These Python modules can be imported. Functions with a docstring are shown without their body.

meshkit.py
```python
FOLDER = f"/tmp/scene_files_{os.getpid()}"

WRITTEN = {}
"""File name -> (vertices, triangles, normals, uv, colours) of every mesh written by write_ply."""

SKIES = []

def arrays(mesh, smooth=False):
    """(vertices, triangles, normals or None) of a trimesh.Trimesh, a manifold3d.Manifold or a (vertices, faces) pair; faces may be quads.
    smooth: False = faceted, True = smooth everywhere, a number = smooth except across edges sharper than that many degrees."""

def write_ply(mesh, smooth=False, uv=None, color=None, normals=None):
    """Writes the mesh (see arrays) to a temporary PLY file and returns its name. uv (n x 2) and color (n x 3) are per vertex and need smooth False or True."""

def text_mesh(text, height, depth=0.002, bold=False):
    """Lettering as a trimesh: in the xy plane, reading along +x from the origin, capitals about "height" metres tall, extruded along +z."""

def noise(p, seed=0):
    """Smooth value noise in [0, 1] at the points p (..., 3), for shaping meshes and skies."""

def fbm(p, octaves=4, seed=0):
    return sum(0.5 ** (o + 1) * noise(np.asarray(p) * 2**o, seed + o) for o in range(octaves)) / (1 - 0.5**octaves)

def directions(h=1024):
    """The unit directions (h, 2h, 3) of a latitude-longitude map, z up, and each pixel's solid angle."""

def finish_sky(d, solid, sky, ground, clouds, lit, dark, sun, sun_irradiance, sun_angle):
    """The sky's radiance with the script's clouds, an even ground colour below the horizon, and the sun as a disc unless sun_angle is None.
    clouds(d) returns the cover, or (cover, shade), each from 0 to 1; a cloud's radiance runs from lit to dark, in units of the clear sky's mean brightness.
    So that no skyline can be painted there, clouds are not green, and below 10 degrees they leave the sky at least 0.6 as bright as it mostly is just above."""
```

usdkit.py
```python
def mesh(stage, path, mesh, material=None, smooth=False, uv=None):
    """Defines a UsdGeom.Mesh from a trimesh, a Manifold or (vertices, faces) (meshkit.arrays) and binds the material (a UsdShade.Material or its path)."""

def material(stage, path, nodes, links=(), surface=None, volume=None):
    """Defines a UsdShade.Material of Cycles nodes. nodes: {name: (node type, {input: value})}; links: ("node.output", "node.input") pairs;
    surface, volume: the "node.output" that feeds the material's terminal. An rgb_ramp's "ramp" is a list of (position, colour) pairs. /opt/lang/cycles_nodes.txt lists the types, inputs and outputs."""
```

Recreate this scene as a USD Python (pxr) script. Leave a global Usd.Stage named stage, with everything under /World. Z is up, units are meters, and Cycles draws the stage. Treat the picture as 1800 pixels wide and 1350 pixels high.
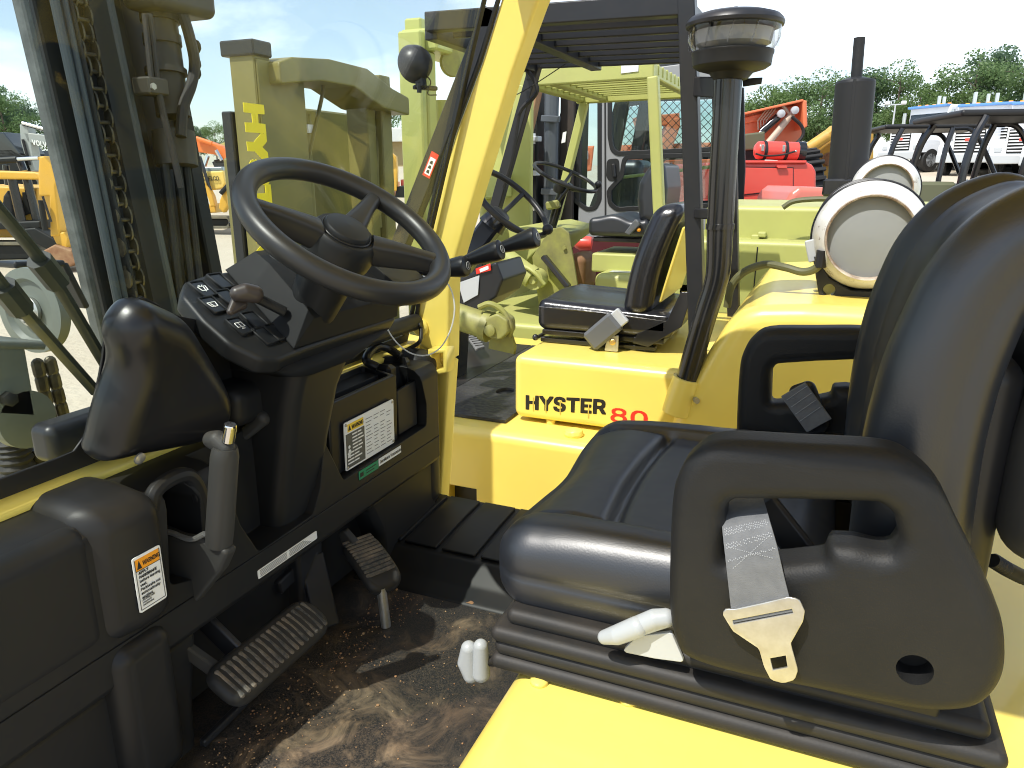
import math, random
import numpy as np, trimesh, manifold3d, usdkit, meshkit
import mapbox_earcut
from shapely.geometry import Polygon, LineString, Point
from shapely import affinity
from pxr import Usd, UsdGeom, UsdLux, UsdShade, Gf, Sdf, Vt

stage = Usd.Stage.CreateInMemory()
UsdGeom.SetStageUpAxis(stage, UsdGeom.Tokens.z)
UsdGeom.SetStageMetersPerUnit(stage, 1.0)
UsdGeom.Xform.Define(stage, '/World')
stage.SetDefaultPrim(stage.GetPrimAtPath('/World'))
UsdGeom.Scope.Define(stage, '/World/Looks')

# ------------------------------------------------------------------ camera, sky, sun, exposure
# axes: +X runs rearwards along the parked forklifts, +Y to their right hand side, z up, ground 0
FPX, YAW, PIT = 1300.0, math.radians(23), math.atan(370 / 1300.0)
CAM = np.array([0.0, 0.0, 1.68])
FW = np.array([-math.sin(YAW) * math.cos(PIT), math.cos(YAW) * math.cos(PIT), -math.sin(PIT)])
RT = np.array([math.cos(YAW), math.sin(YAW), 0.0])
UP = np.cross(RT, FW)
cam = UsdGeom.Camera.Define(stage, '/World/camera')
cam.CreateHorizontalApertureAttr(36.0)
cam.CreateVerticalApertureAttr(27.0)
cam.CreateFocalLengthAttr(36.0 * FPX / 1800.0)
cam.CreateClippingRangeAttr(Gf.Vec2f(0.02, 2000))
cam.AddTransformOp().Set(Gf.Matrix4d(*RT, 0, *UP, 0, *(-FW), 0, *CAM, 1))
cam.CreateExposureAttr(0.62)

SUN = np.array([-0.24, -0.58, 1.0]); SUN = SUN / np.linalg.norm(SUN)
ELEV, ROT = math.asin(SUN[2]), math.atan2(SUN[0], SUN[1])
sun = UsdLux.DistantLight.Define(stage, '/World/sun')
sun.CreateIntensityAttr(0.88)
sun.CreateAngleAttr(0.5)
sun.CreateNormalizeAttr(True)
sun.CreateColorAttr(Gf.Vec3f(1.0, 0.97, 0.91))
zz = SUN; xx = np.cross([0, 0, 1.0], zz); xx /= np.linalg.norm(xx); yy = np.cross(zz, xx)
sun.AddTransformOp().Set(Gf.Matrix4d(*xx, 0, *yy, 0, *zz, 0, 0, 0, 30, 1))
dome = UsdLux.DomeLight.Define(stage, '/World/sky')
sky = usdkit.material(stage, '/World/Looks/sky_air', {
    'tc': ('texture_coordinate', {}),
    'map': ('mapping', {'scale': (1.0, 1.0, 2.2)}),
    'n': ('noise_texture', {'scale': 1.5, 'detail': 7, 'roughness': 0.55, 'distortion': 0.25}),
    'r': ('rgb_ramp', {'ramp': [(0.0, (0.05, 0.05, 0.05)), (0.50, (0.08, 0.08, 0.08)), (0.60, (0.45, 0.45, 0.45)), (0.72, (0.9, 0.9, 0.9)), (1.0, (1, 1, 1))]}),
    'sky': ('sky_texture', {'sky_type': 'single_scattering', 'sun_disc': False, 'sun_elevation': ELEV, 'sun_rotation': ROT,
                            'air_density': 1.0, 'aerosol_density': 1.0, 'ozone_density': 1.0}),
    'mx': ('mix_color', {'b': (11.0, 11.5, 11.9)}),
    'bg': ('background_shader', {'strength': 0.125}),
}, [('tc.generated', 'map.vector'), ('map.vector', 'n.vector'), ('n.fac', 'r.fac'), ('r.color', 'mx.fac'), ('sky.color', 'mx.a'),
    ('mx.result', 'bg.color')], surface='bg.background')
UsdShade.MaterialBindingAPI.Apply(dome.GetPrim()).Bind(sky)
dome.GetPrim().SetCustomDataByKey('kind', 'structure')

# ------------------------------------------------------------------ helpers
def ray(x, y):                                   # direction through a point of the 1800 x 1350 photograph
    return FW + RT * (x - 900) / FPX - UP * (y - 675) / FPX

def P(x, y, X=None, Y=None, Z=None, D=None):     # where that sight line meets a real plane of the place
    d = ray(x, y)
    if X is not None: t = (X - CAM[0]) / d[0]
    elif Y is not None: t = (Y - CAM[1]) / d[1]
    elif Z is not None: t = (Z - CAM[2]) / d[2]
    else: t = D
    return CAM + d * t

def XZ(pts, Y): return [tuple(P(x, y, Y=Y)[[0, 2]]) for x, y in pts]
def YZ(pts, X): return [tuple(P(x, y, X=X)[[1, 2]]) for x, y in pts]

names = {}
def numbered(path):
    k = names.get(path, -1) + 1
    names[path] = k
    return path if k == 0 else '%s_%03d' % (path, k)

locs = {}
def thing(name, label, cat, loc=(0, 0, 0), group=None, kind=None):
    path = numbered('/World/' + name)
    x = UsdGeom.Xform.Define(stage, path)
    x.AddTranslateOp().Set(Gf.Vec3d(*map(float, loc)))
    x.AddRotateZOp().Set(0.0)
    p = x.GetPrim()
    locs[path] = np.array(loc, float)
    describe(p, label, cat, group, kind)
    return path

def describe(p, label=None, cat=None, group=None, kind=None):
    for k, v in (('label', label), ('category', cat), ('group', group), ('kind', kind)):
        if v: p.SetCustomDataByKey(k, v)

def root_loc(path):
    q = path
    while q.count('/') > 1:
        if q in locs: return locs[q]
        q = q.rpartition('/')[0]
    return np.zeros(3)

def sub(parent, name, label=None):               # a part that is only a frame for sub-parts
    path = numbered(parent + '/' + name)
    x = UsdGeom.Xform.Define(stage, path)
    describe(x.GetPrim(), label)
    return path

def join(*ms):
    vs, fs, n = [], [], 0
    for m in ms:
        if isinstance(m, list): m = join(*m)
        v, f, _ = meshkit.arrays(m)
        vs.append(v); fs.append(f + n); n += len(v)
    return np.vstack(vs), np.vstack(fs)

def obj(name, mesh, mat, parent='/World', smooth=35, label=None, cat=None, group=None, kind=None):
    if isinstance(mesh, list): mesh = join(*mesh)
    v, f, _ = meshkit.arrays(mesh)
    v = v - root_loc(parent)
    path = numbered(parent + '/' + name)
    m = usdkit.mesh(stage, path, trimesh.Trimesh(v, f, process=False), mat, smooth)
    describe(m.GetPrim(), label, cat, group, kind)
    return path

def copy_of(src, loc, rotz=0.0, label=None, group=None, scale=None):
    was = stage.GetPrimAtPath(src).GetCustomData()
    base = src.rpartition('/')[2]
    if base[-4:-3] == '_' and base[-3:].isdigit(): base = base[:-4]
    path = numbered('/World/' + base)
    p = stage.DefinePrim(path, 'Xform')
    p.GetReferences().AddInternalReference(src)
    p.SetInstanceable(True)
    x = UsdGeom.Xformable(p)
    place(path, loc, rotz, scale)
    describe(p, label or was['label'], was['category'], group or was.get('group'))
    return path

def place(path, loc, rotz=0.0, scale=None):
    x = UsdGeom.Xformable(stage.GetPrimAtPath(path))
    x.ClearXformOpOrder()
    p = stage.GetPrimAtPath(path)
    p.CreateAttribute('xformOp:translate', Sdf.ValueTypeNames.Double3).Set(Gf.Vec3d(*map(float, loc)))
    p.CreateAttribute('xformOp:rotateZ', Sdf.ValueTypeNames.Float).Set(float(math.degrees(rotz)))
    order = ['xformOp:translate', 'xformOp:rotateZ']
    if scale is not None:
        p.CreateAttribute('xformOp:scale', Sdf.ValueTypeNames.Float3).Set(Gf.Vec3f(*map(float, scale)))
        order.append('xformOp:scale')
    x.GetXformOpOrderAttr().Set(order) if x.GetXformOpOrderAttr() else x.CreateXformOpOrderAttr(order)

# -- shapes
def cbox(x0, x1, y0, y1, z0, z1, c=0.004):       # box with chamfered edges
    c = min(c, abs(x1 - x0) / 2.2, abs(y1 - y0) / 2.2, abs(z1 - z0) / 2.2)
    pts = []
    for x, sx in ((x0, 1), (x1, -1)):
        for y, sy in ((y0, 1), (y1, -1)):
            for z, sz in ((z0, 1), (z1, -1)):
                pts += [(x, y + sy * c, z + sz * c), (x + sx * c, y, z + sz * c), (x + sx * c, y + sy * c, z)]
    h = trimesh.convex.convex_hull(np.array(pts))
    return h.vertices, h.faces

def bar(p0, p1, w, h, up=(0, 0, 1), c=0.003):    # rectangular bar from p0 to p1; w across, h along up
    p0, p1 = np.asarray(p0, float), np.asarray(p1, float)
    L = np.linalg.norm(p1 - p0); a = (p1 - p0) / L
    up = np.asarray(up, float); s = np.cross(a, up); s /= np.linalg.norm(s); u = np.cross(s, a)
    v, f = cbox(0, L, -w / 2, w / 2, -h / 2, h / 2, c)
    R = np.stack([a, -s, u])
    return p0 + v @ R, f

def cyl(p0, p1, r, r1=None, n=20, caps=True):
    return lathe([(r, 0), (r if r1 is None else r1, np.linalg.norm(np.subtract(p1, p0)))], p0, np.subtract(p1, p0), n, caps)

def lathe(prof, origin, axis, n=32, caps=True):  # prof: (radius, height along the axis)
    axis = np.asarray(axis, float); axis = axis / np.linalg.norm(axis)
    t = np.array([1.0, 0, 0]) if abs(axis[0]) < 0.9 else np.array([0, 1.0, 0])
    u = np.cross(axis, t); u /= np.linalg.norm(u); w = np.cross(axis, u)
    A = np.arange(n) * 2 * math.pi / n
    V, F = [], []
    prof = [tuple(map(float, p)) for p in prof]
    if caps:
        if prof[0][0] > 1e-6: prof = [(0, prof[0][1])] + prof
        if prof[-1][0] > 1e-6: prof = prof + [(0, prof[-1][1])]
    for r, h in prof:
        V.append(np.asarray(origin) + axis * h + r * (np.cos(A)[:, None] * u + np.sin(A)[:, None] * w))
    for i in range(len(prof) - 1):
        for k in range(n):
            a, b, c, d = i * n + k, i * n + (k + 1) % n, (i + 1) * n + (k + 1) % n, (i + 1) * n + k
            if prof[i][0] > 1e-6: F.append((a, b, c))
            if prof[i + 1][0] > 1e-6: F.append((a, c, d))
    return np.vstack(V), np.array(F)

def spline(pts, n=8, closed=False):
    p = np.asarray(pts, float)
    if closed: q = np.vstack([p[-1], p, p[0], p[1]])
    else: q = np.vstack([2 * p[0] - p[1], p, 2 * p[-1] - p[-2]])
    out = []
    for i in range(1, len(q) - 2):
        a, b, c, d = q[i - 1], q[i], q[i + 1], q[i + 2]
        for t in np.arange(n) / n:
            out.append(0.5 * (2 * b + (c - a) * t + (2 * a - 5 * b + 4 * c - d) * t ** 2 + (3 * b - a - 3 * c + d) * t ** 3))
    if not closed: out.append(p[-1])
    return np.array(out)

def tube(path, r, n=12, closed=False, caps=True, flat=None):
    p = np.asarray(path, float)
    m = len(p)
    r = np.broadcast_to(np.asarray(r, float), (m,))
    T = np.gradient(p, axis=0) if not closed else np.roll(p, -1, 0) - np.roll(p, 1, 0)
    T /= np.linalg.norm(T, axis=1, keepdims=True)
    u = np.cross(T[0], [0, 0, 1.0]);
    if np.linalg.norm(u) < 0.1: u = np.cross(T[0], [0, 1.0, 0])
    u /= np.linalg.norm(u)
    A = np.arange(n) * 2 * math.pi / n
    V, F = [], []
    for i in range(m):
        u = u - T[i] * (u @ T[i]); u /= np.linalg.norm(u)
        w = np.cross(T[i], u)
        V.append(p[i] + r[i] * (np.cos(A)[:, None] * u + np.sin(A)[:, None] * w * (flat or 1)))
    for i in range(m if closed else m - 1):
        j = (i + 1) % m
        for k in range(n):
            F += [(i * n + k, j * n + (k + 1) % n, i * n + (k + 1) % n), (i * n + k, j * n + k, j * n + (k + 1) % n)]
    V = np.vstack(V)
    if caps and not closed:
        c0, c1 = len(V), len(V) + 1
        V = np.vstack([V, p[0], p[-1]])
        for k in range(n):
            F += [(c0, k, (k + 1) % n), (c1, (m - 1) * n + (k + 1) % n, (m - 1) * n + k)]
    return V, np.array(F)

def rounded(pts, r=0.01):
    g = Polygon(pts) if not isinstance(pts, Polygon) else pts
    if not g.is_valid: g = g.buffer(0)
    while True:
        q = g.buffer(-r).buffer(2 * r, quad_segs=5).buffer(-r, quad_segs=5)
        if q.geom_type == 'Polygon' and q.area > 0.8 * g.area: return q
        r *= 0.6
        if r < 1e-5: return g

def resample(ring, s):
    L = LineString(ring)
    n = max(8, int(L.length / s))
    return np.array([L.interpolate(i / n, normalized=True).coords[0] for i in range(n)])

def zipper(A, B, ia, ib):
    k = int(np.argmin(((B - A[0]) ** 2).sum(1)))
    B, ib = np.roll(B, -k, 0), np.roll(ib, -k)
    i = j = 0; F = []
    na, nb = len(A), len(B)
    while i < na or j < nb:
        da = ((A[(i + 1) % na] - B[j % nb]) ** 2).sum() if i < na else 1e9
        db = ((A[i % na] - B[(j + 1) % nb]) ** 2).sum() if j < nb else 1e9
        if da < db: F.append((ia[i % na], ia[(i + 1) % na], ib[j % nb])); i += 1
        else: F.append((ia[i % na], ib[(j + 1) % nb], ib[j % nb])); j += 1
    return F

def plate(poly, T, b=0.004, o=(0, 0, 0), U=(1, 0, 0), V=(0, 0, 1), nb=3, s=None):
    """slab of thickness T with the outline poly (holes allowed) in the U, V plane about o, its edges rounded by b"""
    if not isinstance(poly, Polygon): poly = Polygon(poly)
    if not poly.is_valid: poly = max(getattr(poly.buffer(0), 'geoms', [poly.buffer(0)]), key=lambda q: q.area)
    from shapely.geometry.polygon import orient
    b = min(b, T / 2 * 0.999)
    def keeps(bb):
        g = poly.buffer(-bb, join_style='mitre')
        return g.geom_type == 'Polygon' and not g.is_empty and len(g.interiors) == len(poly.interiors)
    while not keeps(b * 1.05) and b > 1e-5: b *= 0.85
    pts, F2, rings_prev, n = [], [], None, 0
    zs = []
    first = None
    s = s or max(0.004, min(0.03, poly.length / 160))
    for i in range(nb + 1):
        t = math.pi / 2 * i / nb
        d, h = b * (1 - math.cos(t)), T / 2 - b + b * math.sin(t)
        g = orient(poly.buffer(-d, join_style='mitre') if d > 0 else poly)
        if g.geom_type != 'Polygon': g = max(g.geoms, key=lambda q: q.area)
        rr = []
        inner = list(g.interiors)
        if i and len(inner) > 1:                  # keep each hole in its place from ring to ring
            inner = [min(inner, key=lambda q: Polygon(q).centroid.distance(c)) for c in cents]
        cents = [Polygon(q).centroid for q in inner]
        for ring in [g.exterior] + inner:
            q = np.array(ring.coords)[:-1] if len(ring.coords) < 14 and b < 0.02 else resample(ring, s)
            rr.append((q, np.arange(n, n + len(q)))); n += len(q)
            pts.append(q); zs += [h] * len(q)
        if rings_prev is None: first = rr
        else:
            for (a, ia), (c, ic) in zip(rings_prev, rr):
                F2 += zipper(a, c, ia, ic)
        rings_prev = rr
    vv = np.vstack([q for q, _ in rings_prev]); ii = np.concatenate([i for _, i in rings_prev])
    ends = np.cumsum([len(q) for q, _ in rings_prev]).astype(np.uint32)
    vj = vv + np.random.default_rng(1).uniform(-2e-6, 2e-6, vv.shape)
    tri = mapbox_earcut.triangulate_float64(vj, ends).reshape(-1, 3)
    e1, e2 = vj[tri[:, 1]] - vj[tri[:, 0]], vj[tri[:, 2]] - vj[tri[:, 0]]
    flip = (e1[:, 0] * e2[:, 1] - e1[:, 1] * e2[:, 0]) < 0
    tri[flip] = tri[flip][:, ::-1]
    F2 = np.vstack([np.array(F2), ii[tri]])
    p2, z = np.vstack(pts), np.array(zs)
    U, V = np.asarray(U, float), np.asarray(V, float)
    Wd = np.cross(U, V)
    front = np.asarray(o) + p2[:, :1] * U + p2[:, 1:] * V + z[:, None] * Wd
    back = np.asarray(o) + p2[:, :1] * U + p2[:, 1:] * V - z[:, None] * Wd
    F = [F2, F2[:, ::-1] + n]
    for q, iq in first:
        nx = np.roll(iq, -1)
        F.append(np.stack([iq, iq + n, nx + n], 1)); F.append(np.stack([iq, nx + n, nx], 1))
    return np.vstack([front, back]), np.vstack(F)

def slab(pts_xz, y0, y1, b=0.004, nb=3, s=None):  # outline in X, Z carried through from y0 to y1
    return plate(pts_xz, abs(y1 - y0), b, (0, (y0 + y1) / 2, 0), (1, 0, 0), (0, 0, 1), nb, s)

def slabx(pts_yz, x0, x1, b=0.004, nb=3, s=None):
    return plate(pts_yz, abs(x1 - x0), b, ((x0 + x1) / 2, 0, 0), (0, 1, 0), (0, 0, 1), nb, s)

def slabz(pts_xy, z0, z1, b=0.004, nb=3, s=None):
    return plate(pts_xy, abs(z1 - z0), b, (0, 0, (z0 + z1) / 2), (1, 0, 0), (0, 1, 0), nb, s)

def rbox(x0, x1, y0, y1, z0, z1, r, step=0.03):   # finely meshed box with rounded edges, to be pushed into shape
    c = np.array([(x0 + x1) / 2, (y0 + y1) / 2, (z0 + z1) / 2]); h = np.array([x1 - x0, y1 - y0, z1 - z0]) / 2
    r = min(r, h.min() * 0.999)
    def line(k):
        H = h[k]
        inner = np.linspace(-(H - r), H - r, max(2, int(2 * (H - r) / step) + 1))
        arc = r * np.tan(np.linspace(0, math.pi / 4, 5))[1:]
        return np.concatenate([-(H - r) - arc[::-1], inner, (H - r) + arc])
    V, F, n = [], [], 0
    for k in range(3):
        i, j = (k + 1) % 3, (k + 2) % 3
        A, B = np.meshgrid(line(i), line(j), indexing='ij')
        for sg in (-1, 1):
            p = np.zeros(A.shape + (3,)); p[..., i], p[..., j], p[..., k] = A, B, sg * h[k]
            q = np.clip(p, -(h - r), h - r); d = p - q; d /= np.linalg.norm(d, axis=-1, keepdims=True)
            V.append((q + d * r).reshape(-1, 3))
            a = np.arange(A.size).reshape(A.shape)
            f = np.stack([a[:-1, :-1], a[1:, :-1], a[1:, 1:], a[:-1, 1:]], -1).reshape(-1, 4)
            if sg < 0: f = f[:, ::-1]
            F.append(f + n); n += A.size
    V, F = np.vstack(V) + c, np.vstack(F)
    F = np.vstack([F[:, [0, 1, 2]], F[:, [0, 2, 3]]])
    m = trimesh.Trimesh(V, F, process=False); m.merge_vertices(digits_vertex=6)
    return np.array(m.vertices), np.array(m.faces)

def hull(*pts):
    h = trimesh.convex.convex_hull(np.vstack(pts))
    return h.vertices, h.faces

def ball(c, r, n=2, sc=(1, 1, 1)):
    m = trimesh.creation.icosphere(subdivisions=n, radius=r)
    return np.array(m.vertices) * np.array(sc) + np.array(c), np.array(m.faces)

def hullof(spheres, n=2):                         # rounded solid spanned by spheres (centre, radius)
    return hull(*[ball(c, r, n)[0] for c, r in spheres])

def cut(a, *bs):                                  # a minus each b
    def mf(m):
        v, f, _ = meshkit.arrays(m)
        t = trimesh.Trimesh(v, f, process=False)
        if not t.is_watertight: t.merge_vertices(digits_vertex=7); t.update_faces(t.nondegenerate_faces())
        return manifold3d.Manifold(manifold3d.Mesh(np.asarray(t.vertices, np.float32), np.asarray(t.faces, np.uint32)))
    r = mf(a)
    for b in bs: r = r - mf(b)
    m = r.to_mesh()
    return np.array(m.vert_properties[:, :3]), np.array(m.tri_verts)

def text(s, height, o, U, V, depth=0.0012, bold=False, align='l', squeeze=1.0):
    m = meshkit.text_mesh(s, height, depth, bold)
    v = np.array(m.vertices)
    if align == 'c': v[:, 0] -= v[:, 0].max() / 2
    v[:, 0] *= squeeze
    U, V = np.asarray(U, float), np.asarray(V, float)
    U = U / np.linalg.norm(U); V = V / np.linalg.norm(V)
    return np.asarray(o) + v[:, :1] * U + v[:, 1:2] * V + v[:, 2:3] * np.cross(U, V), np.array(m.faces)

def move(m, d): return m[0] + np.asarray(d), m[1]
def mirror_y(m, y): v = m[0].copy(); v[:, 1] = 2 * y - v[:, 1]; return v, m[1][:, ::-1]

def ground_z(x, y):
    d = np.hypot(x, y); t = np.clip((d - 9) / 42, 0, 1)
    return 2.1 * t * t * (3 - 2 * t) + 0.35 * np.clip((d - 40) / 40, 0, 3)

def G(px, py):                                    # where a sight line meets the yard
    d = ray(px, py)
    for t in np.arange(3, 220, 0.05):
        q = CAM + d * t
        if q[2] <= ground_z(q[0], q[1]): return q
    return CAM + d * 150

def FP(px, py, dist):                             # on the upright plane square to the view, dist metres out
    d = ray(px, py); h = np.array([-math.sin(YAW), math.cos(YAW)])
    return CAM + d * (dist / (d[:2] @ h))

def slabF(pix, dist, T, b=.01):                   # outline on such a plane, given thickness T going away from it
    h = np.array([-math.sin(YAW), math.cos(YAW), 0])
    poly = Polygon([((q := FP(x, y, dist)) @ RT, q[2]) for x, y in pix]) if not isinstance(pix, Polygon) else pix
    return plate(poly, T, b, h * (dist + T / 2), RT, (0, 0, 1))

def at_dist(px, dist):                            # foot on the yard in that bearing, dist metres away
    d = ray(px, 305); d = d[:2] / np.linalg.norm(d[:2])
    x, y = d * dist
    return np.array([x, y, ground_z(x, y)])

# ------------------------------------------------------------------ materials
def mat(name, color, rough=0.5, metal=0.0, bump=None, var=None, spec=0.5, coat=0.0, bevel=0.0, dust=0.0, dust_color=(0.42, 0.30, 0.19), chips=None, coat_rough=0.1):
    N = {'tc': ('texture_coordinate', {}), 'geo': ('geometry', {}),
         'p': ('principled_bsdf', {'base_color': color, 'roughness': rough, 'metallic': metal, 'specular_ior_level': spec, 'coat_weight': coat, 'coat_roughness': coat_rough})}
    L = []
    col = None
    if var:                                       # (second colour, scale, sharpness)
        N['n1'] = ('noise_texture', {'scale': var[1], 'detail': 6, 'roughness': 0.62})
        N['r1'] = ('map_range', {'from_min': 0.5 - var[2] / 2, 'from_max': 0.5 + var[2] / 2})
        N['m1'] = ('mix_color', {'a': color, 'b': var[0]})
        L += [('tc.object', 'n1.vector'), ('n1.fac', 'r1.value'), ('r1.result', 'm1.fac')]
        col = 'm1.result'
    if chips:                                     # (colour, scale, share from 0 to 1)
        N['n5'] = ('noise_texture', {'scale': chips[1], 'detail': 9, 'roughness': 0.8})
        N['r5'] = ('map_range', {'from_min': 0.72 - chips[2] * .3, 'from_max': 0.76 - chips[2] * .3})
        N['m5'] = ('mix_color', {'a': color, 'b': chips[0]})
        L += [('tc.object', 'n5.vector'), ('n5.fac', 'r5.value'), ('r5.result', 'm5.fac')]
        if col: L.append((col, 'm5.a'))
        col = 'm5.result'
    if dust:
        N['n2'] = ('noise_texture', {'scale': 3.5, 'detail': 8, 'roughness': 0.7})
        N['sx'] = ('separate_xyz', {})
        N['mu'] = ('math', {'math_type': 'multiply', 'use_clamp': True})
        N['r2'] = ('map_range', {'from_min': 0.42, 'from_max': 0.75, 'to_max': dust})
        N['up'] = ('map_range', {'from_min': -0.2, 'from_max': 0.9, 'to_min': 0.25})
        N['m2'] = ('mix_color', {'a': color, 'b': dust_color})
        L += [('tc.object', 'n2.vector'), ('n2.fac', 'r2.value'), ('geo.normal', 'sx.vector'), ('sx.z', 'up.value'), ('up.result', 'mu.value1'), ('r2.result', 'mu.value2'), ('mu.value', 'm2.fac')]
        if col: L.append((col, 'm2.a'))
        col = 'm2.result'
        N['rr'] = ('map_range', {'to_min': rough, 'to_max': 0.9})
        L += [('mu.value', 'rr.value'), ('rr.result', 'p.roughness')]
    if col: L.append((col, 'p.base_color'))
    if bump:                                      # (scale, height in metres)
        N['nb'] = ('noise_texture', {'scale': bump[0], 'detail': 3})
        N['bu'] = ('bump', {'distance': bump[1], 'strength': 1.0})
        L += [('tc.object', 'nb.vector'), ('nb.fac', 'bu.height'), ('bu.normal', 'p.normal')]
    if bevel:
        N['bv'] = ('bevel', {'radius': bevel, 'samples': 4})
        L.append(('bv.bevel', 'bu.normal' if bump else 'p.normal'))
    return usdkit.material(stage, '/World/Looks/' + name, N, L, surface='p.BSDF')

Y_ = (0.86, 0.69, 0.145)
M = {}
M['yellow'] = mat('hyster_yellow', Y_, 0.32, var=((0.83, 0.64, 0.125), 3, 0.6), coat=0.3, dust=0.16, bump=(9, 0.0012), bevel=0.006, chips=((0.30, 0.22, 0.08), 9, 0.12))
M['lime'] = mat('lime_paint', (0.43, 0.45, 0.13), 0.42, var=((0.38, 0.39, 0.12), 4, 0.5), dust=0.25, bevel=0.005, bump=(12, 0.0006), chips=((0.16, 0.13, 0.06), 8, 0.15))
M['lime_dark'] = mat('grimy_lime_and_shaded_yellow', (0.32, 0.33, 0.07), 0.5, var=((0.17, 0.16, 0.06), 9, 0.4), dust=0.3)  # grimy lime; on the older yellow forklift it paints yellow in shade
M['mast_reflection'] = mat('mast_yellow_reflection', (0.19, 0.17, 0.045), 0.42, var=((0.14, 0.125, 0.04), 5, 0.5), dust=0.25, bevel=0.003)  # yellow windshield reflection painted into the colour of a dark mast
M['plastic'] = mat('black_plastic', (0.0105, 0.011, 0.0112), 0.45, bump=(900, 0.00012), dust=0.035, bevel=0.003, spec=0.32)
M['plastic_matte'] = mat('black_matte_plastic', (0.010, 0.0108, 0.0115), 0.6, bump=(900, 0.00015), dust=0.03, bevel=0.003, spec=0.16)
M['plastic_gloss'] = mat('black_gloss_plastic', (0.007, 0.007, 0.0075), 0.33, bump=(500, 0.00006), bevel=0.003, spec=0.42)
M['plastic_grey'] = mat('dark_grey_plastic', (0.032, 0.032, 0.030), 0.52, bump=(800, 0.0002), dust=0.06, spec=0.35)
M['rubber'] = mat('rubber', (0.015, 0.015, 0.0145), 0.58, bump=(300, 0.0002), dust=0.08, spec=0.4)
M['vinyl'] = mat('seat_vinyl', (0.012, 0.0138, 0.0175), 0.40, bump=(420, 0.00016), spec=0.85)
M['foam'] = mat('moulded_foam', (0.0100, 0.0104, 0.0108), 0.55, bump=(500, 0.0003), var=((0.016, 0.0158, 0.015), 9, 0.5), spec=0.28)
M['black'] = mat('black_paint', (0.009, 0.0095, 0.0105), 0.2, coat=0.3, dust=0.04, bevel=0.002)
M['black_satin'] = mat('black_satin', (0.014, 0.015, 0.017), 0.36, dust=0.06, bevel=0.003, spec=0.4)
M['mast'] = mat('mast_steel', (0.007, 0.009, 0.009), 0.45, var=((0.013, 0.0125, 0.010), 6, 0.35), dust=0.06, spec=0.3, dust_color=(0.2, 0.17, 0.12))
M['mast_edge'] = mat('mast_pale_edge', (0.12, 0.13, 0.125), 0.5, metal=0.2, var=((0.05, 0.055, 0.052), 18, 0.3))  # paler and slightly more metallic than the rest of the rail
M['chain'] = mat('oily_chain', (0.13, 0.115, 0.075), 0.42, metal=0.55, var=((0.03, 0.027, 0.02), 30, 0.4))
M['steel'] = mat('plated_steel', (0.60, 0.60, 0.58), 0.34, metal=0.85, var=((0.46, 0.44, 0.38), 60, 0.5))
M['chrome'] = mat('chrome', (0.7, 0.7, 0.7), 0.12, metal=1.0)
M['grey_knob'] = mat('pale_grey_plastic', (0.38, 0.40, 0.40), 0.35)
M['grey_paint'] = mat('grey_paint', (0.25, 0.255, 0.26), 0.4, dust=0.15, bevel=0.004)
M['webbing'] = mat('grey_webbing', (0.12, 0.125, 0.13), 0.85, bump=(900, 0.0006), var=((0.16, 0.165, 0.17), 60, 0.4))
M['white'] = mat('white_label', (0.78, 0.78, 0.74), 0.45)
M['thread'] = mat('white_thread', (0.33, 0.34, 0.35), 0.8)
M['ink'] = mat('black_ink', (0.012, 0.012, 0.012), 0.5)
M['ink_grey'] = mat('grey_ink', (0.16, 0.16, 0.15), 0.6)
M['orange_label'] = mat('orange_label', (0.85, 0.33, 0.02), 0.5)
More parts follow.
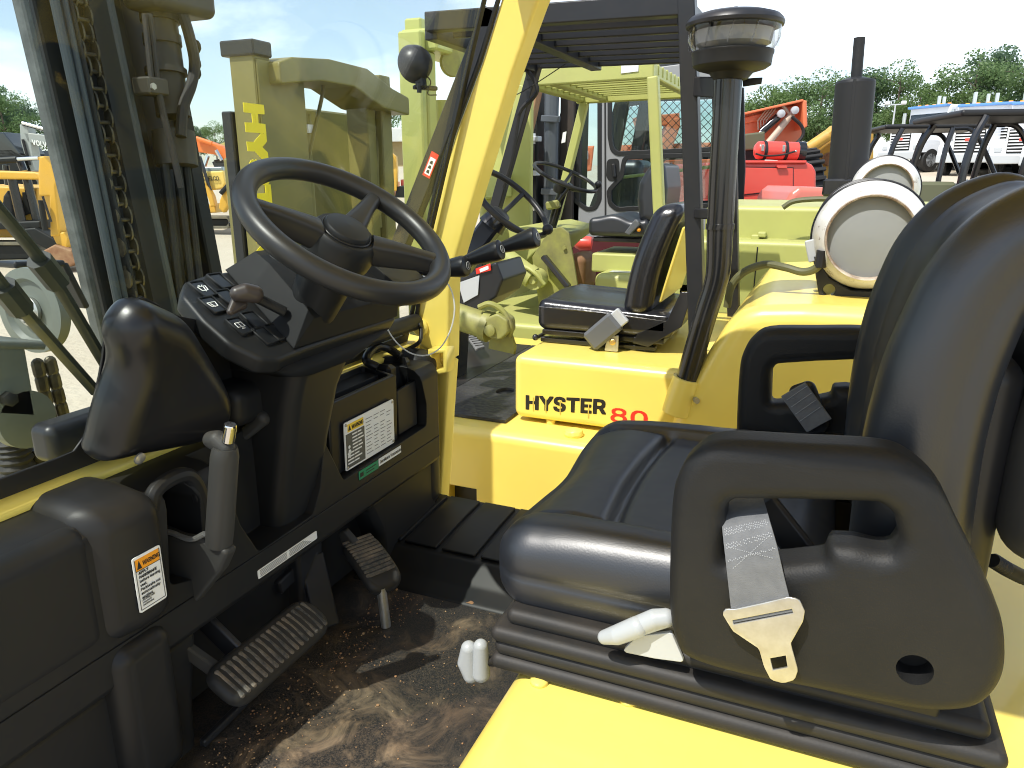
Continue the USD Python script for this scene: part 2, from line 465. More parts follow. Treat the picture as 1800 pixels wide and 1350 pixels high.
M['yellow_label'] = mat('yellow_label', (0.86, 0.58, 0.05), 0.5)
M['green_label'] = mat('green_label', (0.01, 0.22, 0.10), 0.5)
M['decal_yellow'] = mat('decal_yellow', (0.88, 0.70, 0.02), 0.4)
M['red_decal'] = mat('red_decal', (0.72, 0.035, 0.02), 0.4)
M['hood_label'] = mat('silver_label', (0.45, 0.47, 0.48), 0.35)
M['screw'] = mat('screw_zinc', (0.45, 0.44, 0.40), 0.35, metal=0.8)
def special_materials():
    # dusty floor mat: swirls of red clay over black rubber
    N = {'tc': ('texture_coordinate', {}), 'mp': ('mapping', {'scale': (1, 1, 1)}), 'n1': ('noise_texture', {'scale': 8, 'detail': 11, 'roughness': 0.72, 'distortion': 1.3}),
         'n2': ('noise_texture', {'scale': 380, 'detail': 4, 'roughness': 0.7}), 'n3': ('noise_texture', {'scale': 2.6, 'detail': 3}),
         'r1': ('map_range', {'from_min': 0.47, 'from_max': 0.78, 'to_max': 0.9}), 'r2': ('map_range', {'from_min': 0.46, 'from_max': 0.76, 'to_max': 0.38}), 'r3': ('map_range', {'from_min': 0.25, 'from_max': 0.50, 'to_min': 0.12}),
         'mx': ('math', {'math_type': 'maximum'}), 'mu': ('math', {'math_type': 'multiply', 'use_clamp': True}),
         'n4': ('noise_texture', {'scale': 13, 'detail': 3}), 'cm': ('mix_color', {'a': (0.27, 0.155, 0.08), 'b': (0.28, 0.23, 0.15)}),
         'c': ('mix_color', {'a': (0.014, 0.014, 0.0135)}), 'ro': ('map_range', {'to_min': 0.5, 'to_max': 0.9}), 'bu': ('bump', {'distance': 0.0015}), 'p': ('principled_bsdf', {})}
    Lk = [('tc.object', 'n1.vector'), ('tc.object', 'n2.vector'), ('tc.object', 'n3.vector'), ('tc.object', 'n4.vector'), ('n1.fac', 'r1.value'), ('n2.fac', 'r2.value'), ('n3.fac', 'r3.value'),
          ('r1.result', 'mx.value1'), ('r2.result', 'mx.value2'), ('mx.value', 'mu.value1'), ('r3.result', 'mu.value2'), ('n4.fac', 'cm.fac'), ('cm.result', 'c.b'), ('mu.value', 'c.fac'),
          ('c.result', 'p.base_color'), ('mu.value', 'ro.value'), ('ro.result', 'p.roughness'), ('mu.value', 'bu.height'), ('bu.normal', 'p.normal')]
    M['floor'] = usdkit.material(stage, '/World/Looks/dusty_floor_mat', N, Lk, surface='p.BSDF')
    M['clay'] = mat('dry_clay', (0.30, 0.17, 0.08), 0.9, var=((0.2, 0.1, 0.05), 60, 0.4))
    M['grit'] = mat('sand_grit', (0.42, 0.30, 0.16), 0.85, var=((0.30, 0.14, 0.06), 25, 0.3))
    N = {'tc': ('texture_coordinate', {}), 'n1': ('noise_texture', {'scale': 26, 'detail': 10, 'roughness': 0.75}), 'r1': ('map_range', {'from_min': 0.40, 'from_max': 0.72}),
         'n4': ('noise_texture', {'scale': 30, 'detail': 3}), 'cm': ('mix_color', {'a': (0.30, 0.20, 0.12), 'b': (0.30, 0.27, 0.21)}), 'c': ('mix_color', {'a': (0.05, 0.052, 0.05)}),
         'bu': ('bump', {'distance': 0.0012}), 'p': ('principled_bsdf', {'roughness': 0.75})}
    M['pedal'] = usdkit.material(stage, '/World/Looks/muddy_pedal_rubber', N, [('tc.object', 'n1.vector'), ('tc.object', 'n4.vector'), ('n1.fac', 'r1.value'), ('n4.fac', 'cm.fac'), ('cm.result', 'c.b'), ('r1.result', 'c.fac'), ('c.result', 'p.base_color'), ('r1.result', 'bu.height'), ('bu.normal', 'p.normal')], surface='p.BSDF')
    def glass(name, tint, ior=1.5, rough=0.0):
        return usdkit.material(stage, '/World/Looks/' + name, {'geo': ('geometry', {}), 'io': ('math', {'math_type': 'multiply_add', 'value2': 1 / ior - ior, 'value3': ior}), 'f': ('fresnel', {}), 't': ('transparent_bsdf', {'color': tint}), 'g': ('glossy_bsdf', {'color': (1, 1, 1), 'roughness': rough}), 'm': ('mix_closure', {})},
                               [('geo.backfacing', 'io.value1'), ('io.value', 'f.IOR'), ('f.fac', 'm.fac'), ('t.BSDF', 'm.closure1'), ('g.BSDF', 'm.closure2')], surface='m.closure')
    M['windshield'] = glass('windshield_glass', (0.95, 0.98, 0.96), 1.22)
    M['glass'] = glass('cab_glass', (0.80, 0.88, 0.88), 1.5)
    M['dark_glass'] = mat('dark_window', (0.02, 0.025, 0.03), 0.08, spec=0.8)
    M['clear_plastic'] = glass('clear_smoky_plastic', (0.86, 0.86, 0.86), 1.5, 0.03)
    M['seal'] = mat('black_seal', (0.008, 0.008, 0.008), 0.5)
    M['wiper'] = mat('wiper_paint', (0.018, 0.02, 0.014), 0.4)
    M['wheel'] = mat('wheel_rubber', (0.016, 0.0155, 0.0145), 0.38, bump=(700, 0.0001), spec=0.45)
    M['switch'] = mat('switch_plastic', (0.011, 0.012, 0.013), 0.3)
    M['knob_brown'] = mat('knob_brown_black', (0.045, 0.035, 0.03), 0.38)
    M['ink_plate'] = mat('plate_dark_print', (0.08, 0.08, 0.07), 0.5)
special_materials()
M['vinyl2'] = mat('glossy_seat_vinyl', (0.011, 0.011, 0.013), 0.24, bump=(60, 0.0008), spec=0.6)
M['buckle'] = mat('buckle_grey', (0.10, 0.105, 0.11), 0.45)
M['brass'] = mat('brass', (0.65, 0.45, 0.18), 0.35, metal=0.9)
M['dust_grey'] = mat('grey_filter', (0.34, 0.36, 0.385), 0.8)
M['pedal_grey'] = mat('worn_pedal', (0.22, 0.22, 0.21), 0.6, var=((0.12, 0.12, 0.12), 30, 0.4))
M['tank'] = mat('chipped_white_tank', (0.72, 0.72, 0.70), 0.3, var=((0.5, 0.48, 0.43), 7, 0.3), dust=0.15, chips=((0.16, 0.12, 0.08), 16, 0.42))
M['tank_rust'] = mat('rusty_tank_ring', (0.55, 0.48, 0.38), 0.5, var=((0.16, 0.08, 0.04), 22, 0.35))
M['tank_grey'] = mat('grey_tank_end', (0.27, 0.28, 0.275), 0.4, var=((0.24, 0.25, 0.245), 10, 0.6))
def tread_material():
    N = {'tc': ('texture_coordinate', {}), 'v': ('voronoi_texture', {'scale': 46}), 'n': ('noise_texture', {'scale': 5, 'detail': 7}), 'r': ('map_range', {'from_min': 0.4, 'from_max': 0.75}),
         'c': ('mix_color', {'a': (0.020, 0.020, 0.022), 'b': (0.06, 0.058, 0.055)}), 'b': ('bump', {'distance': 0.004, 'invert': True}), 'p': ('principled_bsdf', {'roughness': 0.45})}
    M['tread'] = usdkit.material(stage, '/World/Looks/tread_plate', N, [('tc.object', 'v.vector'), ('tc.object', 'n.vector'), ('n.fac', 'r.value'), ('r.result', 'c.fac'), ('c.result', 'p.base_color'), ('v.distance', 'b.height'), ('b.normal', 'p.normal')], surface='p.BSDF')
tread_material()
M['mast_rib'] = mat('mast_painted_rib', (0.028, 0.036, 0.036), 0.4, dust=0.12, dust_color=(0.2, 0.18, 0.14))
M['mast_warm'] = mat('mast_brown_grime', (0.040, 0.036, 0.026), 0.5, var=((0.016, 0.015, 0.012), 14, 0.4), dust=0.2, dust_color=(0.22, 0.19, 0.13))
M['mast_blue'] = mat('mast_blue_grey', (0.07, 0.08, 0.09), 0.35)
M['mast_brown'] = mat('mast_brown', (0.055, 0.04, 0.03), 0.5, var=((0.03, 0.025, 0.02), 12, 0.4))
M['hose_blue'] = mat('blue_black_hose', (0.03, 0.04, 0.044), 0.4)
M['hose_olive'] = mat('olive_hose', (0.10, 0.10, 0.04), 0.55)
M['sheave'] = mat('grey_sheave', (0.13, 0.145, 0.125), 0.5)
M['anchor'] = mat('grey_green_cover', (0.075, 0.085, 0.068), 0.5, var=((0.11, 0.12, 0.10), 12, 0.5))
M['rust'] = mat('rust', (0.20, 0.08, 0.035), 0.7, var=((0.33, 0.2, 0.1), 9, 0.5))
M['exhaust'] = mat('exhaust_black', (0.020, 0.020, 0.021), 0.5, bump=(60, 0.0008), spec=0.3)
M['roof_dark'] = mat('dark_roof', (0.07, 0.075, 0.08), 0.4)
M['maroon'] = mat('maroon_paint', (0.075, 0.012, 0.016), 0.4)
M['red_paint'] = mat('red_paint', (0.70, 0.065, 0.045), 0.35, coat=0.3, var=((0.66, 0.08, 0.055), 5, 0.5))
M['salmon'] = mat('red_paint_reflected_light', (0.62, 0.17, 0.12), 0.35, coat=0.3)  # red of the fender, with reflected light painted into the colour
M['orange_red'] = mat('orange_red_paint', (0.76, 0.18, 0.065), 0.4, var=((0.70, 0.20, 0.09), 3, 0.5), dust=0.2)
M['orange'] = mat('orange_paint', (0.72, 0.17, 0.03), 0.4, dust=0.25)
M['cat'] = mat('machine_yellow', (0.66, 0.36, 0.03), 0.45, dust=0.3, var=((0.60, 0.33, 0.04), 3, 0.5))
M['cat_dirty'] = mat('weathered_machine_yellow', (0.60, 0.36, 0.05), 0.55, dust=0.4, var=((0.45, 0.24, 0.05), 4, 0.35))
M['kob'] = mat('pale_machine_yellow', (0.72, 0.52, 0.12), 0.45, dust=0.2)
M['volvo'] = mat('grey_machine', (0.30, 0.32, 0.30), 0.45, dust=0.3)
M['glass_grey'] = mat('grey_window', (0.22, 0.26, 0.27), 0.12)
M['rubber_dusty'] = mat('dusty_track', (0.10, 0.095, 0.07), 0.8, var=((0.20, 0.17, 0.11), 6, 0.4))
M['army_green'] = mat('army_green', (0.10, 0.105, 0.055), 0.5)
M['tan_rod'] = mat('tan_rod', (0.50, 0.40, 0.30), 0.35)
M['tan_wall'] = mat('tan_wall', (0.34, 0.26, 0.13), 0.8)
M['metal_roof'] = mat('metal_roof', (0.60, 0.60, 0.58), 0.5)
M['shed_roof'] = mat('shed_roof', (0.45, 0.36, 0.12), 0.6)
M['trailer'] = mat('trailer_white', (0.66, 0.66, 0.65), 0.5)
M['truck_white'] = mat('truck_white', (0.78, 0.79, 0.80), 0.3, coat=0.3)
M['truck_body'] = mat('truck_body', (0.62, 0.64, 0.66), 0.45)
M['blue_paint'] = mat('pale_blue_paint', (0.10, 0.25, 0.55), 0.35)
M['bark'] = mat('bark', (0.13, 0.10, 0.075), 0.9, var=((0.07, 0.055, 0.04), 4, 0.5))
def leaf_mat(name, a, b):
    N = {'g': ('geometry', {}), 'tc': ('texture_coordinate', {}), 'n': ('noise_texture', {'scale': 0.9, 'detail': 3}), 'a': ('math', {'math_type': 'add'}), 'h': ('map_range', {'from_min': 0.5, 'from_max': 1.35}), 'c': ('mix_color', {'a': a, 'b': b}),
         'd': ('principled_bsdf', {'roughness': 0.5}), 't': ('translucent_bsdf', {}), 'm': ('mix_closure', {'fac': 0.5})}
    return usdkit.material(stage, '/World/Looks/' + name, N, [('tc.object', 'n.vector'), ('g.random_per_island', 'a.value1'), ('n.fac', 'a.value2'), ('a.value', 'h.value'), ('h.result', 'c.fac'), ('c.result', 'd.base_color'), ('c.result', 't.color'), ('d.BSDF', 'm.closure1'), ('t.BSDF', 'm.closure2')], surface='m.closure')
M['leafa'] = leaf_mat('leaves_mid', (0.135, 0.215, 0.08), (0.26, 0.36, 0.14))
M['leafb'] = leaf_mat('leaves_dark', (0.10, 0.165, 0.09), (0.20, 0.285, 0.15))
M['leafc'] = leaf_mat('leaves_pale', (0.11, 0.18, 0.05), (0.23, 0.31, 0.10))
# ================================================================== the yellow forklift the picture is taken across
def forklift_near():
    F = thing('forklift', 'yellow forklift in the foreground with open cab, big black steering wheel and black suspension seat', 'forklift', (0.0, 1.05, 0.0))
    # ---------------- chassis
    v, f = rbox(-0.335, 0.95, 0.40, 1.66, 0.30, 1.045, 0.045)
    obj('hood', (v, f), M['yellow'], F)
    bolts = []
    for px, py in ((948, 1200), (1105, 1232)):
        q = P(px, py, Z=1.045); bolts.append(q)
    for q in bolts: obj('hood_bolt', lathe([(0.012, 0), (0.012, 0.004), (0.006, 0.007)], q, (0, 0, 1), 12), M['yellow'], F)
    obj('counterweight', rbox(0.96, 1.5, 0.42, 1.68, 0.25, 1.42, 0.1, 0.08), M['yellow'], F)
    for y in (.42, 1.60): obj('side_frame', cbox(-1.25, 0.9, y, y + .08, 0.35, 0.735, 0.02), M['yellow'], F)
    for x, r in ((-0.95, 0.36), (0.85, 0.30)):
        for y in (0.42, 1.52):
            w = sub(F, 'wheel')
            pr = [(r * .55, 0), (r * .93, 0), (r, .03), (r, .17), (r * .93, .2), (r * .55, .2)]
            obj('tyre', lathe(pr, (x, y - .06, r), (0, 1, 0), 36, False), M['rubber'], w)
            obj('rim', lathe([(r * .56, .03), (r * .5, .07), (.1, .08), (.1, .12), (r * .5, .13), (r * .56, .17)], (x, y - .06, r), (0, 1, 0), 24), M['yellow'], w)
    # ---------------- floor
    floor = obj('floor_mat', cbox(-1.0, -0.3, 0.44, 1.62, 0.735, 0.78, 0.006), M['floor'], F)
    rng = random.Random(5)
    grit, ribs = [], []
    for k in range(2600):
        x, y = rng.uniform(-0.84, -0.36), rng.uniform(0.50, 1.28)
        w = math.exp(-((x + 0.79) / 0.05) ** 2) + 0.35 * meshkit.noise(np.array([[x * 9, y * 9, 0.5]]))[0]
        if rng.random() > w: continue
        r = rng.uniform(0.0007, 0.0017) * (2.0 if rng.random() < 0.05 else 1)
        v, f = ball((x, y, 0.7803 + r * 0.4), r, 0, (1, rng.uniform(.7, 1.3), .7)); grit.append((v, f))
    obj('grit', grit, M['grit'], F, smooth=False, kind='stuff')
    # clods of red clay on the mat
    for px, py, r in ((738, 1015, .012), (835, 1050, .014), (845, 1046, .01), (828, 1058, .008)):
        q = P(px, py, Z=.785); v, f = ball(q, r, 2, (1.3, 1, .35))
        v = v + (meshkit.fbm(v * 90) - .5)[:, None] * r * 1.2
        obj('mud_clod', (v, f), M['clay'], F)
    # raised ribbed footrest on the far side
    prof = [(1.25, 0.70), (1.255, 0.782), (1.30, 0.80), (1.345, 0.835), (1.50, 0.845), (1.62, 0.85), (1.63, 0.70)]
    obj('footrest', slabx(rounded(prof, .012), -0.935, -0.42, .006), M['plastic'], F)
    for i, (x0, x1) in enumerate(((-.905, -.865), (-.855, -.77), (-.755, -.67), (-.655, -.57), (-.555, -.48))):
        obj('footrest_rib', slabx([(1.36, .838), (1.36, .8445), (1.50, .8535), (1.60, .857), (1.60, .84)], x0, x1, .002), M['plastic'], F)
    # ---------------- dash
    prof = [(-0.985, .80), (-0.935, .80), (-0.925, .955), (-0.912, .972), (-0.856, .985), (-0.850, .995), (-0.850, 1.208), (-0.853, 1.222), (-0.865, 1.236), (-0.885, 1.243), (-0.952, 1.248), (-0.985, 1.22)]
    end = Polygon([(-0.985, .80), (-0.935, .80), (-0.925, .955), (-.89, .98), (-.875, 1.0), (-.872, 1.2), (-.885, 1.225), (-.952, 1.248), (-.985, 1.22)])
    body = slab(prof, .30, 1.545, .012)
    rec_col = slabx(rounded([(.885, 1.052), (1.035, 1.056), (1.062, 1.10), (1.112, 1.30), (.80, 1.30), (.85, 1.12)], .012), -.915, -.80, .002)
    rec_bin = slabx(rounded([(1.135, 1.086), (1.475, 1.094), (1.478, 1.15), (1.43, 1.30), (1.085, 1.30), (1.083, 1.19)], .01), -.905, -.80, .002)
    rec_slot = slabx(rounded([(.700, 1.09), (.765, 1.07), (.775, 1.20), (.755, 1.235), (.715, 1.235)], .01), -.955, -.80, .002)
    seam1 = cbox(-.8525, -.84, .2, 1.7, 1.0485, 1.0510, .0001)
    body = cut(body, rec_col, rec_bin, rec_slot, seam1)
    obj('dash_panel', body, M['plastic'], F, smooth=28)
    # rounded right hand end
    v, f = rbox(-.985, -.868, 1.50, 1.60, .84, 1.262, .045)
    obj('dash_end_cap', (v, f), M['plastic'], F)
    # raised arch round the parking brake slot
    arch = spline([(.694, 1.215), (.705, 1.238), (.735, 1.246), (.765, 1.240), (.782, 1.212), (.788, 1.16), (.790, 1.09)], 6)
    obj('slot_arch', tube(np.c_[np.full(len(arch), -.860), arch], .012, 10), M['plastic'], F)
    # lower parts left and right of the pedals
    lo = slabx(rounded([(.30, .70), (.722, .70), (.735, .86), (.76, .985), (.30, .985)], .02), -.99, -.868, .018)
    obj('lower_left_panel', lo, M['plastic'], F)
    lo = slabx(rounded([(1.30, .78), (1.555, .78), (1.555, .985), (1.18, .985), (1.26, .95), (1.295, .88)], .02), -.985, -.872, .016)
    obj('lower_right_panel', lo, M['plastic'], F)
    obj('footwell_wall', cbox(-1.0, -.965, .44, 1.62, .74, .99, .004), M['black_satin'], F)
    lip = spline([(-.925, .735, .975), (-.93, .80, .955), (-.93, .95, .945), (-.925, 1.07, .962)], 5)
    obj('knee_bolster', tube(lip, .018, 10), M['plastic'], F)
    # console bulge on the near side of the slot
    v, f = rbox(-.985, -.826, .575, .694, 1.0535, 1.262, .034, .02)
    v[:, 0] -= np.clip((.64 - v[:, 1]) / .07, 0, 1) ** 1.5 * .03 * (v[:, 0] > -.93)
    v[:, 2] -= np.clip((v[:, 0] + .9) / .07, 0, 1) * .012 * (v[:, 2] > 1.2)
    obj('console', (v, f), M['plastic'], F)
    v, f = rbox(-.985, -.848, .30, .60, 1.0535, 1.240, .03, .03)
    obj('console_shelf', (v, f), M['plastic'], F)
    v, f = rbox(-.985, -.832, .585, .685, .80, 1.0475, .03, .03)
    obj('console_base', (v, f), M['plastic'], F)
    # oval plate on the shelf
    c = P(40, 930, Z=1.2415)
    t = np.linspace(0, 2 * math.pi, 40)[:-1]
    d = obj('oval_plate', slabz([(c[0] + .028 * math.cos(a), c[1] + .055 * math.sin(a)) for a in t], 1.241, 1.243, .0006), M['hood_label'], F)
    obj('ring_mark', tube([(c[0] + .013 * math.cos(a), c[1] + .018 * math.sin(a), 1.2432) for a in t[::3]], .0007, 4, True), M['ink_grey'], d)
    for i in range(3):
        for s_ in (-.032, .032): obj('print_line', cbox(c[0] - .012 + i * .009, c[0] - .0105 + i * .009, c[1] + s_ - .01, c[1] + s_ + .01, 1.2428, 1.2434), M['ink_grey'], d)
    # warning label on the console
    X0 = -.8250
    A, B, C_, D_ = [P(x, y, X=X0) for x, y in ((228, 990), (277, 968), (300, 1052), (255, 1071))]
    o = np.array([X0, (A[1] + D_[1]) / 2 - .003, D_[2] - .002])
    w_, h_ = .047, .084
    lab = obj('warning_label', plate(rounded([(0, 0), (w_, 0), (w_, h_), (0, h_)], .003), .0012, .0003, o, (0, 1, 0), (0, 0, 1)), M['white'], F)
    o1 = o + np.array([.0007, 0, 0])
    obj('label_band', plate([(.004, h_ - .021), (w_ - .004, h_ - .021), (w_ - .004, h_ - .004), (.004, h_ - .004)], .0008, .0001, o1, (0, 1, 0), (0, 0, 1)), M['orange_label'], lab)
    obj('label_border', [bar(o1 + np.array([0.0003, a, b]), o1 + np.array([0.0003, c, d]), .0007, .0007, (1, 0, 0), 1e-4) for a, b, c, d in ((.003, .004, w_ - .003, .004), (.003, .004, .003, h_ - .004), (w_ - .003, .004, w_ - .003, h_ - .004), (.003, h_ - .0215, w_ - .003, h_ - .0215))], M['ink'], lab, smooth=False)
    def tx(s, hh, y, z, m, bold=False, sq=1.0):
        return text(s, hh, o1 + np.array([.0003, y, z]), (0, 1, 0), (0, 0, 1), .0006, bold, squeeze=sq)
    tri = plate([(.0055, h_ - .019), (.0135, h_ - .019), (.0095, h_ - .0065)], .0006, .0001, o1 + np.array([.0005, 0, 0]), (0, 1, 0), (0, 0, 1))
    obj('label_lettering', [tri, tx('WARNING', .0062, .0150, h_ - .0160, 0, True, .68)] +
        [tx(s, .0040, .0065, h_ - .027 - i * .0062, 0, i < 2, .92) for i, s in enumerate(('APPLY', 'PARKBRAKE', 'before leaving', 'seat.', 'Parkbrake not', 'automatically', 'applied.'))], M['ink'], lab, smooth=False)
    obj('small_print', [tx(s, .0028, .0065, .0165 - i * .0038, 0) for i, s in enumerate(('ALARM will', 'sound if', 'parkbrake'))], M['ink_grey'], lab, smooth=False)
    # narrow strip label under the column
    o = np.array([-.8485, .877, .9870]); w_, h_ = .163, .0165
    o = np.array([-.8495, .877, 1.004])
    lab = obj('strip_label', plate(rounded([(0, 0), (w_, 0), (w_, h_), (0, h_)], .001), .0012, .0003, o, (0, 1, 0), (0, 0, 1)), M['white'], F)
    obj('strip_print', [cbox(o[0] + .0004, o[0] + .0011, o[1] + a, o[1] + b, o[2] + c, o[2] + c + .0011, 1e-4) for c in (.0025, .0052, .0079, .0106, .0133) for a, b in ((.005, .075), (.082, .15 - c * 2))], M['ink_grey'], lab, smooth=False)
    # document bin right of the column with the data plate
    b = cut(slab([(-.955, 1.088), (-.872, 1.09), (-.868, 1.095), (-.864, 1.245), (-.955, 1.262)], 1.122, 1.375, .006), cbox(-.945, -.876, 1.135, 1.36, 1.13, 1.40, .006))
    obj('document_bin', b, M['plastic_gloss'], F)
    obj('bin_rim', tube(spline([(-.905, 1.36, 1.262), (-.93, 1.355, 1.275), (-.945, 1.39, 1.285), (-.95, 1.43, 1.29), (-.94, 1.462, 1.28), (-.91, 1.468, 1.262)], 5), .010, 10), M['plastic_gloss'], F)
    obj('cup_holder', cut(cbox(-.955, -.885, 1.376, 1.476, 1.10, 1.262, .008), cyl((-.915, 1.428, 1.14), (-.915, 1.428, 1.4), .038)), M['plastic_gloss'], F)
    pan = obj('card_panel', slabx([(1.379, 1.10), (1.462, 1.10), (1.463, 1.21), (1.379, 1.205)], -.877, -.868, .002), M['plastic'], F)
    o = np.array([-.8615, 1.160, 1.094])
    U = np.array([0, 1, 0]); V = np.array([.02, 0, 1]); V = V / np.linalg.norm(V); w_, h_ = .186, .104
    dp = obj('data_plate', plate(rounded([(0, 0), (w_, 0), (w_, h_), (0, h_)], .003), .0022, .0004, o, U, V), M['white'], F)
    on = lambda a, b, k=.0013: o + U * a + V * b + np.cross(U, V) * k
    obj('plate_dark_half', plate([(.004, .004), (.07, .004), (.07, h_ - .026), (.004, h_ - .026)], .0006, .0001, on(0, 0, .0012), U, V), M['ink_plate'], dp)
    obj('plate_warning_band', plate([(.011, h_ - .023), (.067, h_ - .023), (.067, h_ - .006), (.011, h_ - .006)], .0008, .0001, on(0, 0, .0012), U, V), M['yellow_label'], dp)
    obj('plate_lettering', [text('WARNING', .0084, on(.025, h_ - .0192, .0016), U, V, .0005, True, squeeze=.72), plate([(.0125, h_ - .020), (.0225, h_ - .020), (.0175, h_ - .0085)], .0005, .0001, on(0, 0, .0017), U, V)], M['ink'], dp, smooth=False)
    obj('plate_light_text', [plate([(x_, h_ - .033 - i * .0074), (x_ + l_, h_ - .033 - i * .0074), (x_ + l_, h_ - .030 - i * .0074), (x_, h_ - .030 - i * .0074)], .0006, .0001, on(0, 0, .0015), U, V) for i in range(9) for x_, l_ in (((.026, .018), (.046, .012 + i % 3 * .004)) if i < 5 else ((.008, .022), (.032, .016 + i % 2 * .01)))], M['white'], dp, smooth=False)
    fig = [ball(on(.0145, h_ - .055, .0014), .004, 1, (.2, 1, 1)), plate([(.008, h_ - .075), (.0125, h_ - .06), (.019, h_ - .062), (.021, h_ - .07), (.017, h_ - .072), (.0165, h_ - .08)], .0006, .0001, on(0, 0, .0015), U, V)]
    obj('plate_figure', fig, M['white'], dp)
    rows = []
    for i in range(11):
        for a, bb in ((.076, .10), (.106, .125), (.131, .15), (.156, .176)):
            if i < 4 and a > .1 and (i + int(a * 100)) % 3 == 0: continue
            rows.append(cbox(-.0005, .0005, o[1] + a, o[1] + bb - (i * 7 % 5) * .002, 0, .0013, 1e-4))
            rows[-1] = (rows[-1][0] + (on(0, h_ - .015 - i * .0078, .0013) * np.array([1, 0, 1])), rows[-1][1])
    obj('plate_table', rows, M['ink_grey'], dp, smooth=False)
    for a, b2 in ((.006, .006), (w_ - .006, .006), (.006, h_ - .006), (w_ - .006, h_ - .006)):
        obj('plate_rivet', lathe([(.0036, 0), (.003, .0015), (0, .002)], on(a, b2, .001), np.cross(U, V), 10), M['screw'], dp)
    # white and green strip below the plate
    o = np.array([-.8495, 1.262, 1.069])
    s1 = obj('white_strip', plate([(0, 0), (.092, 0), (.092, .017), (0, .017)], .0012, .0003, o, U, (0, 0, 1)), M['white'], F)
    obj('strip_lettering', text('DuraMatch Transmission', .0068, o + np.array([.0007, .0045, .0052]), U, (0, 0, 1), .0005, squeeze=.82), M['ink'], s1, smooth=False)
    s2 = obj('green_strip', plate([(0, 0), (.073, 0), (.073, .019), (0, .019)], .0012, .0003, o + np.array([0, -.0745, -.003]), U, (0, 0, 1)), M['green_label'], F)
    oo = o + np.array([.0007, -.0745, -.003])
    obj('green_lettering', [cbox(oo[0], oo[0] + .0004, oo[1] + a, oo[1] + b, oo[2] + c, oo[2] + d, 1e-4) for a, b, c, d in ((.004, .016, .005, .014), (.026, .064, .0115, .0135), (.026, .056, .0055, .0075))], M['ink'], s2, smooth=False)
    # ---------------- cowl and windshield
    obj('cowl', [slab([(-1.12, .78), (-.988, .78), (-.988, 1.232), (-.948, 1.240), (-.945, 1.258), (-.955, 1.268), (-1.0, 1.274), (-1.12, 1.20)], .30, 1.66, .008)], M['yellow'], F)
    sl = .30                                      # the windshield leans back by this much per metre
    wx = lambda z, d=0.0: -.968 + sl * (z - 1.27) + d
    nrm = np.array([1, 0, -sl]) / math.hypot(1, sl)
    Vw = np.array([sl, 0, 1]) / math.hypot(1, sl)
    ow = np.array([wx(1.27), 0, 1.27])
    pane = plate([(.345, .0), (1.592, .0), (1.592, .98), (.345, .98)], .005, .0005, ow + nrm * -.004, (0, 1, 0), Vw)
    obj('windshield', pane, M['windshield'], F, smooth=False)
    def wl(x, y, d=0.0):                          # a sight line on the windshield, as (across, up the slope)
        r = ray(x, y); p0 = ow + nrm * d; t = ((p0 - CAM) @ nrm) / (r @ nrm); q = CAM + r * t
        return (q[1], (q - ow) @ Vw)
    fr = [(.345, -.005), (.345, wl(0, 840)[1])] + [wl(*p) for p in ((60, 818), (125, 795), (146, 772), (158, 720), (176, 640), (182, 585), (205, 545), (236, 518), (262, 524), (300, 552))] + [(1.0, .15), (1.06, .05), (1.12, .022), (1.575, .022), (1.575, .98), (1.592, .98), (1.592, -.005)]
    obj('windshield_seal', plate(rounded(fr, .004), .004, .001, ow + nrm * .0015, (0, 1, 0), Vw), M['seal'], F)
    # wiper motor cover
    out = [(-.02, -.02)] 
    cov = [wl(*p, .045) for p in ((163, 806), (166, 772), (180, 715), (203, 645), (196, 598), (206, 560), (240, 528), (285, 542), (318, 562), (340, 598), (358, 642), (372, 688), (372, 730), (352, 762), (285, 782), (225, 795))]
    poly = rounded(spline(cov, 5, True), .004)
    v, f = plate(poly, .085, .041, ow + nrm * .0425, (0, 1, 0), Vw, nb=7, s=.006)
    zz_ = (v - ow) @ nrm; up = (v - ow) @ Vw
    k = np.clip(zz_ / .085, 0, 1)
    v = v + nrm * (k * .03 * np.exp(-((up - .10) / .07) ** 2 - ((v[:, 1] - .84) / .07) ** 2))[:, None]
    obj('wiper_motor_cover', (v, f), M['plastic_gloss'], F, smooth=70)
    q = ow + nrm * .083 + Vw * .045; q[1] = .70
    obj('cover_screw', lathe([(.009, 0), (.009, .003), (.005, .005)], q, nrm, 14), M['screw'], F)
    v, f = rbox(-.97, -.88, .90, .985, 1.262, 1.335, .025, .02)
    obj('wiper_plug', (v, f), M['plastic'], F)
    # wiper arms outside the glass
    def wp(x, y, d): a, u = wl(x, y, d); return ow + nrm * d + Vw * u + np.array([0, a - ow[1], 0])
    wa = sub(F, 'wiper')
    for pts, r in ((((-30, 335), (86, 478), (185, 640)), .010), (((-30, 458), (25, 527), (170, 690)), .010)):
        q = [wp(x, y, -.04) for x, y in pts]
        obj('arm', tube(spline(q, 6), r, 8, flat=.6), M['wiper'], wa)
    for x, y in ((86, 478), (22, 524)):
        a, b2 = wp(x - 18, y - 22, -.04), wp(x + 16, y + 20, -.04)
        obj('knuckle', tube([a, b2], .0155, 8), M['wiper'], wa)
    obj('wiper_base', rbox(-1.05, -1.0, .66, .86, 1.27, 1.33, .015), M['black_satin'], wa)
    # trim bar along the glass on the far side
    obj('trim_bar', tube(spline([(-.944, 1.10, 1.305), (-.944, 1.25, 1.318), (-.942, 1.42, 1.322), (-.938, 1.59, 1.322)], 5), .021, 12), M['plastic'], F)
    # far pillar
    pil = [(788, 640), (735, 604), (733, 530), (760, 377), (800, 234), (846, 110), (880, 0), (928, -150), (1010, -150), (947, 0), (900, 130), (838, 330), (808, 430), (790, 490)]
    L_ = XZ(pil, 1.60)
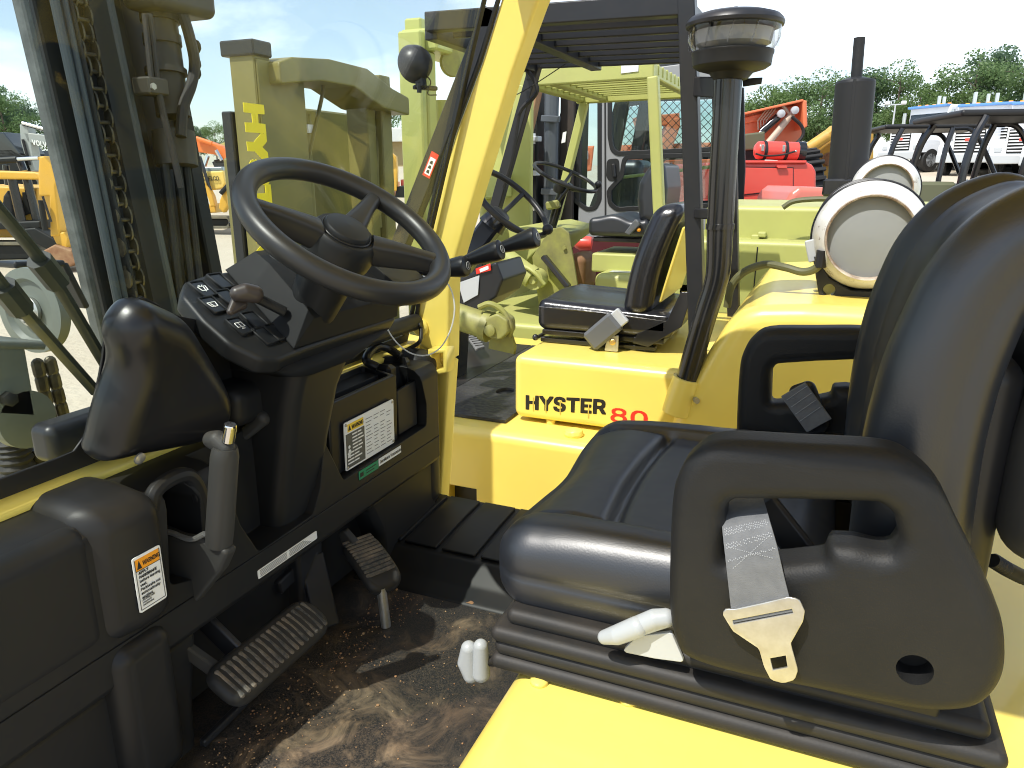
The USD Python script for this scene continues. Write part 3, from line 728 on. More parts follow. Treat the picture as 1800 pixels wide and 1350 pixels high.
    pl = Polygon(L_)
    pl = Polygon([(x, z) for x, z in L_])
    obj('pillar', slab(rounded(pl, .006), 1.60, 1.665, .008), M['yellow'], F)
    lo = [(-.985, .74), (-.90, .74), L_[0], L_[1]]
    obj('pillar_foot', slab(lo, 1.605, 1.66, .006), M['yellow'], F)
    e = np.array([(x, 1.597, z) for x, z in XZ([(733, 560), (757, 377), (797, 234), (843, 110), (877, 0), (925, -150)], 1.60)])
    obj('pillar_seal', tube(spline(e, 4), .0055, 8), M['seal'], F)
    near_p = [(x + 0.0, z) for x, z in L_]
    # overhead guard
    top = max(z for _, z in L_)
    gx0 = max(x for _, z in zip(L_, L_) for x in [z[0]] if True) - .05
    g = sub(F, 'overhead_guard')
    for y in (.28, 1.60):
        obj('roof_rail', cbox(gx0 - .12, 0.75, y, y + .065, top - .03, top + .05, .01), M['yellow'], g)
        obj('rear_leg', bar((0.72, y + .032, top), (.86, y + .032, 1.3), .065, .08), M['yellow'], g)
    obj('roof_panel', cbox(gx0 - .11, .74, .345, 1.598, top - .01, top + .03, .006), M['yellow'], g)  # out of view; made solid to shade the seat without bar stripes
    # little loop bracket on the pillar, clip and cable seal
    q = XZ([(757, 612), (789, 612), (791, 652), (770, 657), (757, 640)], 1.57)
    inn = XZ([(764, 620), (783, 618), (784, 645), (770, 649), (764, 640)], 1.57)
    obj('loop_bracket', slab(Polygon(q, [inn]), 1.555, 1.60, .003), M['yellow'], F)
    c = P(740, 575, Y=1.60)
    obj('pillar_clip', [lathe([(.022, 0), (.022, .006), (.018, .01)], c, (0, -1, 0), 18)], M['yellow'], F)
    obj('latch', [tube(spline([P(668, 590, Y=1.58), P(705, 575, Y=1.57), P(740, 571, Y=1.575)], 4), .006, 8), tube(spline([P(740, 575, Y=1.58), P(738, 600, Y=1.56), P(715, 615, Y=1.56)], 4), .005, 8)], M['black_satin'], F)
    wire = [P(x, y, Y=1.40) for x, y in ((678, 560), (682, 580), (700, 605), (725, 622), (752, 624), (775, 610), (792, 580), (799, 545), (795, 515), (786, 497))]
    obj('wire_seal', tube(spline(wire, 6), .0016, 6), M['white'], F)
    # ---------------- pedals
    def pedal(name, cx, cy, cz, w, l, tilt, n, yawp=0):
        p = sub(F, name)
        R = trimesh.transformations.euler_matrix(0, tilt, yawp)[:3, :3]
        tr = lambda m: (m[0] @ R.T + np.array([cx, cy, cz]), m[1])
        v, f = plate(rounded([(-l / 2, -w / 2), (l / 2, -w / 2), (l / 2, w / 2), (-l / 2, w / 2)], .03), .025, .0115, (0, 0, 0), (1, 0, 0), (0, 1, 0), nb=5)
        v[:, 2] -= .25 * (v[:, 0] ** 2) / l
        obj('pad', tr((v, f)), M['rubber'], p)
        for i in range(n):
            y = -w / 2 + .018 + (w - .036) * i / (n - 1)
            if name == 'brake_pedal': b_ = cbox(-l * .34, l * .40, y - .0043, y + .0043, .008, .0150, .0025)
            else:
                x = -l / 2 + l * (i + 1) / (n + 1) * .8; b_ = cbox(x - .0040, x + .0040, -w * .42, w * .42, .008, .0145, .002)
            bb = b_[0].copy(); bb[:, 2] -= .25 * (bb[:, 0] ** 2) / l
            obj('tread_rib', tr((bb, b_[1])), M['pedal'], p)
        return p
    p = pedal('brake_pedal', -.798, .838, .905, .245, .085, .50, 17)
    obj('pedal_arm', bar((-.965, .80, 1.0), (-.83, .80, .905), .012, .04), M['black_satin'], p)
    obj('pedal_link', bar((-.90, .72, .98), (-.84, .76, .90), .02, .02), M['plastic_grey'], p)
    p = pedal('accelerator_pedal', -.815, 1.166, .895, .082, .15, .42, 11, -.45)
    obj('pedal_arm', slab(rounded(XZ([(598, 935), (607, 930), (640, 968), (655, 985), (615, 985)], 1.18), .003), 1.172, 1.19, .003), M['plastic_grey'], p)
    obj('stop_button', cyl((-.76, 1.125, .78), (-.77, 1.13, .865), .010), M['steel'], F)
    v, f = rbox(-.955, -.90, 1.04, 1.12, .78, .96, .01, .03)
    obj('pedal_bracket', [(v, f), bar((-.91, 1.09, .93), (-.85, 1.05, .80), .05, .012), bar((-.93, 1.0, .90), (-.93, 1.12, .92), .03, .03)], M['black_satin'], F)
    obj('floor_rod', bar(P(355, 1308, Z=.79), P(560, 1105, Z=.79), .014, .014), M['black_satin'], F)
    # ---------------- parking brake
    pb = sub(F, 'parking_brake')
    yb = .752
    h0, h1 = P(385, 955, Y=yb), P(396, 785, Y=yb)
    ax = (h1 - h0)
    hp = [h0 + ax * t for t in (0, .15, .45, .75, .93, 1.0)]
    v, f = tube(spline(hp, 4), np.interp(np.linspace(0, 1, 21), [0, .2, .75, 1], [.0195, .0205, .020, .0165]), 18, flat=1.0)
    obj('grip', (v, f), M['plastic_grey'], pb, smooth=60)
    top_ = P(383, 778, Y=yb)
    obj('grip_head', hullof([(top_ + [.0, 0, .004], .014), (top_ + [-.011, 0, .003], .0125), (top_ + [.014, 0, -.006], .013)], 2), M['plastic_grey'], pb, smooth=60)
    b0 = P(401, 775, Y=yb); b1 = P(404, 752, Y=yb)
    obj('release_button', lathe([(.0095, 0), (.0095, .024), (.008, .027)], b0, b1 - b0, 18), M['chrome'], pb)
    br = XZ([(358, 938), (410, 965), (395, 1000), (345, 1062), (332, 1050), (270, 945), (283, 925), (320, 940), (350, 945)], yb)
    obj('bracket', slab(rounded(br, .006), yb - .012, yb + .012, .006), M['plastic_grey'], pb)
    e = spline([P(x, y, Y=yb - .014) for x, y in ((268, 930), (300, 936), (335, 948), (360, 938))], 5)
    obj('bracket_edge', tube(e, .0042, 8), M['steel'], pb)
    e = [P(235, 885, Y=yb), P(262, 915, Y=yb), P(283, 945, Y=yb)]
    obj('brake_link', tube(spline(e, 4), .009, 8), M['plastic_grey'], pb)
    # ---------------- steering column
    W0 = np.array([-.7285, 1.03, 1.594]); TH, RO = math.radians(34.23), .083
    ca = np.array([math.cos(TH), 0, -math.sin(TH)]); cn0 = np.array([math.sin(TH), 0, math.cos(TH)])
    cy = np.array([0, math.cos(RO), 0]) + cn0 * math.sin(RO); cn = np.cross(ca, cy)
    yv = np.array([0, 1.0, 0])
    L3 = lambda a, y, n: W0 + ca * a + yv * y + cn0 * n
    col = sub(F, 'steering_column')
    def ring(cx, cy_, cz, hx, hy, r=.03, n=7):
        pts = []
        for sx, sy, a0 in ((1, 1, 0), (-1, 1, 90), (-1, -1, 180), (1, -1, 270)):
            for k in range(n):
                a = math.radians(a0 + 90 * k / (n - 1)); pts.append((cx + sx * (hx - r) + r * math.cos(a), cy_ + sy * (hy - r) + r * math.sin(a), cz))
        return np.array(pts)
    rings = [ring(-.915, 1.035, .985, .042, .075), ring(-.912, 1.035, 1.08, .044, .07), ring(-.898, 1.035, 1.20, .056, .07), ring(-.886, 1.035, 1.30, .070, .075), ring(-.878, 1.04, 1.36, .085, .082)]
    n = len(rings[0]); V = np.vstack(rings); Fc = []
    for i in range(len(rings) - 1):
        for k in range(n): Fc += [(i * n + k, i * n + (k + 1) % n, (i + 1) * n + (k + 1) % n), (i * n + k, (i + 1) * n + (k + 1) % n, (i + 1) * n + k)]
    obj('post', (V, np.array(Fc)), M['plastic'], col, smooth=60)
    tray = rounded([(-.158, -.07), (-.150, -.125), (-.118, -.158), (-.058, -.170), (0, -.170), (.048, -.146), (.060, -.115), (.056, -.04), (.054, .25), (-.158, .25)], .008)
    cols = dict(U=ca, V=yv)
    obj('pod_tray', plate(tray, .034, .008, L3(0, 0, -.219), ca, yv), M['plastic'], col)
    lowp = [L3(a, y, n_) for a, y, n_ in ((-.15, -.10, -.226), (.054, -.10, -.226), (.052, .25, -.226), (-.15, .25, -.226), (-.14, -.06, -.262), (.050, -.075, -.262), (.048, .20, -.262), (-.14, .20, -.262))]
    fun = hull(np.array(lowp), ring(-.872, 1.04, 1.352, .088, .085))
    obj('pod_funnel', fun, M['plastic_matte'], col)
    cen = [L3(a, y, n_) for a, y, n_ in ((-.158, -.028, -.2), (.05, -.072, -.2), (.052, .25, -.2), (-.158, .25, -.2))] + [L3(a, y, n_) for a, y, n_ in ((-.142, .006, -.152), (-.10, -.004, -.146), (.022, -.036, -.146), (.036, -.03, -.155), (.04, .235, -.155), (.02, .24, -.146), (-.142, .24, -.152))]
    obj('pod_hood', hull(np.array(cen)), M['plastic_matte'], col, smooth=25)
    obj('display_slot', plate(rounded([(-.125, .02), (-.102, .02), (-.102, .10), (-.125, .10)], .003), .003, .0008, L3(0, 0, -.1487), ca, yv), M['ink'], col)
    # rocker switches with white pictograms
    def icon(kind, o, sc):
        s_ = []
        def ln(*p): s_.append(tube([o + ca * (q[1] * -sc) + yv * (q[0] * sc) + cn0 * .0006 for q in p], .00075, 4))
        if kind == 0: ln((-1, .6), (1, .6)); ln((-1, .6), (-.7, -.6)); ln((1, .6), (.7, -.6)); ln((-.7, -.6), (.7, -.6)); ln((0, -.9), (.4, .4)); ln((-.5, 1.0), (-.2, .75)); ln((.5, 1.0), (.2, .75))
        if kind == 1: ln((-1, .6), (1, .6)); ln((-1, .6), (-.7, -.6)); ln((1, .6), (.7, -.6)); ln((-.7, -.6), (.7, -.6)); ln((0, -.8), (-.4, .3))
        if kind == 2: ln((-.8, .8), (.8, .8)); ln((-.8, .8), (-.9, -.4)); ln((.8, .8), (.9, -.4)); ln((-.9, -.4), (.9, -.4)); ln((0, .8), (0, -.9)); ln((-.4, -.9), (.4, -.9))
        return s_
    def sw(px, py): 
        r = ray(px, py); p0 = W0 + cn0 * -.2; t = ((p0 - CAM) @ cn0) / (r @ cn0); q = CAM + r * t - W0
        return q @ ca, q[1]
    well = sub(col, 'switch_well') if False else None
    for k, (px, py, kind) in enumerate(((357, 508, 0), (388, 494, None), (374, 536, 1), (402, 523, None), (422, 573, 2), (447, 562, None), (466, 590, None), (487, 583, None))):
        a, y = sw(px, py)
        obj('rocker_switch', plate(rounded([(a - .017, y - .0125), (a + .017, y - .0125), (a + .017, y + .0125), (a - .017, y + .0125)], .003), .004, .0012, L3(0, 0, -.2012), ca, yv), M['switch'], col)
        fr = Polygon([(a - .020, y - .0155), (a + .020, y - .0155), (a + .020, y + .0155), (a - .020, y + .0155)], [[(a - .0175, y - .013), (a - .0175, y + .013), (a + .0175, y + .013), (a + .0175, y - .013)]])
        obj('switch_frame', plate(fr, .007, .001, L3(0, 0, -.2005), ca, yv), M['plastic'], col)
        if kind is not None: obj('pictogram', icon(kind, L3(a, y, -.1992), .0085), M['white'], col)
    def pn(px, py, n_):
        r = ray(px, py); p0 = W0 + cn0 * n_; t = ((p0 - CAM) @ cn0) / (r @ cn0); return CAM + r * t
    dl = sub(F, 'direction_lever')
    k0 = pn(432, 520, -.165)
    obj('knob', hullof([(pn(418, 516, -.155), .0125), (pn(447, 517, -.15), .0145), (pn(432, 512, -.148), .013)], 3), M['knob_brown'], dl, smooth=60)
    obj('knob_wings', hullof([(pn(405, 548, -.18), .006), (pn(425, 535, -.175), .009), (pn(418, 520, -.165), .008)], 2), M['knob_brown'], dl, smooth=60)
    obj('stem', tube([pn(445, 520, -.16), pn(500, 548, -.17)], .009, 10), M['plastic'], dl)
    obj('collar', plate(rounded([sw(450, 495), sw(500, 520), sw(488, 552), sw(470, 548), sw(445, 515)], .004), .012, .003, L3(0, 0, -.195), ca, yv), M['plastic'], dl)
    obj('arrow_mark', [plate([(x_ - .004, y_ - .002), (x_ + .004, y_ - .002), (x_ + .004, y_ + .002), (x_ - .004, y_ + .002)], .0006, .0001, L3(0, 0, -.1886), ca, yv) for x_, y_ in (sw(462, 501), sw(474, 509))], M['white'], dl, smooth=False)
    # ---------------- steering wheel
    sw_ = sub(F, 'steering_wheel')
    R3 = lambda r, ang, n_: W0 + ca * (r * math.cos(ang)) + cy * (r * math.sin(ang)) + cn * n_
    T = np.linspace(0, 2 * math.pi, 97)[:-1]
    obj('rim', tube([R3(.1665, t, 0) for t in T], .0185, 20, True), M['wheel'], sw_, smooth=True)
    hub_o = W0 - cn * .110
    obj('hub', lathe([(.044, .045), (.058, .055), (.060, .07), (.056, .094), (.050, .103)], hub_o, cn, 40), M['plastic'], sw_, smooth=40)
    obj('horn_cap', lathe([(.0395, 0), (.0395, .006), (.037, .0105), (.025, .0135), (0, .0145)], W0 - cn * .0075, cn, 36, True), M['plastic'], sw_, smooth=40)
    obj('cap_ring', tube([R3(.0415, t, -.006) for t in T[::2]], .0022, 8, True), M['plastic_gloss'], sw_, smooth=True)
    for deg, tall in ((238, .034), (112, .024), (40, .034)):
        a0 = math.radians(deg); ss = []
        for t in np.linspace(0, 1, 9):
            r = .045 + (.160 - .045) * t
            n_ = -.024 + .022 * t
            w = .030 * (1 - t) + .017 + .012 * t ** 4
            hh = (.048 if tall > .03 else .040) * (1 - .36 * t ** 1.5)
            ss.append((r, n_, w, hh))
        V, Fc = [], []
        m = 14
        for r, n_, w, hh in ss:
            for j in range(m):
                b_ = 2 * math.pi * j / m
                cxx, czz = math.copysign(abs(math.cos(b_)) ** .6, math.cos(b_)), math.copysign(abs(math.sin(b_)) ** .6, math.sin(b_))
                V.append(R3(r, a0, n_ + czz * hh / 2) + (np.cross(cn, R3(1, a0, 0) - W0)) * cxx * w / 2)
        for i in range(len(ss) - 1):
            for j in range(m): Fc += [(i * m + j, i * m + (j + 1) % m, (i + 1) * m + (j + 1) % m), (i * m + j, (i + 1) * m + (j + 1) % m, (i + 1) * m + j)]
        obj('spoke', (np.array(V), np.array(Fc)[:, ::-1]), M['wheel'], sw_, smooth=True)
    obj('column_neck', cyl(W0 - cn * .21, W0 - cn * .06, .040, .050, 28), M['plastic'], col)
    obj('tilt_lever', [hullof([(P(432, 762, Y=.955), .011), (P(462, 735, Y=.96), .014)], 2), tube([P(455, 738, Y=.96), P(480, 725, Y=.99)], .01, 10)], M['plastic_grey'], col, smooth=60)
    # hydraulic levers behind the wheel
    hl = sub(F, 'hydraulic_lever_set')
    for (x0, y0), (x1, y1), yy_ in (((690, 485), (822, 467), 1.38), ((760, 478), (882, 438), 1.44), ((840, 448), (945, 416), 1.50)):
        a, b_ = P(x0, y0, Y=yy_), P(x1, y1, Y=yy_)
        d_ = (b_ - a) / np.linalg.norm(b_ - a); Lh = np.linalg.norm(b_ - a)
        obj('lever_knob', lathe([(.009, Lh - .105), (.012, Lh - .09), (.016, Lh - .06), (.0205, Lh - .03), (.0225, Lh - .012), (.021, Lh - .003), (.014, Lh)], a, d_, 24), M['plastic_gloss'], hl, smooth=50)
        obj('lever_rod', tube(spline([a + d_ * (Lh - .09), a + d_ * .02, a - np.array([.07, 0.06, .05]), np.array([a[0] - .10, yy_ - .16, 1.42])], 5), .008, 8), M['black'], hl)
        u_ = np.cross(d_, [0, 1.0, 0])
        obj('lever_mark', [tube([b_ + d_ * .0015 + np.array([0, .008 * math.cos(t), 0]) + u_ * (.008 * math.sin(t)) for t in T[::8]], .0009, 4, True), bar(b_ + d_ * .0015 - u_ * .005, b_ + d_ * .0015 + u_ * .005, .0015, .0015, (0, 1, 0), 1e-4)], M['thread'], hl)
    obj('lever_console', hull(np.array([L3(a, y, n_) for a in (-.10, .03) for y in (.22, .33) for n_ in (-.2, -.13)])), M['plastic'], hl)
    return F
ARM_OUT = [(1176, 900), (1188, 842), (1214, 804), (1262, 781), (1400, 787), (1545, 796), (1602, 816), (1652, 862), (1692, 942), (1742, 1042), (1768, 1110), (1772, 1180), (1755, 1226), (1715, 1256), (1640, 1262), (1560, 1249), (1420, 1220), (1300, 1196), (1207, 1166), (1182, 1132), (1172, 1060)]
ARM_IN = [(1272, 902), (1285, 886), (1400, 887), (1548, 892), (1572, 910), (1583, 955), (1568, 979), (1541, 979), (1501, 968), (1455, 966), (1450, 992), (1377, 1000), (1270, 998)]

def suspension_seat(F):
    S = sub(F, 'seat')
    yc, hw = 1.055, .265
    # cushion with rolled front, raised side bolsters and sewn grooves
    v, f = rbox(-.372, .05, yc - hw, yc + hw, 1.112, 1.246, .052, .0048)
    x, y, z = v.T.copy()
    top = np.clip((z - 1.19) / .05, 0, 1)
    u = (y - yc) / hw
    def grv(d, w): return np.exp(-(d / w) ** 2)
    gx = -.228 - .012 * (1 - np.clip(np.abs(u) / .7, 0, 1) ** 2)
    inner = 1 / (1 + np.exp((np.abs(y - yc) - .185) / .0035))
    dz = -.010 * inner * (x > -.36) - .012 * np.clip(-(x + .225) / .14, 0, 1) ** 2
    dz -= .012 * grv(x - gx - .004, .0085) * inner + .007 * inner / (1 + np.exp(-(x - gx) / .005))
    dz -= .009 * grv(np.abs(y - yc) - .188, .006) * np.clip((x + .365) / .02, 0, 1)
    dz += .010 * np.clip((np.abs(u) - .7) / .3, 0, 1) * np.clip((x + .30) / .2, 0, 1)
    dz += .006 * inner * np.exp(-((x + .29) / .04) ** 2)
    v[:, 2] += dz * top
    fr = np.clip(-(x + .28) / .09, 0, 1)
    v[:, 0] += fr * (.018 * np.exp(-((u + .1) / .45) ** 2)) * np.clip((z - 1.12) / .1, 0, 1)
    # soft side crease below the top roll
    v[:, 1] += np.sign(u) * -.004 * grv(z - 1.175, .006) * (np.abs(u) > .9)
    v[:, 2] += .0015 * (meshkit.fbm(v * 14) - .5) * 2
    obj('cushion', (v, f), M['vinyl'], S, smooth=True)
    # backrest
    cx = np.array([(.060, 1.14), (.052, 1.26), (.049, 1.36), (.055, 1.46), (.068, 1.53), (.09, 1.595), (.128, 1.648), (.18, 1.678), (.25, 1.692)])
    cv = spline(np.c_[cx[:, 0], np.zeros(len(cx)), cx[:, 1]], 10)[:, [0, 2]]
    s = np.r_[0, np.cumsum(np.hypot(*np.diff(cv, axis=0).T))]
    H = s[-1]
    v, f = rbox(0, .125, -hw + .012, hw - .012, 0, H, .055, .012)
    x, y, z = v.T.copy()
    B = np.stack([np.interp(z, s, cv[:, 0]), np.interp(z, s, cv[:, 1])], 1)
    tx_, tz_ = np.gradient(cv[:, 0], s), np.gradient(cv[:, 1], s)
    T = np.stack([np.interp(z, s, tx_), np.interp(z, s, tz_)], 1); T /= np.linalg.norm(T, axis=1, keepdims=True)
    N = np.stack([T[:, 1], -T[:, 0]], 1)
    front = np.clip(1 - x / .11, 0, 1)
    u = np.abs(y) / hw
    mid = np.clip(np.sin(math.pi * np.clip(z / H, 0, 1)), 0, 1) ** .5
    dx = .052 * (1 / (1 + np.exp((u - .62) / .06))) * mid * front
    dx += .010 * np.exp(-((u - .66) / .035) ** 2) * front
    t2 = np.clip(z / H, 0, 1)
    thick = 1 - .25 * t2 ** 2
    xx_ = x * thick + dx
    yy_ = y * (1 - .13 * t2 ** 3) - np.sign(y) * .010 * np.exp(-((x - .085) / .018) ** 2) * (u > .8)
    v = np.stack([B[:, 0] + N[:, 0] * xx_, yc + yy_, B[:, 1] + N[:, 1] * xx_], 1)
    v += (meshkit.fbm(v * 12)[:, None] - .5) * .003
    obj('backrest', (v, f), M['vinyl'], S, smooth=True)
    sh, f = rbox(.185, .275, yc - .232, yc + .232, 1.285, 1.66, .05, .03)
    k = np.clip((sh[:, 2] - 1.40) / .26, 0, 1)
    sh[:, 0] += .095 * k ** 2 + .02 * (1 - ((sh[:, 1] - yc) / .25) ** 2)
    obj('back_shell', (sh, f), M['plastic_grey'], S, smooth=60)
    sm = spline([P(x, y, Y=.803) for x, y in ((1770, 400), (1745, 450), (1727, 520), (1718, 585), (1721, 635), (1722, 670), (1708, 720), (1692, 765))], 6)
    obj('back_frame', rbox(.10, .20, yc - .20, yc + .20, 1.10, 1.50, .03, .05), M['black_satin'], S)
    # hip restraints
    for y0 in (.72, 1.33):
        out, inn = XZ(ARM_OUT, .72), XZ(ARM_IN, .72)
        o_, i_ = spline(np.c_[out, np.zeros(len(out))], 4, True)[:, :2], rounded(inn, .006)
        pl = Polygon(o_, [list(i_.exterior.coords)])
        v, f = plate(pl, .060, .0225, (0, y0 + .03, 0), (1, 0, 0), (0, 0, 1), nb=5, s=.006)
        h = P(1608, 1178, Y=.72)
        m = (v, f)
        if y0 < 1:
            m = cut(m, cyl((h[0], .70, h[2]), (h[0], .752, h[2]), .0165, n=28))
        obj('hip_restraint', m, M['foam'], S, smooth=50)
        o = obj('restraint_core', slab([(-.04, 1.10), (.16, 1.10), (.16, 1.26), (-.04, 1.24)], y0 + .02 + (.04 if y0 < 1 else -.04), y0 + .04 + (.035 if y0 < 1 else -.035), .004), M['black_satin'], S)
    # suspension bellows
    for i in range(4):
        z0 = 1.047 + i * .0205
        g = .004 * (i % 2) + (.012 if i == 3 else 0)
        b = rbox(-.357 + g, .225 - g, .762 + g, 1.348 - g, z0, z0 + .0225, .011, .06)
        obj('bellows_fold', b, M['rubber'], S, smooth=60)
    obj('base_plate', cbox(-.34, .20, .78, 1.33, 1.0452, 1.052, .002), M['black_satin'], S)
    obj('slide_rail', cbox(-.30, .15, .795, .83, 1.118, 1.128, .002), M['steel'], S)
    # pale weight handle and its plate
    hp = [P(x, y, Y=.752) for x, y in ((1060, 1118), (1095, 1108), (1125, 1098), (1150, 1088))]
    hnd = hullof([(hp[0], .010), (P(1085, 1125, Y=.75), .009)], 2)
    obj('weight_handle', hullof([(P(1063, 1120, Y=.75), .0085), (P(1085, 1116, Y=.748), .0115), (P(1120, 1102, Y=.75), .0125)], 3), M['grey_knob'], S, smooth=60)
    obj('weight_handle_arm', hullof([(P(1112, 1104, Y=.752), .0115), (P(1150, 1088, Y=.756), .0115), (P(1170, 1086, Y=.760), .011)], 3), M['grey_knob'], S, smooth=60)
    pl = XZ([(1092, 1146), (1120, 1118), (1180, 1112), (1203, 1165), (1150, 1158)], .757)
    obj('handle_plate', slab(rounded(pl, .003), .757, .763, .001), M['hood_label'], S)
    # knob at the front
    kn = sub(S, 'slide_knob')
    p = lambda x, y: P(x, y, Y=.905)
    obj('knob_lobe', hullof([(p(824, 1140), .0125), (p(818, 1165), .0125), (p(828, 1186), .013)], 3), M['grey_knob'], kn, smooth=60)
    obj('knob_lobe', hullof([(p(845, 1136), .0115), (p(842, 1160), .009), (p(846, 1184), .014)], 3), M['grey_knob'], kn, smooth=60)
    obj('knob_rod', cyl(p(845, 1160), P(905, 1166, Y=.93), .008), M['black_satin'], kn)
    # seat belt, tongue and stalks
    bt = sub(S, 'seat_belt')
    r0 = [(P(1268, 872, Y=.80), P(1338, 868, Y=.80)), (P(1268, 893, Y=.765), P(1345, 888, Y=.765)), (P(1270, 930, Y=.728), P(1352, 912, Y=.728)), (P(1276, 985, Y=.712), P(1366, 960, Y=.712)), (P(1282, 1040, Y=.7085), P(1380, 1020, Y=.7085)), (P(1288, 1094, Y=.707), P(1394, 1074, Y=.707))]
    a, b_ = spline([q[0] for q in r0], 4), spline([q[1] for q in r0], 4)
    nn = np.array([0, -1.0, 0]) * .0013
    V = np.vstack([a + nn, b_ + nn, a - nn, b_ - nn]); n = len(a); Fc = []
    for i in range(n - 1):
        for (p0, p1) in ((0, n), (3 * n, 2 * n), (2 * n, 0), (n, 3 * n)):
            Fc += [(p0 + i, p0 + i + 1, p1 + i + 1), (p0 + i, p1 + i + 1, p1 + i)]
    obj('webbing', (V, np.array(Fc)), M['webbing'], bt, smooth=20)
    st = []
    rng = random.Random(3)
    def onb(s_, t): 
        i = s_ * (n - 1); k = min(int(i), n - 2); fr = i - k
        return (a[k] * (1 - fr) + a[k + 1] * fr) * (1 - t) + (b_[k] * (1 - fr) + b_[k + 1] * fr) * t + nn * 1.3
    for s0 in (.395, .415, .435, .50, .52, .60):
        for t in np.linspace(.05, .95, 26):
            if rng.random() < .15: continue
            st.append(bar(onb(s0 + .006 * math.sin(t * 60), t), onb(s0 + .010 + .004 * math.sin(t * 60), t + .012), .0008, .0006, (0, 1, 0), 1e-4))
    for t0, t1 in ((.1, .9), (.9, .1)):
        for k in range(20):
            q = k / 20
            st.append(bar(onb(.52 + .14 * q, t0 + (t1 - t0) * q), onb(.526 + .14 * q, t0 + (t1 - t0) * (q + .02)), .0008, .0006, (0, 1, 0), 1e-4))
    obj('stitching', st, M['thread'], bt, smooth=False, kind='stuff')
    out = XZ([(1269, 1078), (1276, 1069), (1289, 1071), (1340, 1060), (1386, 1049), (1405, 1053), (1415, 1074), (1412, 1092), (1390, 1131), (1403, 1178), (1397, 1195), (1377, 1201), (1355, 1195), (1343, 1172), (1334, 1140), (1288, 1109)], .705)
    h1 = XZ([(1354, 1157), (1381, 1152), (1384, 1172), (1359, 1177)], .705)
    h2 = XZ([(1288, 1090), (1392, 1070), (1394, 1077), (1290, 1097)], .705)
    obj('belt_tongue', plate(Polygon(list(rounded(out, .003).exterior.coords), [h1, h2]), .0026, .0009, (0, .7055, 0), (1, 0, 0), (0, 0, 1), nb=2), M['steel'], bt, smooth=30)
    obj('buckle_stalk', bar(P(1338, 880, Y=.835), P(1436, 1005, Y=.81), .034, .012, (0, 1, 0), .004), M['black_satin'], bt)
    q = [P(x, y, Y=1.285) for x, y in ((1398, 690), (1440, 748))]
    obj('far_strap', bar(q[0] + (q[0] - q[1]) * .1, q[1], .046, .004, (0, 1, 0), .001), M['webbing'], bt)
    obj('far_strap_stitching', [bar(*[P(x + 26 * t - k * 4.5, y - 18 * t - k * 6.5 + 7 * k, Y=1.2815) for x, y in ((1383 + k * 12, 703 + k * 12), (1388 + k * 12, 700 + k * 12))], .0009, .0006, (0, 1, 0), 1e-4) for k in range(4) for t in np.linspace(0, 1.2, 9)], M['thread'], bt, smooth=False, kind='stuff')
    obj('far_buckle', hullof([(P(1402, 690, Y=1.30), .014), (P(1420, 684, Y=1.30), .014), (P(1440, 745, Y=1.31), .016)], 2), M['black_satin'], bt)
    # corrugated cable behind the seat
    c = spline([P(1745, 985, Y=1.0), P(1775, 1003, Y=1.02), P(1810, 1018, Y=1.06), P(1850, 1020, Y=1.15)], 12)
    obj('seat_cable', tube(c, .009 + .0012 * (np.arange(len(c)) % 2), 10), M['rubber'], S)
    return S
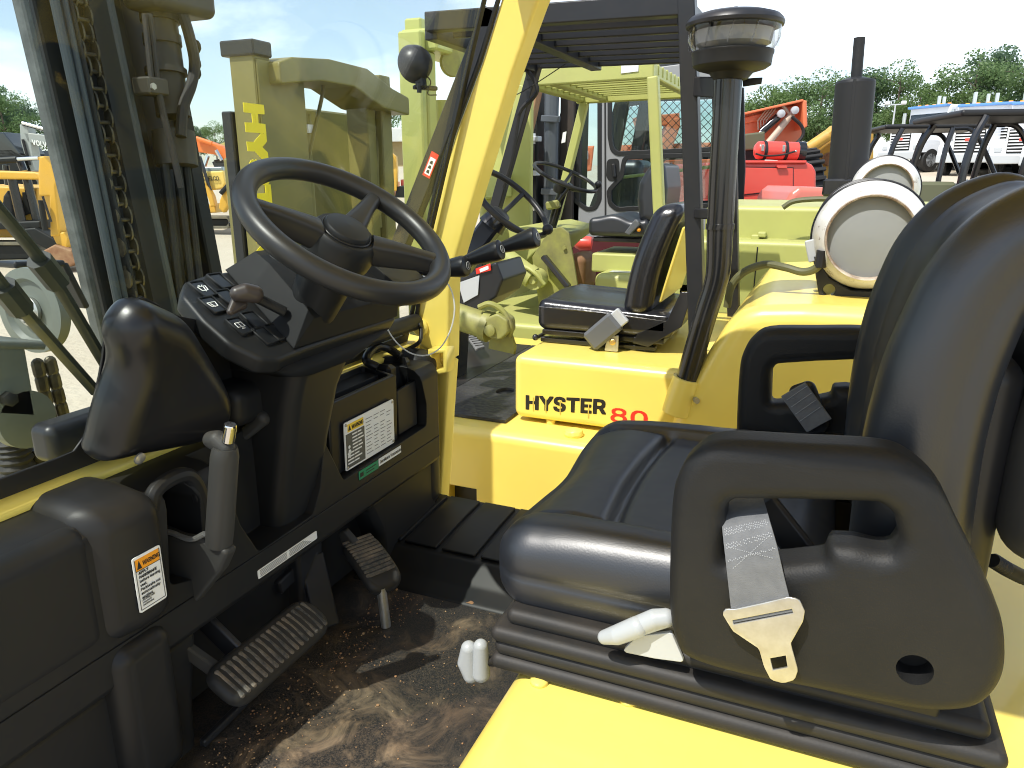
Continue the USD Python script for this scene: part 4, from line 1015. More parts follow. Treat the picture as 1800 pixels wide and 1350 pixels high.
def mast_near(F):
    m = sub(F, 'mast')
    def mp(x, y, d=0.0):                          # a sight line on the mast's leaning back plane, moved d rearwards
        r = ray(x, y); t = (-1.415 + d) / (r[0] + .115 * r[2]); return CAM + r * t
    lean = np.array([-.115, 0, 1]); lean = lean / np.linalg.norm(lean)
    def up(x, y, d, z0, z1):
        q = mp(x, y, d); s = lean / lean[2]
        return q + s * (z0 - q[2]), q + s * (z1 - q[2])
    Z0, Z1 = .55, 2.9
    def rail(x, y, d, w, h, mat_, name, c=.004):
        a, b = up(x, y, d, Z0, Z1)
        obj(name, bar(a, b, w, h, (1, 0, 0), c), mat_, m)
    # bar(): w runs across (Y), h along X
    rail(101, 275, -.01, .018, .03, M['mast_edge'], 'rail_edge')
    rail(132, 275, -.05, .07, .06, M['mast'], 'inner_rail')
    rail(172, 275, .00, .012, .05, M['mast'], 'rail_lip')
    rail(236, 275, -.10, .30, .02, M['mast'], 'rail_web')
    rail(236, 275, .005, .018, .06, M['mast_rib'], 'rail_flange')
    rail(252, 275, -.02, .03, .03, M['mast'], 'rail_lip')
    rail(328, 275, -.03, .040, .05, M['mast'], 'outer_rail')
    for x0, x1, r in ((95, 212, .009), (112, 224, .007)):
        a, b = mp(x0 - 12, -60, .03), mp(x1 + 18, 640, .03)
        obj('hydraulic_hose', tube(spline([a, (a + b) / 2 + [.0, .002, 0], b], 8), r, 10), M['hose_blue'], m)
    # leaf chain
    L_ = .033
    a = mp(143, 25, .015); b = mp(250, 560, .015)
    n = int(np.linalg.norm(b - a) / L_); d = (b - a) / np.linalg.norm(b - a)
    ch = sub(F, 'lift_chain')
    for k in range(-3, n + 6):
        c = a + d * (k * L_)
        s_ = .010 if k % 2 else .016
        q = [c + d * (L_ * .62 * math.sin(t)) + np.array([.011 * math.cos(t), 0, 0]) for t in np.linspace(0, 2 * math.pi, 13)[:-1]]
        for sy in (-s_, s_):
            v = np.array([p + [0, sy - .0022, 0] for p in q] + [p + [0, sy + .0022, 0] for p in q])
            if sy < 0: vv = v
            else: obj('link', [hull(vv), hull(v), cyl(c + d * L_ * .3 + [0, -.018, 0], c + d * L_ * .3 + [0, .018, 0], .0045, n=8)], M['chain'], ch, smooth=False)
    # lift cylinder with its collars, clamp block and hoses
    a, b = mp(268, -60, .03), mp(305, 205, .03)
    obj('lift_cylinder', tube([a, b], .036, 24), M['mast_warm'], m)
    for y0, y1, r in ((22, 40, .041), (62, 80, .040), (122, 132, .044), (232, 292, .045)):
        x = lambda y: 277 + (y - 0) * .118
        obj('cylinder_collar', tube([mp(x(y0), y0, .03), mp(x(y1), y1, .03)], r, 24), M['mast_warm'], m)
    for dx in (-9, 13, 28):
        obj('rod', tube([mp(298 + dx, 285, .03), mp(338 + dx, 640, .03)], .010, 10), M['mast'], m)
    v, f = rbox(*[0, 1] * 3, .1) if False else (None, None)
    q = mp(300, 0, .06); obj('crosshead', rbox(q[0] - .06, q[0] + .05, q[1] - .085, q[1] + .09, q[2] - .03, q[2] + .25, .02, .06), M['mast_warm'], m)
    q = mp(270, 153, .07); obj('hose_clamp', cbox(q[0] - .03, q[0] + .02, q[1] - .030, q[1] + .024, q[2] - .017, q[2] + .018, .004), M['mast_warm'], m)
    q2 = mp(268, 152, .095); obj('clamp_bolt', lathe([(.007, 0), (.007, .005)], q2, (1, 0, 0), 6), M['screw'], m)
    for pts, r in ((((316, 10), (332, 60), (342, 110), (336, 150), (322, 190), (318, 240)), .012), (((262, 25), (270, 90), (277, 150), (287, 200), (300, 250), (318, 330)), .007), (((254, 25), (262, 100), (268, 160)), .006)):
        obj('hydraulic_hose', tube(spline([mp(x, y, .08) for x, y in pts], 6), r, 10), M['rubber'], m)
    for y0 in (82, 112, 128):
        q = mp(345, y0, .06); obj('bracket', ball(q, .012, 1, (1, .8, 1.3)), M['mast'], m)
    # sheave and chains low on the near side
    low = sub(F, 'hose_sheave')
    c = P(62, 545, X=-1.30)
    nx = np.array([.05, -1.0, .03]); nx /= np.linalg.norm(nx)
    obj('wheel', lathe([(.046, -.012), (.052, -.012), (.076, -.008), (.077, .0), (.076, .012), (.058, .014), (.052, .006), (.046, .006)], c, nx, 40), M['sheave'], low)
    obj('hub', lathe([(.0, -.01), (.046, -.01), (.046, .004), (.024, .006), (.023, .016), (.014, .018), (.012, .03), (0, .031)], c, nx, 28), M['mast'], low)
    obj('hub_ring', lathe([(.023, .004), (.027, .016), (.021, .020), (.019, .012)], c, nx, 24, False), M['steel'], low)
    bx = [P(x, y, X=-1.36) for x, y in ((10, 465), (100, 462), (112, 470), (140, 540))]
    obj('guard', [bar(bx[0], bx[1], .05, .012, (0, 0, 1)), bar(bx[1], bx[3], .05, .012, (0, 0, 1))], M['black_satin'], low)
    # chain anchor box
    bx = [P(x, y, X=-1.12) for x, y in ((-40, 606), (38, 610), (60, 735), (-30, 730))]
    ab = sub(F, 'chain_anchor')
    q0 = np.array(bx)
    obj('cover', slabx([tuple(p[1:]) for p in q0], -1.16, -1.11, .006), M['anchor'], ab)
    obj('cover_top', slabx([tuple(P(x, y, X=-1.12)[1:]) for x, y in ((-40, 598), (76, 600), (72, 614), (-40, 612))], -1.25, -1.108, .005), M['anchor'], ab)
    q = P(12, 700, X=-1.108); obj('cover_bolt', lathe([(.011, 0), (.011, .014), (.007, .016)], q, (1, -.2, 0), 6), M['mast'], ab)
    q = P(35, 735, X=-1.13); obj('lobe', lathe([(.045, 0), (.045, .02)], q, (1, 0, 0), 28), M['anchor'], ab)
    for x0, y0, x1, y1, w in ((66, 640, 120, 860, .0125), (88, 636, 142, 850, .0125)):
        a, b = P(x0, y0, X=-1.18), P(x1, y1, X=-1.18)
        d = (b - a) / np.linalg.norm(b - a); s = .026; n = int(np.linalg.norm(b - a) / s)
        for k in range(n):
            c = a + d * s * k
            obj('chain_link', hull(*[ball(c + d * e, .0105, 1, (.75, 1, 1))[0] for e in (0, s * .62)]), M['chain'], ab, smooth=False)
    obj('corrugated_boot', tube(spline([P(18, 770, X=-1.2), P(25, 800, X=-1.2), P(32, 840, X=-1.2), P(36, 880, X=-1.2)], 6), .024 + .004 * (np.arange(19) % 2), 14), M['rubber'], ab)
    obj('rod_end', lathe([(.013, 0), (.014, .03), (.017, .03), (.017, .05)], P(75, 835, X=-1.2), (0, 0, 1), 16), M['rubber'], ab)
    obj('front_axle_cover', cbox(-1.50, -1.22, .45, 1.6, .50, 1.02, .03), M['yellow'], F)
# ================================================================== the older yellow forklift parked beyond it
def wheel_with_ribs(parent, name, c, R, r, tilt, roll, spokes, mat_, hubr=.05, drop=.05, knob=None):
    ca = np.array([math.cos(tilt), 0, -math.sin(tilt)]); n0 = np.array([math.sin(tilt), 0, math.cos(tilt)])
    cy = np.array([0, math.cos(roll), 0]) + n0 * math.sin(roll); cn = np.cross(ca, cy)
    R3 = lambda rr, a, h: np.asarray(c) + ca * rr * math.cos(a) + cy * rr * math.sin(a) + cn * h
    s = sub(parent, name)
    T = np.linspace(0, 2 * math.pi, 73)[:-1]
    obj('rim', tube([R3(R, t, 0) for t in T], r * (1 + .12 * np.sin(T * 36)), 12, True), mat_, s, smooth=True)
    obj('hub', lathe([(hubr * .8, -drop - .05), (hubr, -drop - .02), (hubr * .9, -drop + .012), (hubr * .5, -drop + .02)], c, cn, 24), mat_, s)
    for a in spokes:
        q = spline([R3(hubr * .6, a, -drop), R3(R * .5, a, -drop * .75), R3(R, a, 0)], 5)
        obj('spoke', tube(q, r * .85, 10), mat_, s, smooth=True)
    if knob is not None:
        obj('knob', ball(R3(R, knob, .03), .022, 2), mat_, s, smooth=True)
    return cn

def seat_plain(parent, x0, y0, z0, mats, buckle=True):
    """flat cushioned seat: x0, y0, z0 is the front near lower corner"""
    S = sub(parent, 'seat')
    w, dpt = .47, .50
    v, f = rbox(x0, x0 + dpt, y0, y0 + w, z0 + .048, z0 + .16, .032, .02)
    top = np.clip((v[:, 2] - z0 - .125) / .03, 0, 1)
    v[:, 2] += top * (.012 * np.exp(-((v[:, 1] - y0 - w / 2) / .16) ** 2) - .02 * (v[:, 0] - x0) / dpt)
    for k in range(4): v[:, 2] -= top * .003 * np.exp(-((v[:, 1] - y0 - .08 - k * .105) / .008) ** 2)
    obj('cushion', (v, f), M['vinyl2'], S, smooth=True)
    obj('piping', tube(spline([(x0 + .012, y0 + .004, z0 + .133), (x0 + .2, y0 + .001, z0 + .131), (x0 + dpt - .02, y0 + .004, z0 + .115)], 5), .004, 6), M['vinyl2'], S)
    v, f = rbox(0, .105, y0 - .005, y0 + w + .005, 0, .385, .045, .03)
    k = np.clip(v[:, 2] / .385, 0, 1)
    v[:, 1] = (v[:, 1] - y0 - w / 2) * (1 - .12 * k ** 3) + y0 + w / 2
    v[:, 0] += x0 + dpt - .185 + v[:, 2] * .26 + .02 * np.sin(k * math.pi) * -1
    v[:, 2] += z0 + .12
    obj('backrest', (v, f), M['vinyl2'], S, smooth=True)
    v2, f = cbox(0, .012, y0 + .05, y0 + w - .05, .05, .31, .004); v2 = v2.copy()
    v2[:, 0] += x0 + dpt - .078 + v2[:, 2] * .26; v2[:, 2] += z0 + .12
    obj('back_plate', (v2, f), M['yellow'], S)
    for y in (y0 + .02, y0 + w - .05):
        obj('slide_rail', cbox(x0 + .01, x0 + dpt - .06, y, y + .03, z0 + .0, z0 + .018, .003), M['black'], S)
        obj('hinge_bracket', slab(rounded([(x0 + .36, z0 + .03), (x0 + .42, z0 + .02), (x0 + .53, z0 + .10), (x0 + .56, z0 + .22), (x0 + .52, z0 + .22), (x0 + .48, z0 + .12), (x0 + .38, z0 + .065)], .004), y - .02, y - .008, .002), M['black'], S)
    obj('adjuster', [cyl((x0 + .005, y0 - .01, z0 + .02), (x0 + .005, y0 + .2, z0 + .02), .007), ball((x0 + .003, y0 - .012, z0 + .022), .012, 2)], M['black'], S)
    obj('seat_pan', cbox(x0 + .02, x0 + dpt - .03, y0 + .01, y0 + w - .01, z0 + .03, z0 + .05, .003), M['black'], S)
    if buckle:
        b = sub(S, 'belt_buckle')
        c = np.array([x0 + .27, y0 - .022, z0 + .075])
        a_ = np.array([math.cos(.75), 0, math.sin(.75)])
        obj('buckle_box', bar(c - a_ * .075, c + a_ * .055, .05, .075, (-a_[2], 0, a_[0]), .01), M['buckle'], b)
        obj('buckle_tag', bar(c + a_ * .05, c + a_ * .085, .02, .06, (-a_[2], 0, a_[0]), .004), M['hood_label'], b)
        obj('buckle_strap', slab(rounded([(x0 + .27, z0 - .0), (x0 + .32, z0 - .0), (x0 + .32, z0 + .06), (x0 + .28, z0 + .05)], .004), y0 - .03, y0 - .022, .002), M['steel'], b)
        obj('buckle_bolt', lathe([(.012, 0), (.012, .006), (.008, .009)], (x0 + .30, y0 - .03, z0 + .035), (0, -1, 0), 8), M['brass'], b)
    return S

def forklift_two():
    F = thing('forklift', 'older yellow forklift with black and red lettering, black guard and tall air intake', 'forklift', (-.5, 2.9, 0))
    Yn = 2.30
    # ---------------- body
    v, f = rbox(-.972, -.30, Yn, 3.45, .846, 1.075, .03, .05)
    obj('seat_deck', (v, f), M['yellow'], F)
    v, f = rbox(-1.75, 1.2, 2.16, 3.62, .36, .832, .035, .08)
    dark = cbox(*sorted(P(x, 870, Y=2.16)[0] for x in (786, 838)), 2.0, 2.5, P(800, 897, Y=2.16)[2], P(800, 853, Y=2.16)[2], .001)
    obj('side_frame', cut((v, f), dark), M['yellow'], F)
    obj('frame_pocket', cbox(*sorted(P(x, 870, Y=2.16)[0] for x in (780, 842)), 2.22, 2.5, .40, .80, .001), M['ink'], F)
    fp = [(-1.72, 2.26), (-.985, 2.26), (-.985, 3.40), (-1.72, 3.40)]
    hc = P(888, 687, Z=.846)
    t = np.linspace(0, 2 * math.pi, 25)[:-1]
    hole = [(hc[0] + .035 * math.cos(a), hc[1] + .05 * math.sin(a)) for a in t]
    l0, l1 = P(775, 693, Z=.846), P(905, 626, Z=.846)
    near = [(-1.72, 2.26), (-.985, 2.26), (-.985, 3.2), (l1[0] + .02, 3.2), (l0[0], l0[1]), (-1.72, 2.46)]
    xs = (l0[0] + l1[0]) / 2
    a1 = Polygon([(-1.332, 2.26), (-.985, 2.26), (-.985, 3.40), (-1.332, 3.40)], [hole]); a2 = Polygon([(-1.72, 2.26), (-1.337, 2.26), (-1.337, 3.40), (-1.72, 3.40)])
    obj('floor_plate', slabz(a1, .834, .846, .0015), M['tread'], F)
    obj('floor_plate', slabz(a2, .834, .845, .0015), M['black_satin'], F)
    obj('plate_hole', slabz(hole, .8325, .8345, .0005), M['ink'], F)
    q = P(958, 745, Y=2.27); obj('deck_peg', cyl((q[0], 2.33, .83), (q[0], 2.33, .848), .016), M['yellow'], F)
    q = P(1010, 757, Y=2.25); obj('filler_cap', lathe([(.03, 0), (.034, .01), (.030, .022), (.012, .028)], (q[0], 2.24, .83), (0, 0, 1), 20), M['yellow'], F)
    o = P(921, 719, Y=Yn - .001); e = P(1063, 728, Y=Yn - .001)
    hh = P(921, 696, Y=Yn)[2] - o[2]
    L_ = e[0] - o[0]
    tm = text('HYSTER', hh, (0, 0, 0), (1, 0, 0), (0, 0, 1), .0012, True)
    k = L_ / tm[0][:, 0].max()
    wd = tm[0].copy(); wd[:, 0] *= k; base = np.array([o[0], Yn + .0005, o[2]])
    rz = math.atan2(e[2] - o[2], L_); 
    wd = np.c_[wd[:, 0], wd[:, 1], wd[:, 2]]; wd[:, 2] = wd[:, 2] + wd[:, 0] * math.tan(rz)
    # stencil gaps
    letters = join(*[(wd + base + [dx_, dy_, dz_], tm[1]) for dx_, dy_, dz_ in ((0, 0, 0), (.0035, -.0002, 0), (0, -.0004, .0025), (.0035, -.0006, .0025))])
    obj('lettering', letters, M['ink'], F, smooth=False, label='black capital letters on the seat deck side')
    gaps = []
    for u in (.115, .275, .455, .80):
        gx = base[0] + L_ * u
        gaps.append(cbox(gx, gx + .0035, Yn - .0028, Yn - .0020, base[2] - .001, base[2] + hh * 1.02, 2e-4))
    for i, g in enumerate(gaps): obj('stencil_gap', g, M['yellow'], F, smooth=False)
    o2 = P(1069, 733, Y=Yn - .001); w2 = P(1139, 733, Y=Yn)[0] - o2[0]
    tm = text('80', hh * 1.0, (0, 0, 0), (1, 0, 0), (0, 0, 1), .0012, True); wd = tm[0].copy(); wd[:, 0] *= w2 / wd[:, 0].max()
    obj('number', (wd + np.array([o2[0], Yn + .0005, o2[2] - .014]), tm[1]), M['red_decal'], F, smooth=False, label='red number 80')
    # rear hood
    prof = [(-.43, .84), (-.405, .92), (-.36, 1.04), (-.31, 1.15), (-.262, 1.245), (-.225, 1.288), (-.17, 1.308), (-.05, 1.318), (1.15, 1.33), (1.15, .84)]
    obj('engine_hood', slab(rounded(prof, .02), 2.24, 3.50, .05, nb=5), M['yellow'], F)
    obj('counterweight', rbox(1.16, 1.75, 2.16, 3.6, .35, 1.30, .12, .1), M['yellow'], F)
    for x, r in ((-1.75, .42), (1.1, .36)):
        for y in (2.2, 3.36):
            w = sub(F, 'wheel')
            obj('tyre', lathe([(r * .55, 0), (r * .93, 0), (r, .03), (r, .2), (r * .93, .23), (r * .55, .23)], (x, y - .02, r), (0, 1, 0), 36, False), M['rubber'], w)
            obj('rim', lathe([(r * .56, .03), (r * .5, .07), (.1, .08), (.1, .15), (r * .5, .16), (r * .56, .2)], (x, y - .02, r), (0, 1, 0), 24), M['yellow'], w)
    # ---------------- air intake
    ai = sub(F, 'air_intake')
    yp = 2.27
    pts = [P(1281, 118, Y=yp), P(1277, 200, Y=yp), P(1271, 300, Y=yp), P(1266, 395, Y=yp), P(1263, 470, Y=yp), P(1256, 505, Y=yp), P(1243, 545, Y=yp), P(1225, 605, Y=yp), P(1200, 692, Y=yp)]
    r_ = [.0385] * 4 + [.036, .034, .034, .034, .034]
    obj('intake_pipe', tube(spline(pts, 5), np.interp(np.linspace(0, 8, 41), range(9), r_), 24), M['black'], ai, smooth=60)
    obj('pipe_clamp', tube([P(1266, 393, Y=yp), P(1265.5, 403, Y=yp)], .041, 24), M['black'], ai)
    obj('base_collar', tube([P(1208, 664, Y=yp), P(1200, 690, Y=yp), P(1190, 725, Y=yp)], [.044, .047, .048], 24), M['yellow'], ai)
    q = P(1222, 702, Y=2.24); obj('collar_bolt', lathe([(.009, 0), (.009, .02)], q, (.5, -1, 0), 8), M['screw'], ai)
    c = P(1290, 60, Y=yp + .0)
    zf = lambda y: P(1290, y, Y=yp)[2]
    rr = .1235
    obj('bowl', lathe([(.103, zf(92)), (.112, zf(84)), (.122, zf(70)), (.1235, zf(48))], (c[0], yp, 0), (0, 0, 1), 48, False), M['clear_plastic'], ai, smooth=60)
    obj('dust_core', lathe([(.065, zf(90)), (.10, zf(78)), (.105, zf(55)), (.03, zf(52))], (c[0], yp, 0), (0, 0, 1), 32), M['dust_grey'], ai, smooth=40)
    obj('lower_bowl', lathe([(.045, zf(140)), (.06, zf(128)), (.092, zf(122)), (.105, zf(116)), (.107, zf(100)), (.110, zf(95)), (.110, zf(91)), (.09, zf(90))], (c[0], yp, 0), (0, 0, 1), 48), M['plastic'], ai, smooth=30)
    obj('cover', lathe([(.1235, zf(50)), (.129, zf(48)), (.131, zf(42)), (.127, zf(36)), (.118, zf(30)), (.09, zf(24)), (.04, zf(21)), (0, zf(20))], (c[0], yp, 0), (0, 0, 1), 48), M['black_satin'], ai, smooth=35)
    obj('cover_nut', cyl((c[0], yp, zf(21)), (c[0], yp, zf(12)), .006), M['black'], ai)
    for a in np.linspace(0, 2 * math.pi, 13)[:-1]:
        obj('bowl_vane', bar((c[0] + .117 * math.cos(a), yp + .117 * math.sin(a), zf(86)), (c[0] + .121 * math.cos(a + .12), yp + .121 * math.sin(a + .12), zf(50)), .003, .008, (math.cos(a), math.sin(a), 0), .001), M['clear_plastic'], ai)
    # ---------------- overhead guard
    g = sub(F, 'overhead_guard')
    yg = 2.42
    leg = [P(1208, -10, Y=yg), P(1212, 200, Y=yg), P(1222, 420, Y=yg), P(1232, 600, Y=yg)]
    obj('rear_leg', bar(leg[0], leg[3] - [0, 0, .1], .05, .055, (0, 1, 0)), M['black_satin'], g)
    l2 = [(p[0], 3.35, p[2]) for p in leg]
    obj('rear_leg', bar(l2[0], np.array(l2[3]) - [0, 0, .1], .05, .055, (0, 1, 0)), M['black_satin'], g)
    ra, rb = P(752, 40, Y=yg), P(1222, 8, Y=yg)
    zt = rb[2]; x0, x1 = ra[0], rb[0]
    slope = (rb[2] - ra[2]) / (x1 - x0)
    rz_ = lambda x: ra[2] + slope * (x - x0)
    for y in (yg, 3.40):
        obj('roof_rail', bar((x0, y, rz_(x0)), (x1, y, rz_(x1)), .05, .06), M['black_satin'], g)
    for i in range(7):
        y = yg + .14 * (i + .9) - .03
        obj('roof_bar', bar((x0 + .05, y, rz_(x0 + .05) - .012), (x1 - .06, y, rz_(x1 - .06) - .012), .022, .05), M['black_satin'], g)
    for x in (x0, x0 + .30, x1 - .03):
        obj('cross_bar', bar((x, yg + .02, rz_(x) - .02), (x, 3.40, rz_(x) - .02), .05, .06), M['black_satin'], g)
    fl = [P(868, 18, Y=yg), P(790, 210, Y=yg), P(706, 425, Y=yg)]
    obj('front_leg', bar(fl[0], fl[2] + (fl[2] - fl[1]) * .8, .06, .05, (0, 1, 0)), M['black_satin'], g)
    far = [P(957, 60, Y=3.40), P(880, 335, Y=3.40)]
    obj('front_leg', bar(far[0], far[1] + (far[1] - far[0]) * .7, .05, .05, (0, 1, 0)), M['black_satin'], g)
    for yy_, pts in ((3.37, [(918, 75), (968, 75), (955, 100), (938, 140), (925, 140)]),):
        obj('gusset', slab(XZ(pts, yy_), yy_, yy_ + .012, .002), M['black_satin'], g)
    for a in ((1190, 148), (1225, 148)): pass
    for py in (152, 375):
        a, b_ = P(1222, py, Y=yg), P(1268, py + 2, Y=yp)
        obj('pipe_bracket', bar(a, b_, .03, .055 if py < 200 else .03, (0, 0, 1)), M['black_satin'], g)
    obj('rear_hook', slab(XZ([(1305, 138), (1340, 136), (1338, 147), (1306, 152)], 2.34), 2.34, 2.352, .002), M['black_satin'], g)
    # safety label on the front leg
    q = P(757, 290, Y=yg - .031)
    d_ = (fl[0] - fl[2]) / np.linalg.norm(fl[0] - fl[2]); s_ = np.cross(d_, [0, -1.0, 0])
    lb = obj('safety_label', plate([(-.016, -.045), (.016, -.045), (.016, .045), (-.016, .045)], .002, .0004, q, -s_ if s_[0] < 0 else s_, d_), M['red_decal'], F)
    ss = -s_ if s_[0] < 0 else s_
    obj('label_face', plate([(-.011, -.036), (.012, -.036), (.012, .026), (-.011, .026)], .001, .0002, q + [0, -.0014, 0], ss, d_), M['white'], lb)
    obj('label_figures', [plate([(-.006, -.03 + k * .017), (.007, -.03 + k * .017), (.004, -.018 + k * .017), (-.004, -.02 + k * .017)], .0008, .0002, q + [0, -.0022, 0], ss, d_) for k in range(3)], M['ink'], lb, smooth=False)
    # work lamp
    wl_ = sub(F, 'work_lamp')
    c = P(730, 112, Y=2.36)
    ax = np.array([-.75, .35, -.05]); ax = ax / np.linalg.norm(ax)
    obj('lamp_shell', lathe([(0, -.052), (.025, -.05), (.045, -.038), (.056, -.018), (.060, 0), (.062, .012), (.058, .02)], c, ax, 32), M['black_satin'], wl_, smooth=60)
    obj('lamp_lens', lathe([(.056, .018), (.03, .026), (0, .029)], c, ax, 32), M['hood_label'], wl_, smooth=60)
    b0 = P(741, 148, Y=2.36); b1 = P(768, 156, Y=2.42)
    obj('lamp_bracket', [bar(P(738, 135, Y=2.36), b0 + [0, 0, -.01], .03, .03, (1, 0, 0)), bar(P(727, 153, Y=2.36), b1, .025, .014, (0, 0, 1)), cyl(P(737, 145, Y=2.35), P(737, 163, Y=2.35), .008)], M['black_satin'], wl_)
    obj('lamp_cable', tube(spline([P(745, 130, Y=2.37), P(757, 143, Y=2.37), P(752, 165, Y=2.38), P(768, 167, Y=2.41)], 6), .0022, 6), M['rubber'], wl_)
    # cable down the far front leg
    cb = spline([P(905, 110, Y=3.3), P(925, 122, Y=3.3), P(943, 150, Y=3.3), P(940, 168, Y=3.3), P(915, 195, Y=3.3), P(907, 235, Y=3.3), P(900, 280, Y=3.3), P(885, 330, Y=3.3)], 6)
    obj('loom', tube(cb, .010, 8), M['rubber'], F)
    obj('thin_wire', tube(spline([P(870, 185, Y=3.25), P(920, 160, Y=3.25), P(960, 135, Y=3.25), P(1020, 95, Y=3.25), P(1060, 70, Y=3.25)], 6), .0022, 6), M['rubber'], F)
    obj('gas_hose', tube(spline([P(1278, 540, Y=2.5), P(1286, 503, Y=2.5), P(1308, 478, Y=2.5), P(1345, 465, Y=2.5), P(1380, 470, Y=2.47), P(1412, 478, Y=2.45), P(1436, 470, Y=2.44), P(1444, 448, Y=2.44)], 6), .0125, 10), M['hose_olive'], F)
    obj('hose_fitting', tube([P(1441, 470, Y=2.44), P(1446, 440, Y=2.44)], .017, 10), M['black_satin'], F)
    # ---------------- controls
    seat_plain(F, -.985 + .02, 2.50, 1.078, None)
    c = P(896, 356, Y=2.78)
    cn = wheel_with_ribs(F, 'steering_wheel', c, .185, .0125, .74, .08, (math.radians(100), math.radians(215), math.radians(330)), M['wheel'], .045, .07, knob=math.radians(5))
    top_ = c - cn * .09
    colb = P(806, 475, Y=2.72)
    obj('steering_column', [bar(top_, colb, .085, .075, (0, 1, 0), .012), tube([top_ + (colb - top_) * -.02, top_ + (colb - top_) * .15], [.05, .058], 16), bar(colb, colb + [-.05, .02, -.5], .09, .10, (0, 1, 0), .01)], M['black'], F)
    ib = sub(F, 'instrument_box')
    bx = XZ([(800, 492), (872, 460), (884, 492), (872, 522), (835, 548), (806, 540)], 2.50)
    obj('box', slab(rounded(bx, .01), 2.50, 2.74, .008), M['black_satin'], ib)
    bx = XZ([(806, 497), (843, 484), (841, 518), (816, 532)], 2.498)
    obj('gauge_window', slab(bx, 2.493, 2.498, .001), M['hood_label'], ib)
    bx = XZ([(837, 472), (862, 463), (864, 475), (838, 482)], 2.497)
    r = obj('red_label', slab(bx, 2.492, 2.497, .001), M['red_decal'], ib)
    obj('label_mark', slab(XZ([(843, 473), (858, 467), (859, 473), (844, 479)], 2.491), 2.4905, 2.4915, .0002), M['white'], r)
    # tilt cylinder with its clevis; shade on its yellow is painted as dark lime
    tc = sub(F, 'tilt_cylinder')
    a, b_ = P(793, 552, Y=2.50), P(862, 575, Y=2.50)
    obj('barrel', lathe([(.052, 0), (.052, np.linalg.norm(b_ - a) - .03), (.06, np.linalg.norm(b_ - a) - .028), (.06, np.linalg.norm(b_ - a))], a, b_ - a, 24), M['lime_dark'], tc, smooth=40)
    q = P(872, 576, Y=2.50)
    obj('clevis', slab(rounded(XZ([(852, 560), (875, 550), (893, 562), (895, 585), (880, 598), (856, 592)], 2.46), .02), 2.45, 2.53, .008), M['lime_dark'], tc)
    obj('pin', lathe([(.022, 0), (.022, .012), (.012, .016)], (q[0], 2.45, q[2]), (0, -1, 0), 16), M['lime_dark'], tc)
    obj('mount_bracket', slab(XZ([(878, 548), (885, 545), (907, 608), (905, 622), (860, 612), (862, 590), (884, 590)], 2.55), 2.54, 2.56, .003), M['lime_dark'], tc)
    obj('cylinder_hose', tube(spline([P(842, 540, Y=2.47), P(862, 534, Y=2.47), P(885, 548, Y=2.48), P(898, 575, Y=2.48), P(895, 590, Y=2.5)], 6), .011, 8), M['lime_dark'], tc)
    for pts in ([(778, 580), (810, 566), (815, 590), (783, 605)], [(815, 585), (832, 583), (852, 610), (836, 615)]):
        c4 = [P(x, y, Y=2.42 + .0 * i) for i, (x, y) in enumerate(pts)]
        p_ = sub(F, 'foot_pedal')
        q = XZ(pts, 2.42); xm = [min(a[0] for a in q), max(a[0] for a in q)]
        pol = [(P(x, y, X=0, Y=None) if False else P(x, y, Z=.90 + .0)) for x, y in pts]
        base = np.array([p[:2] for p in pol])
        zz2 = np.array([.0, .0, -.01, -.01])
        v, f = slabz(rounded([tuple(b) for b in base], .006), .892, .906, .004)
        obj('pad', (v, f), M['pedal_grey'], p_)
        c_, e1, e2 = base.mean(0), base[1] - base[0], base[3] - base[0]
        for k in range(7):
            s0 = base[0] + e2 * (.15 + .12 * k) + e1 * .1; s1 = s0 + e1 * .8
            obj('tread_rib', bar((*s0, .907), (*s1, .907), .006, .004, (0, 0, 1), .001), M['rubber'], p_)
    q = P(786, 603, Z=.9062); w = P(812, 590, Z=.9062) - q
    obj('pedal_lettering', text('HYSTER', .022, q + w * .05 + [0, 0, .0015], w, np.cross([0, 0, 1.0], w), .001, True), M['ink'], F, smooth=False)
    # ---------------- mast
    m = sub(F, 'mast')
    X0 = -2.32
    ml = lambda x, y: P(x, y, X=X0)[1:]
    y0, y1 = ml(414, 92)[0], 3.62
    ztop = ml(402, 92)[1]
    for y, nm in ((y0, 1), (y1 - .11, -1)):
        obj('outer_rail', cbox(X0 - .04, X0 + .09, y, y + .10, .1, ztop + .02, .006), M['mast_reflection'], m)
        obj('inner_rail', cbox(X0 - .07, X0 + .06, y + (.11 if nm > 0 else -.09), y + (.19 if nm > 0 else -.01), .1, ztop - .06, .006), M['mast_reflection'], m)
    obj('rail_flange', cbox(X0 - .10, X0 - .045, y0 - .012, y0 + .09, .1, ztop - .22, .006), M['black_satin'], m)
    obj('rail_cap', cbox(X0 - .07, X0 + .105, y0 - .015, y0 + .10, ztop - .01, ztop + .05, .006), M['black_satin'], m)
    ctr = ml(560, 95)
    arch = [ (y0 + .07, ztop - .115), (y0 + .07, ztop - .03), (y0 + .16, ztop + .0), (y0 + .42, ztop + .025), (y0 + .72, ztop + .02), (y1 - .1, ztop - .05), (y1 + .06, ztop - .08), (y1 + .06, ztop - .17), (y1 - .2, ztop - .15), (y0 + .6, ztop - .075), (y0 + .35, ztop - .075)]
    obj('top_crossmember', slabx(rounded(arch, .008), X0 - .10, X0 + .16, .008), M['mast_reflection'], m)
    obj('crossmember', cbox(X0 - .12, X0 - .02, y0 + .05, y1, 1.15, 1.35, .01), M['mast_reflection'], m)
    obj('load_backrest', cbox(X0 - .34, X0 - .30, y0 + .42, y1 + .2, .5, ztop - .14, .01), M['mast_reflection'], m)
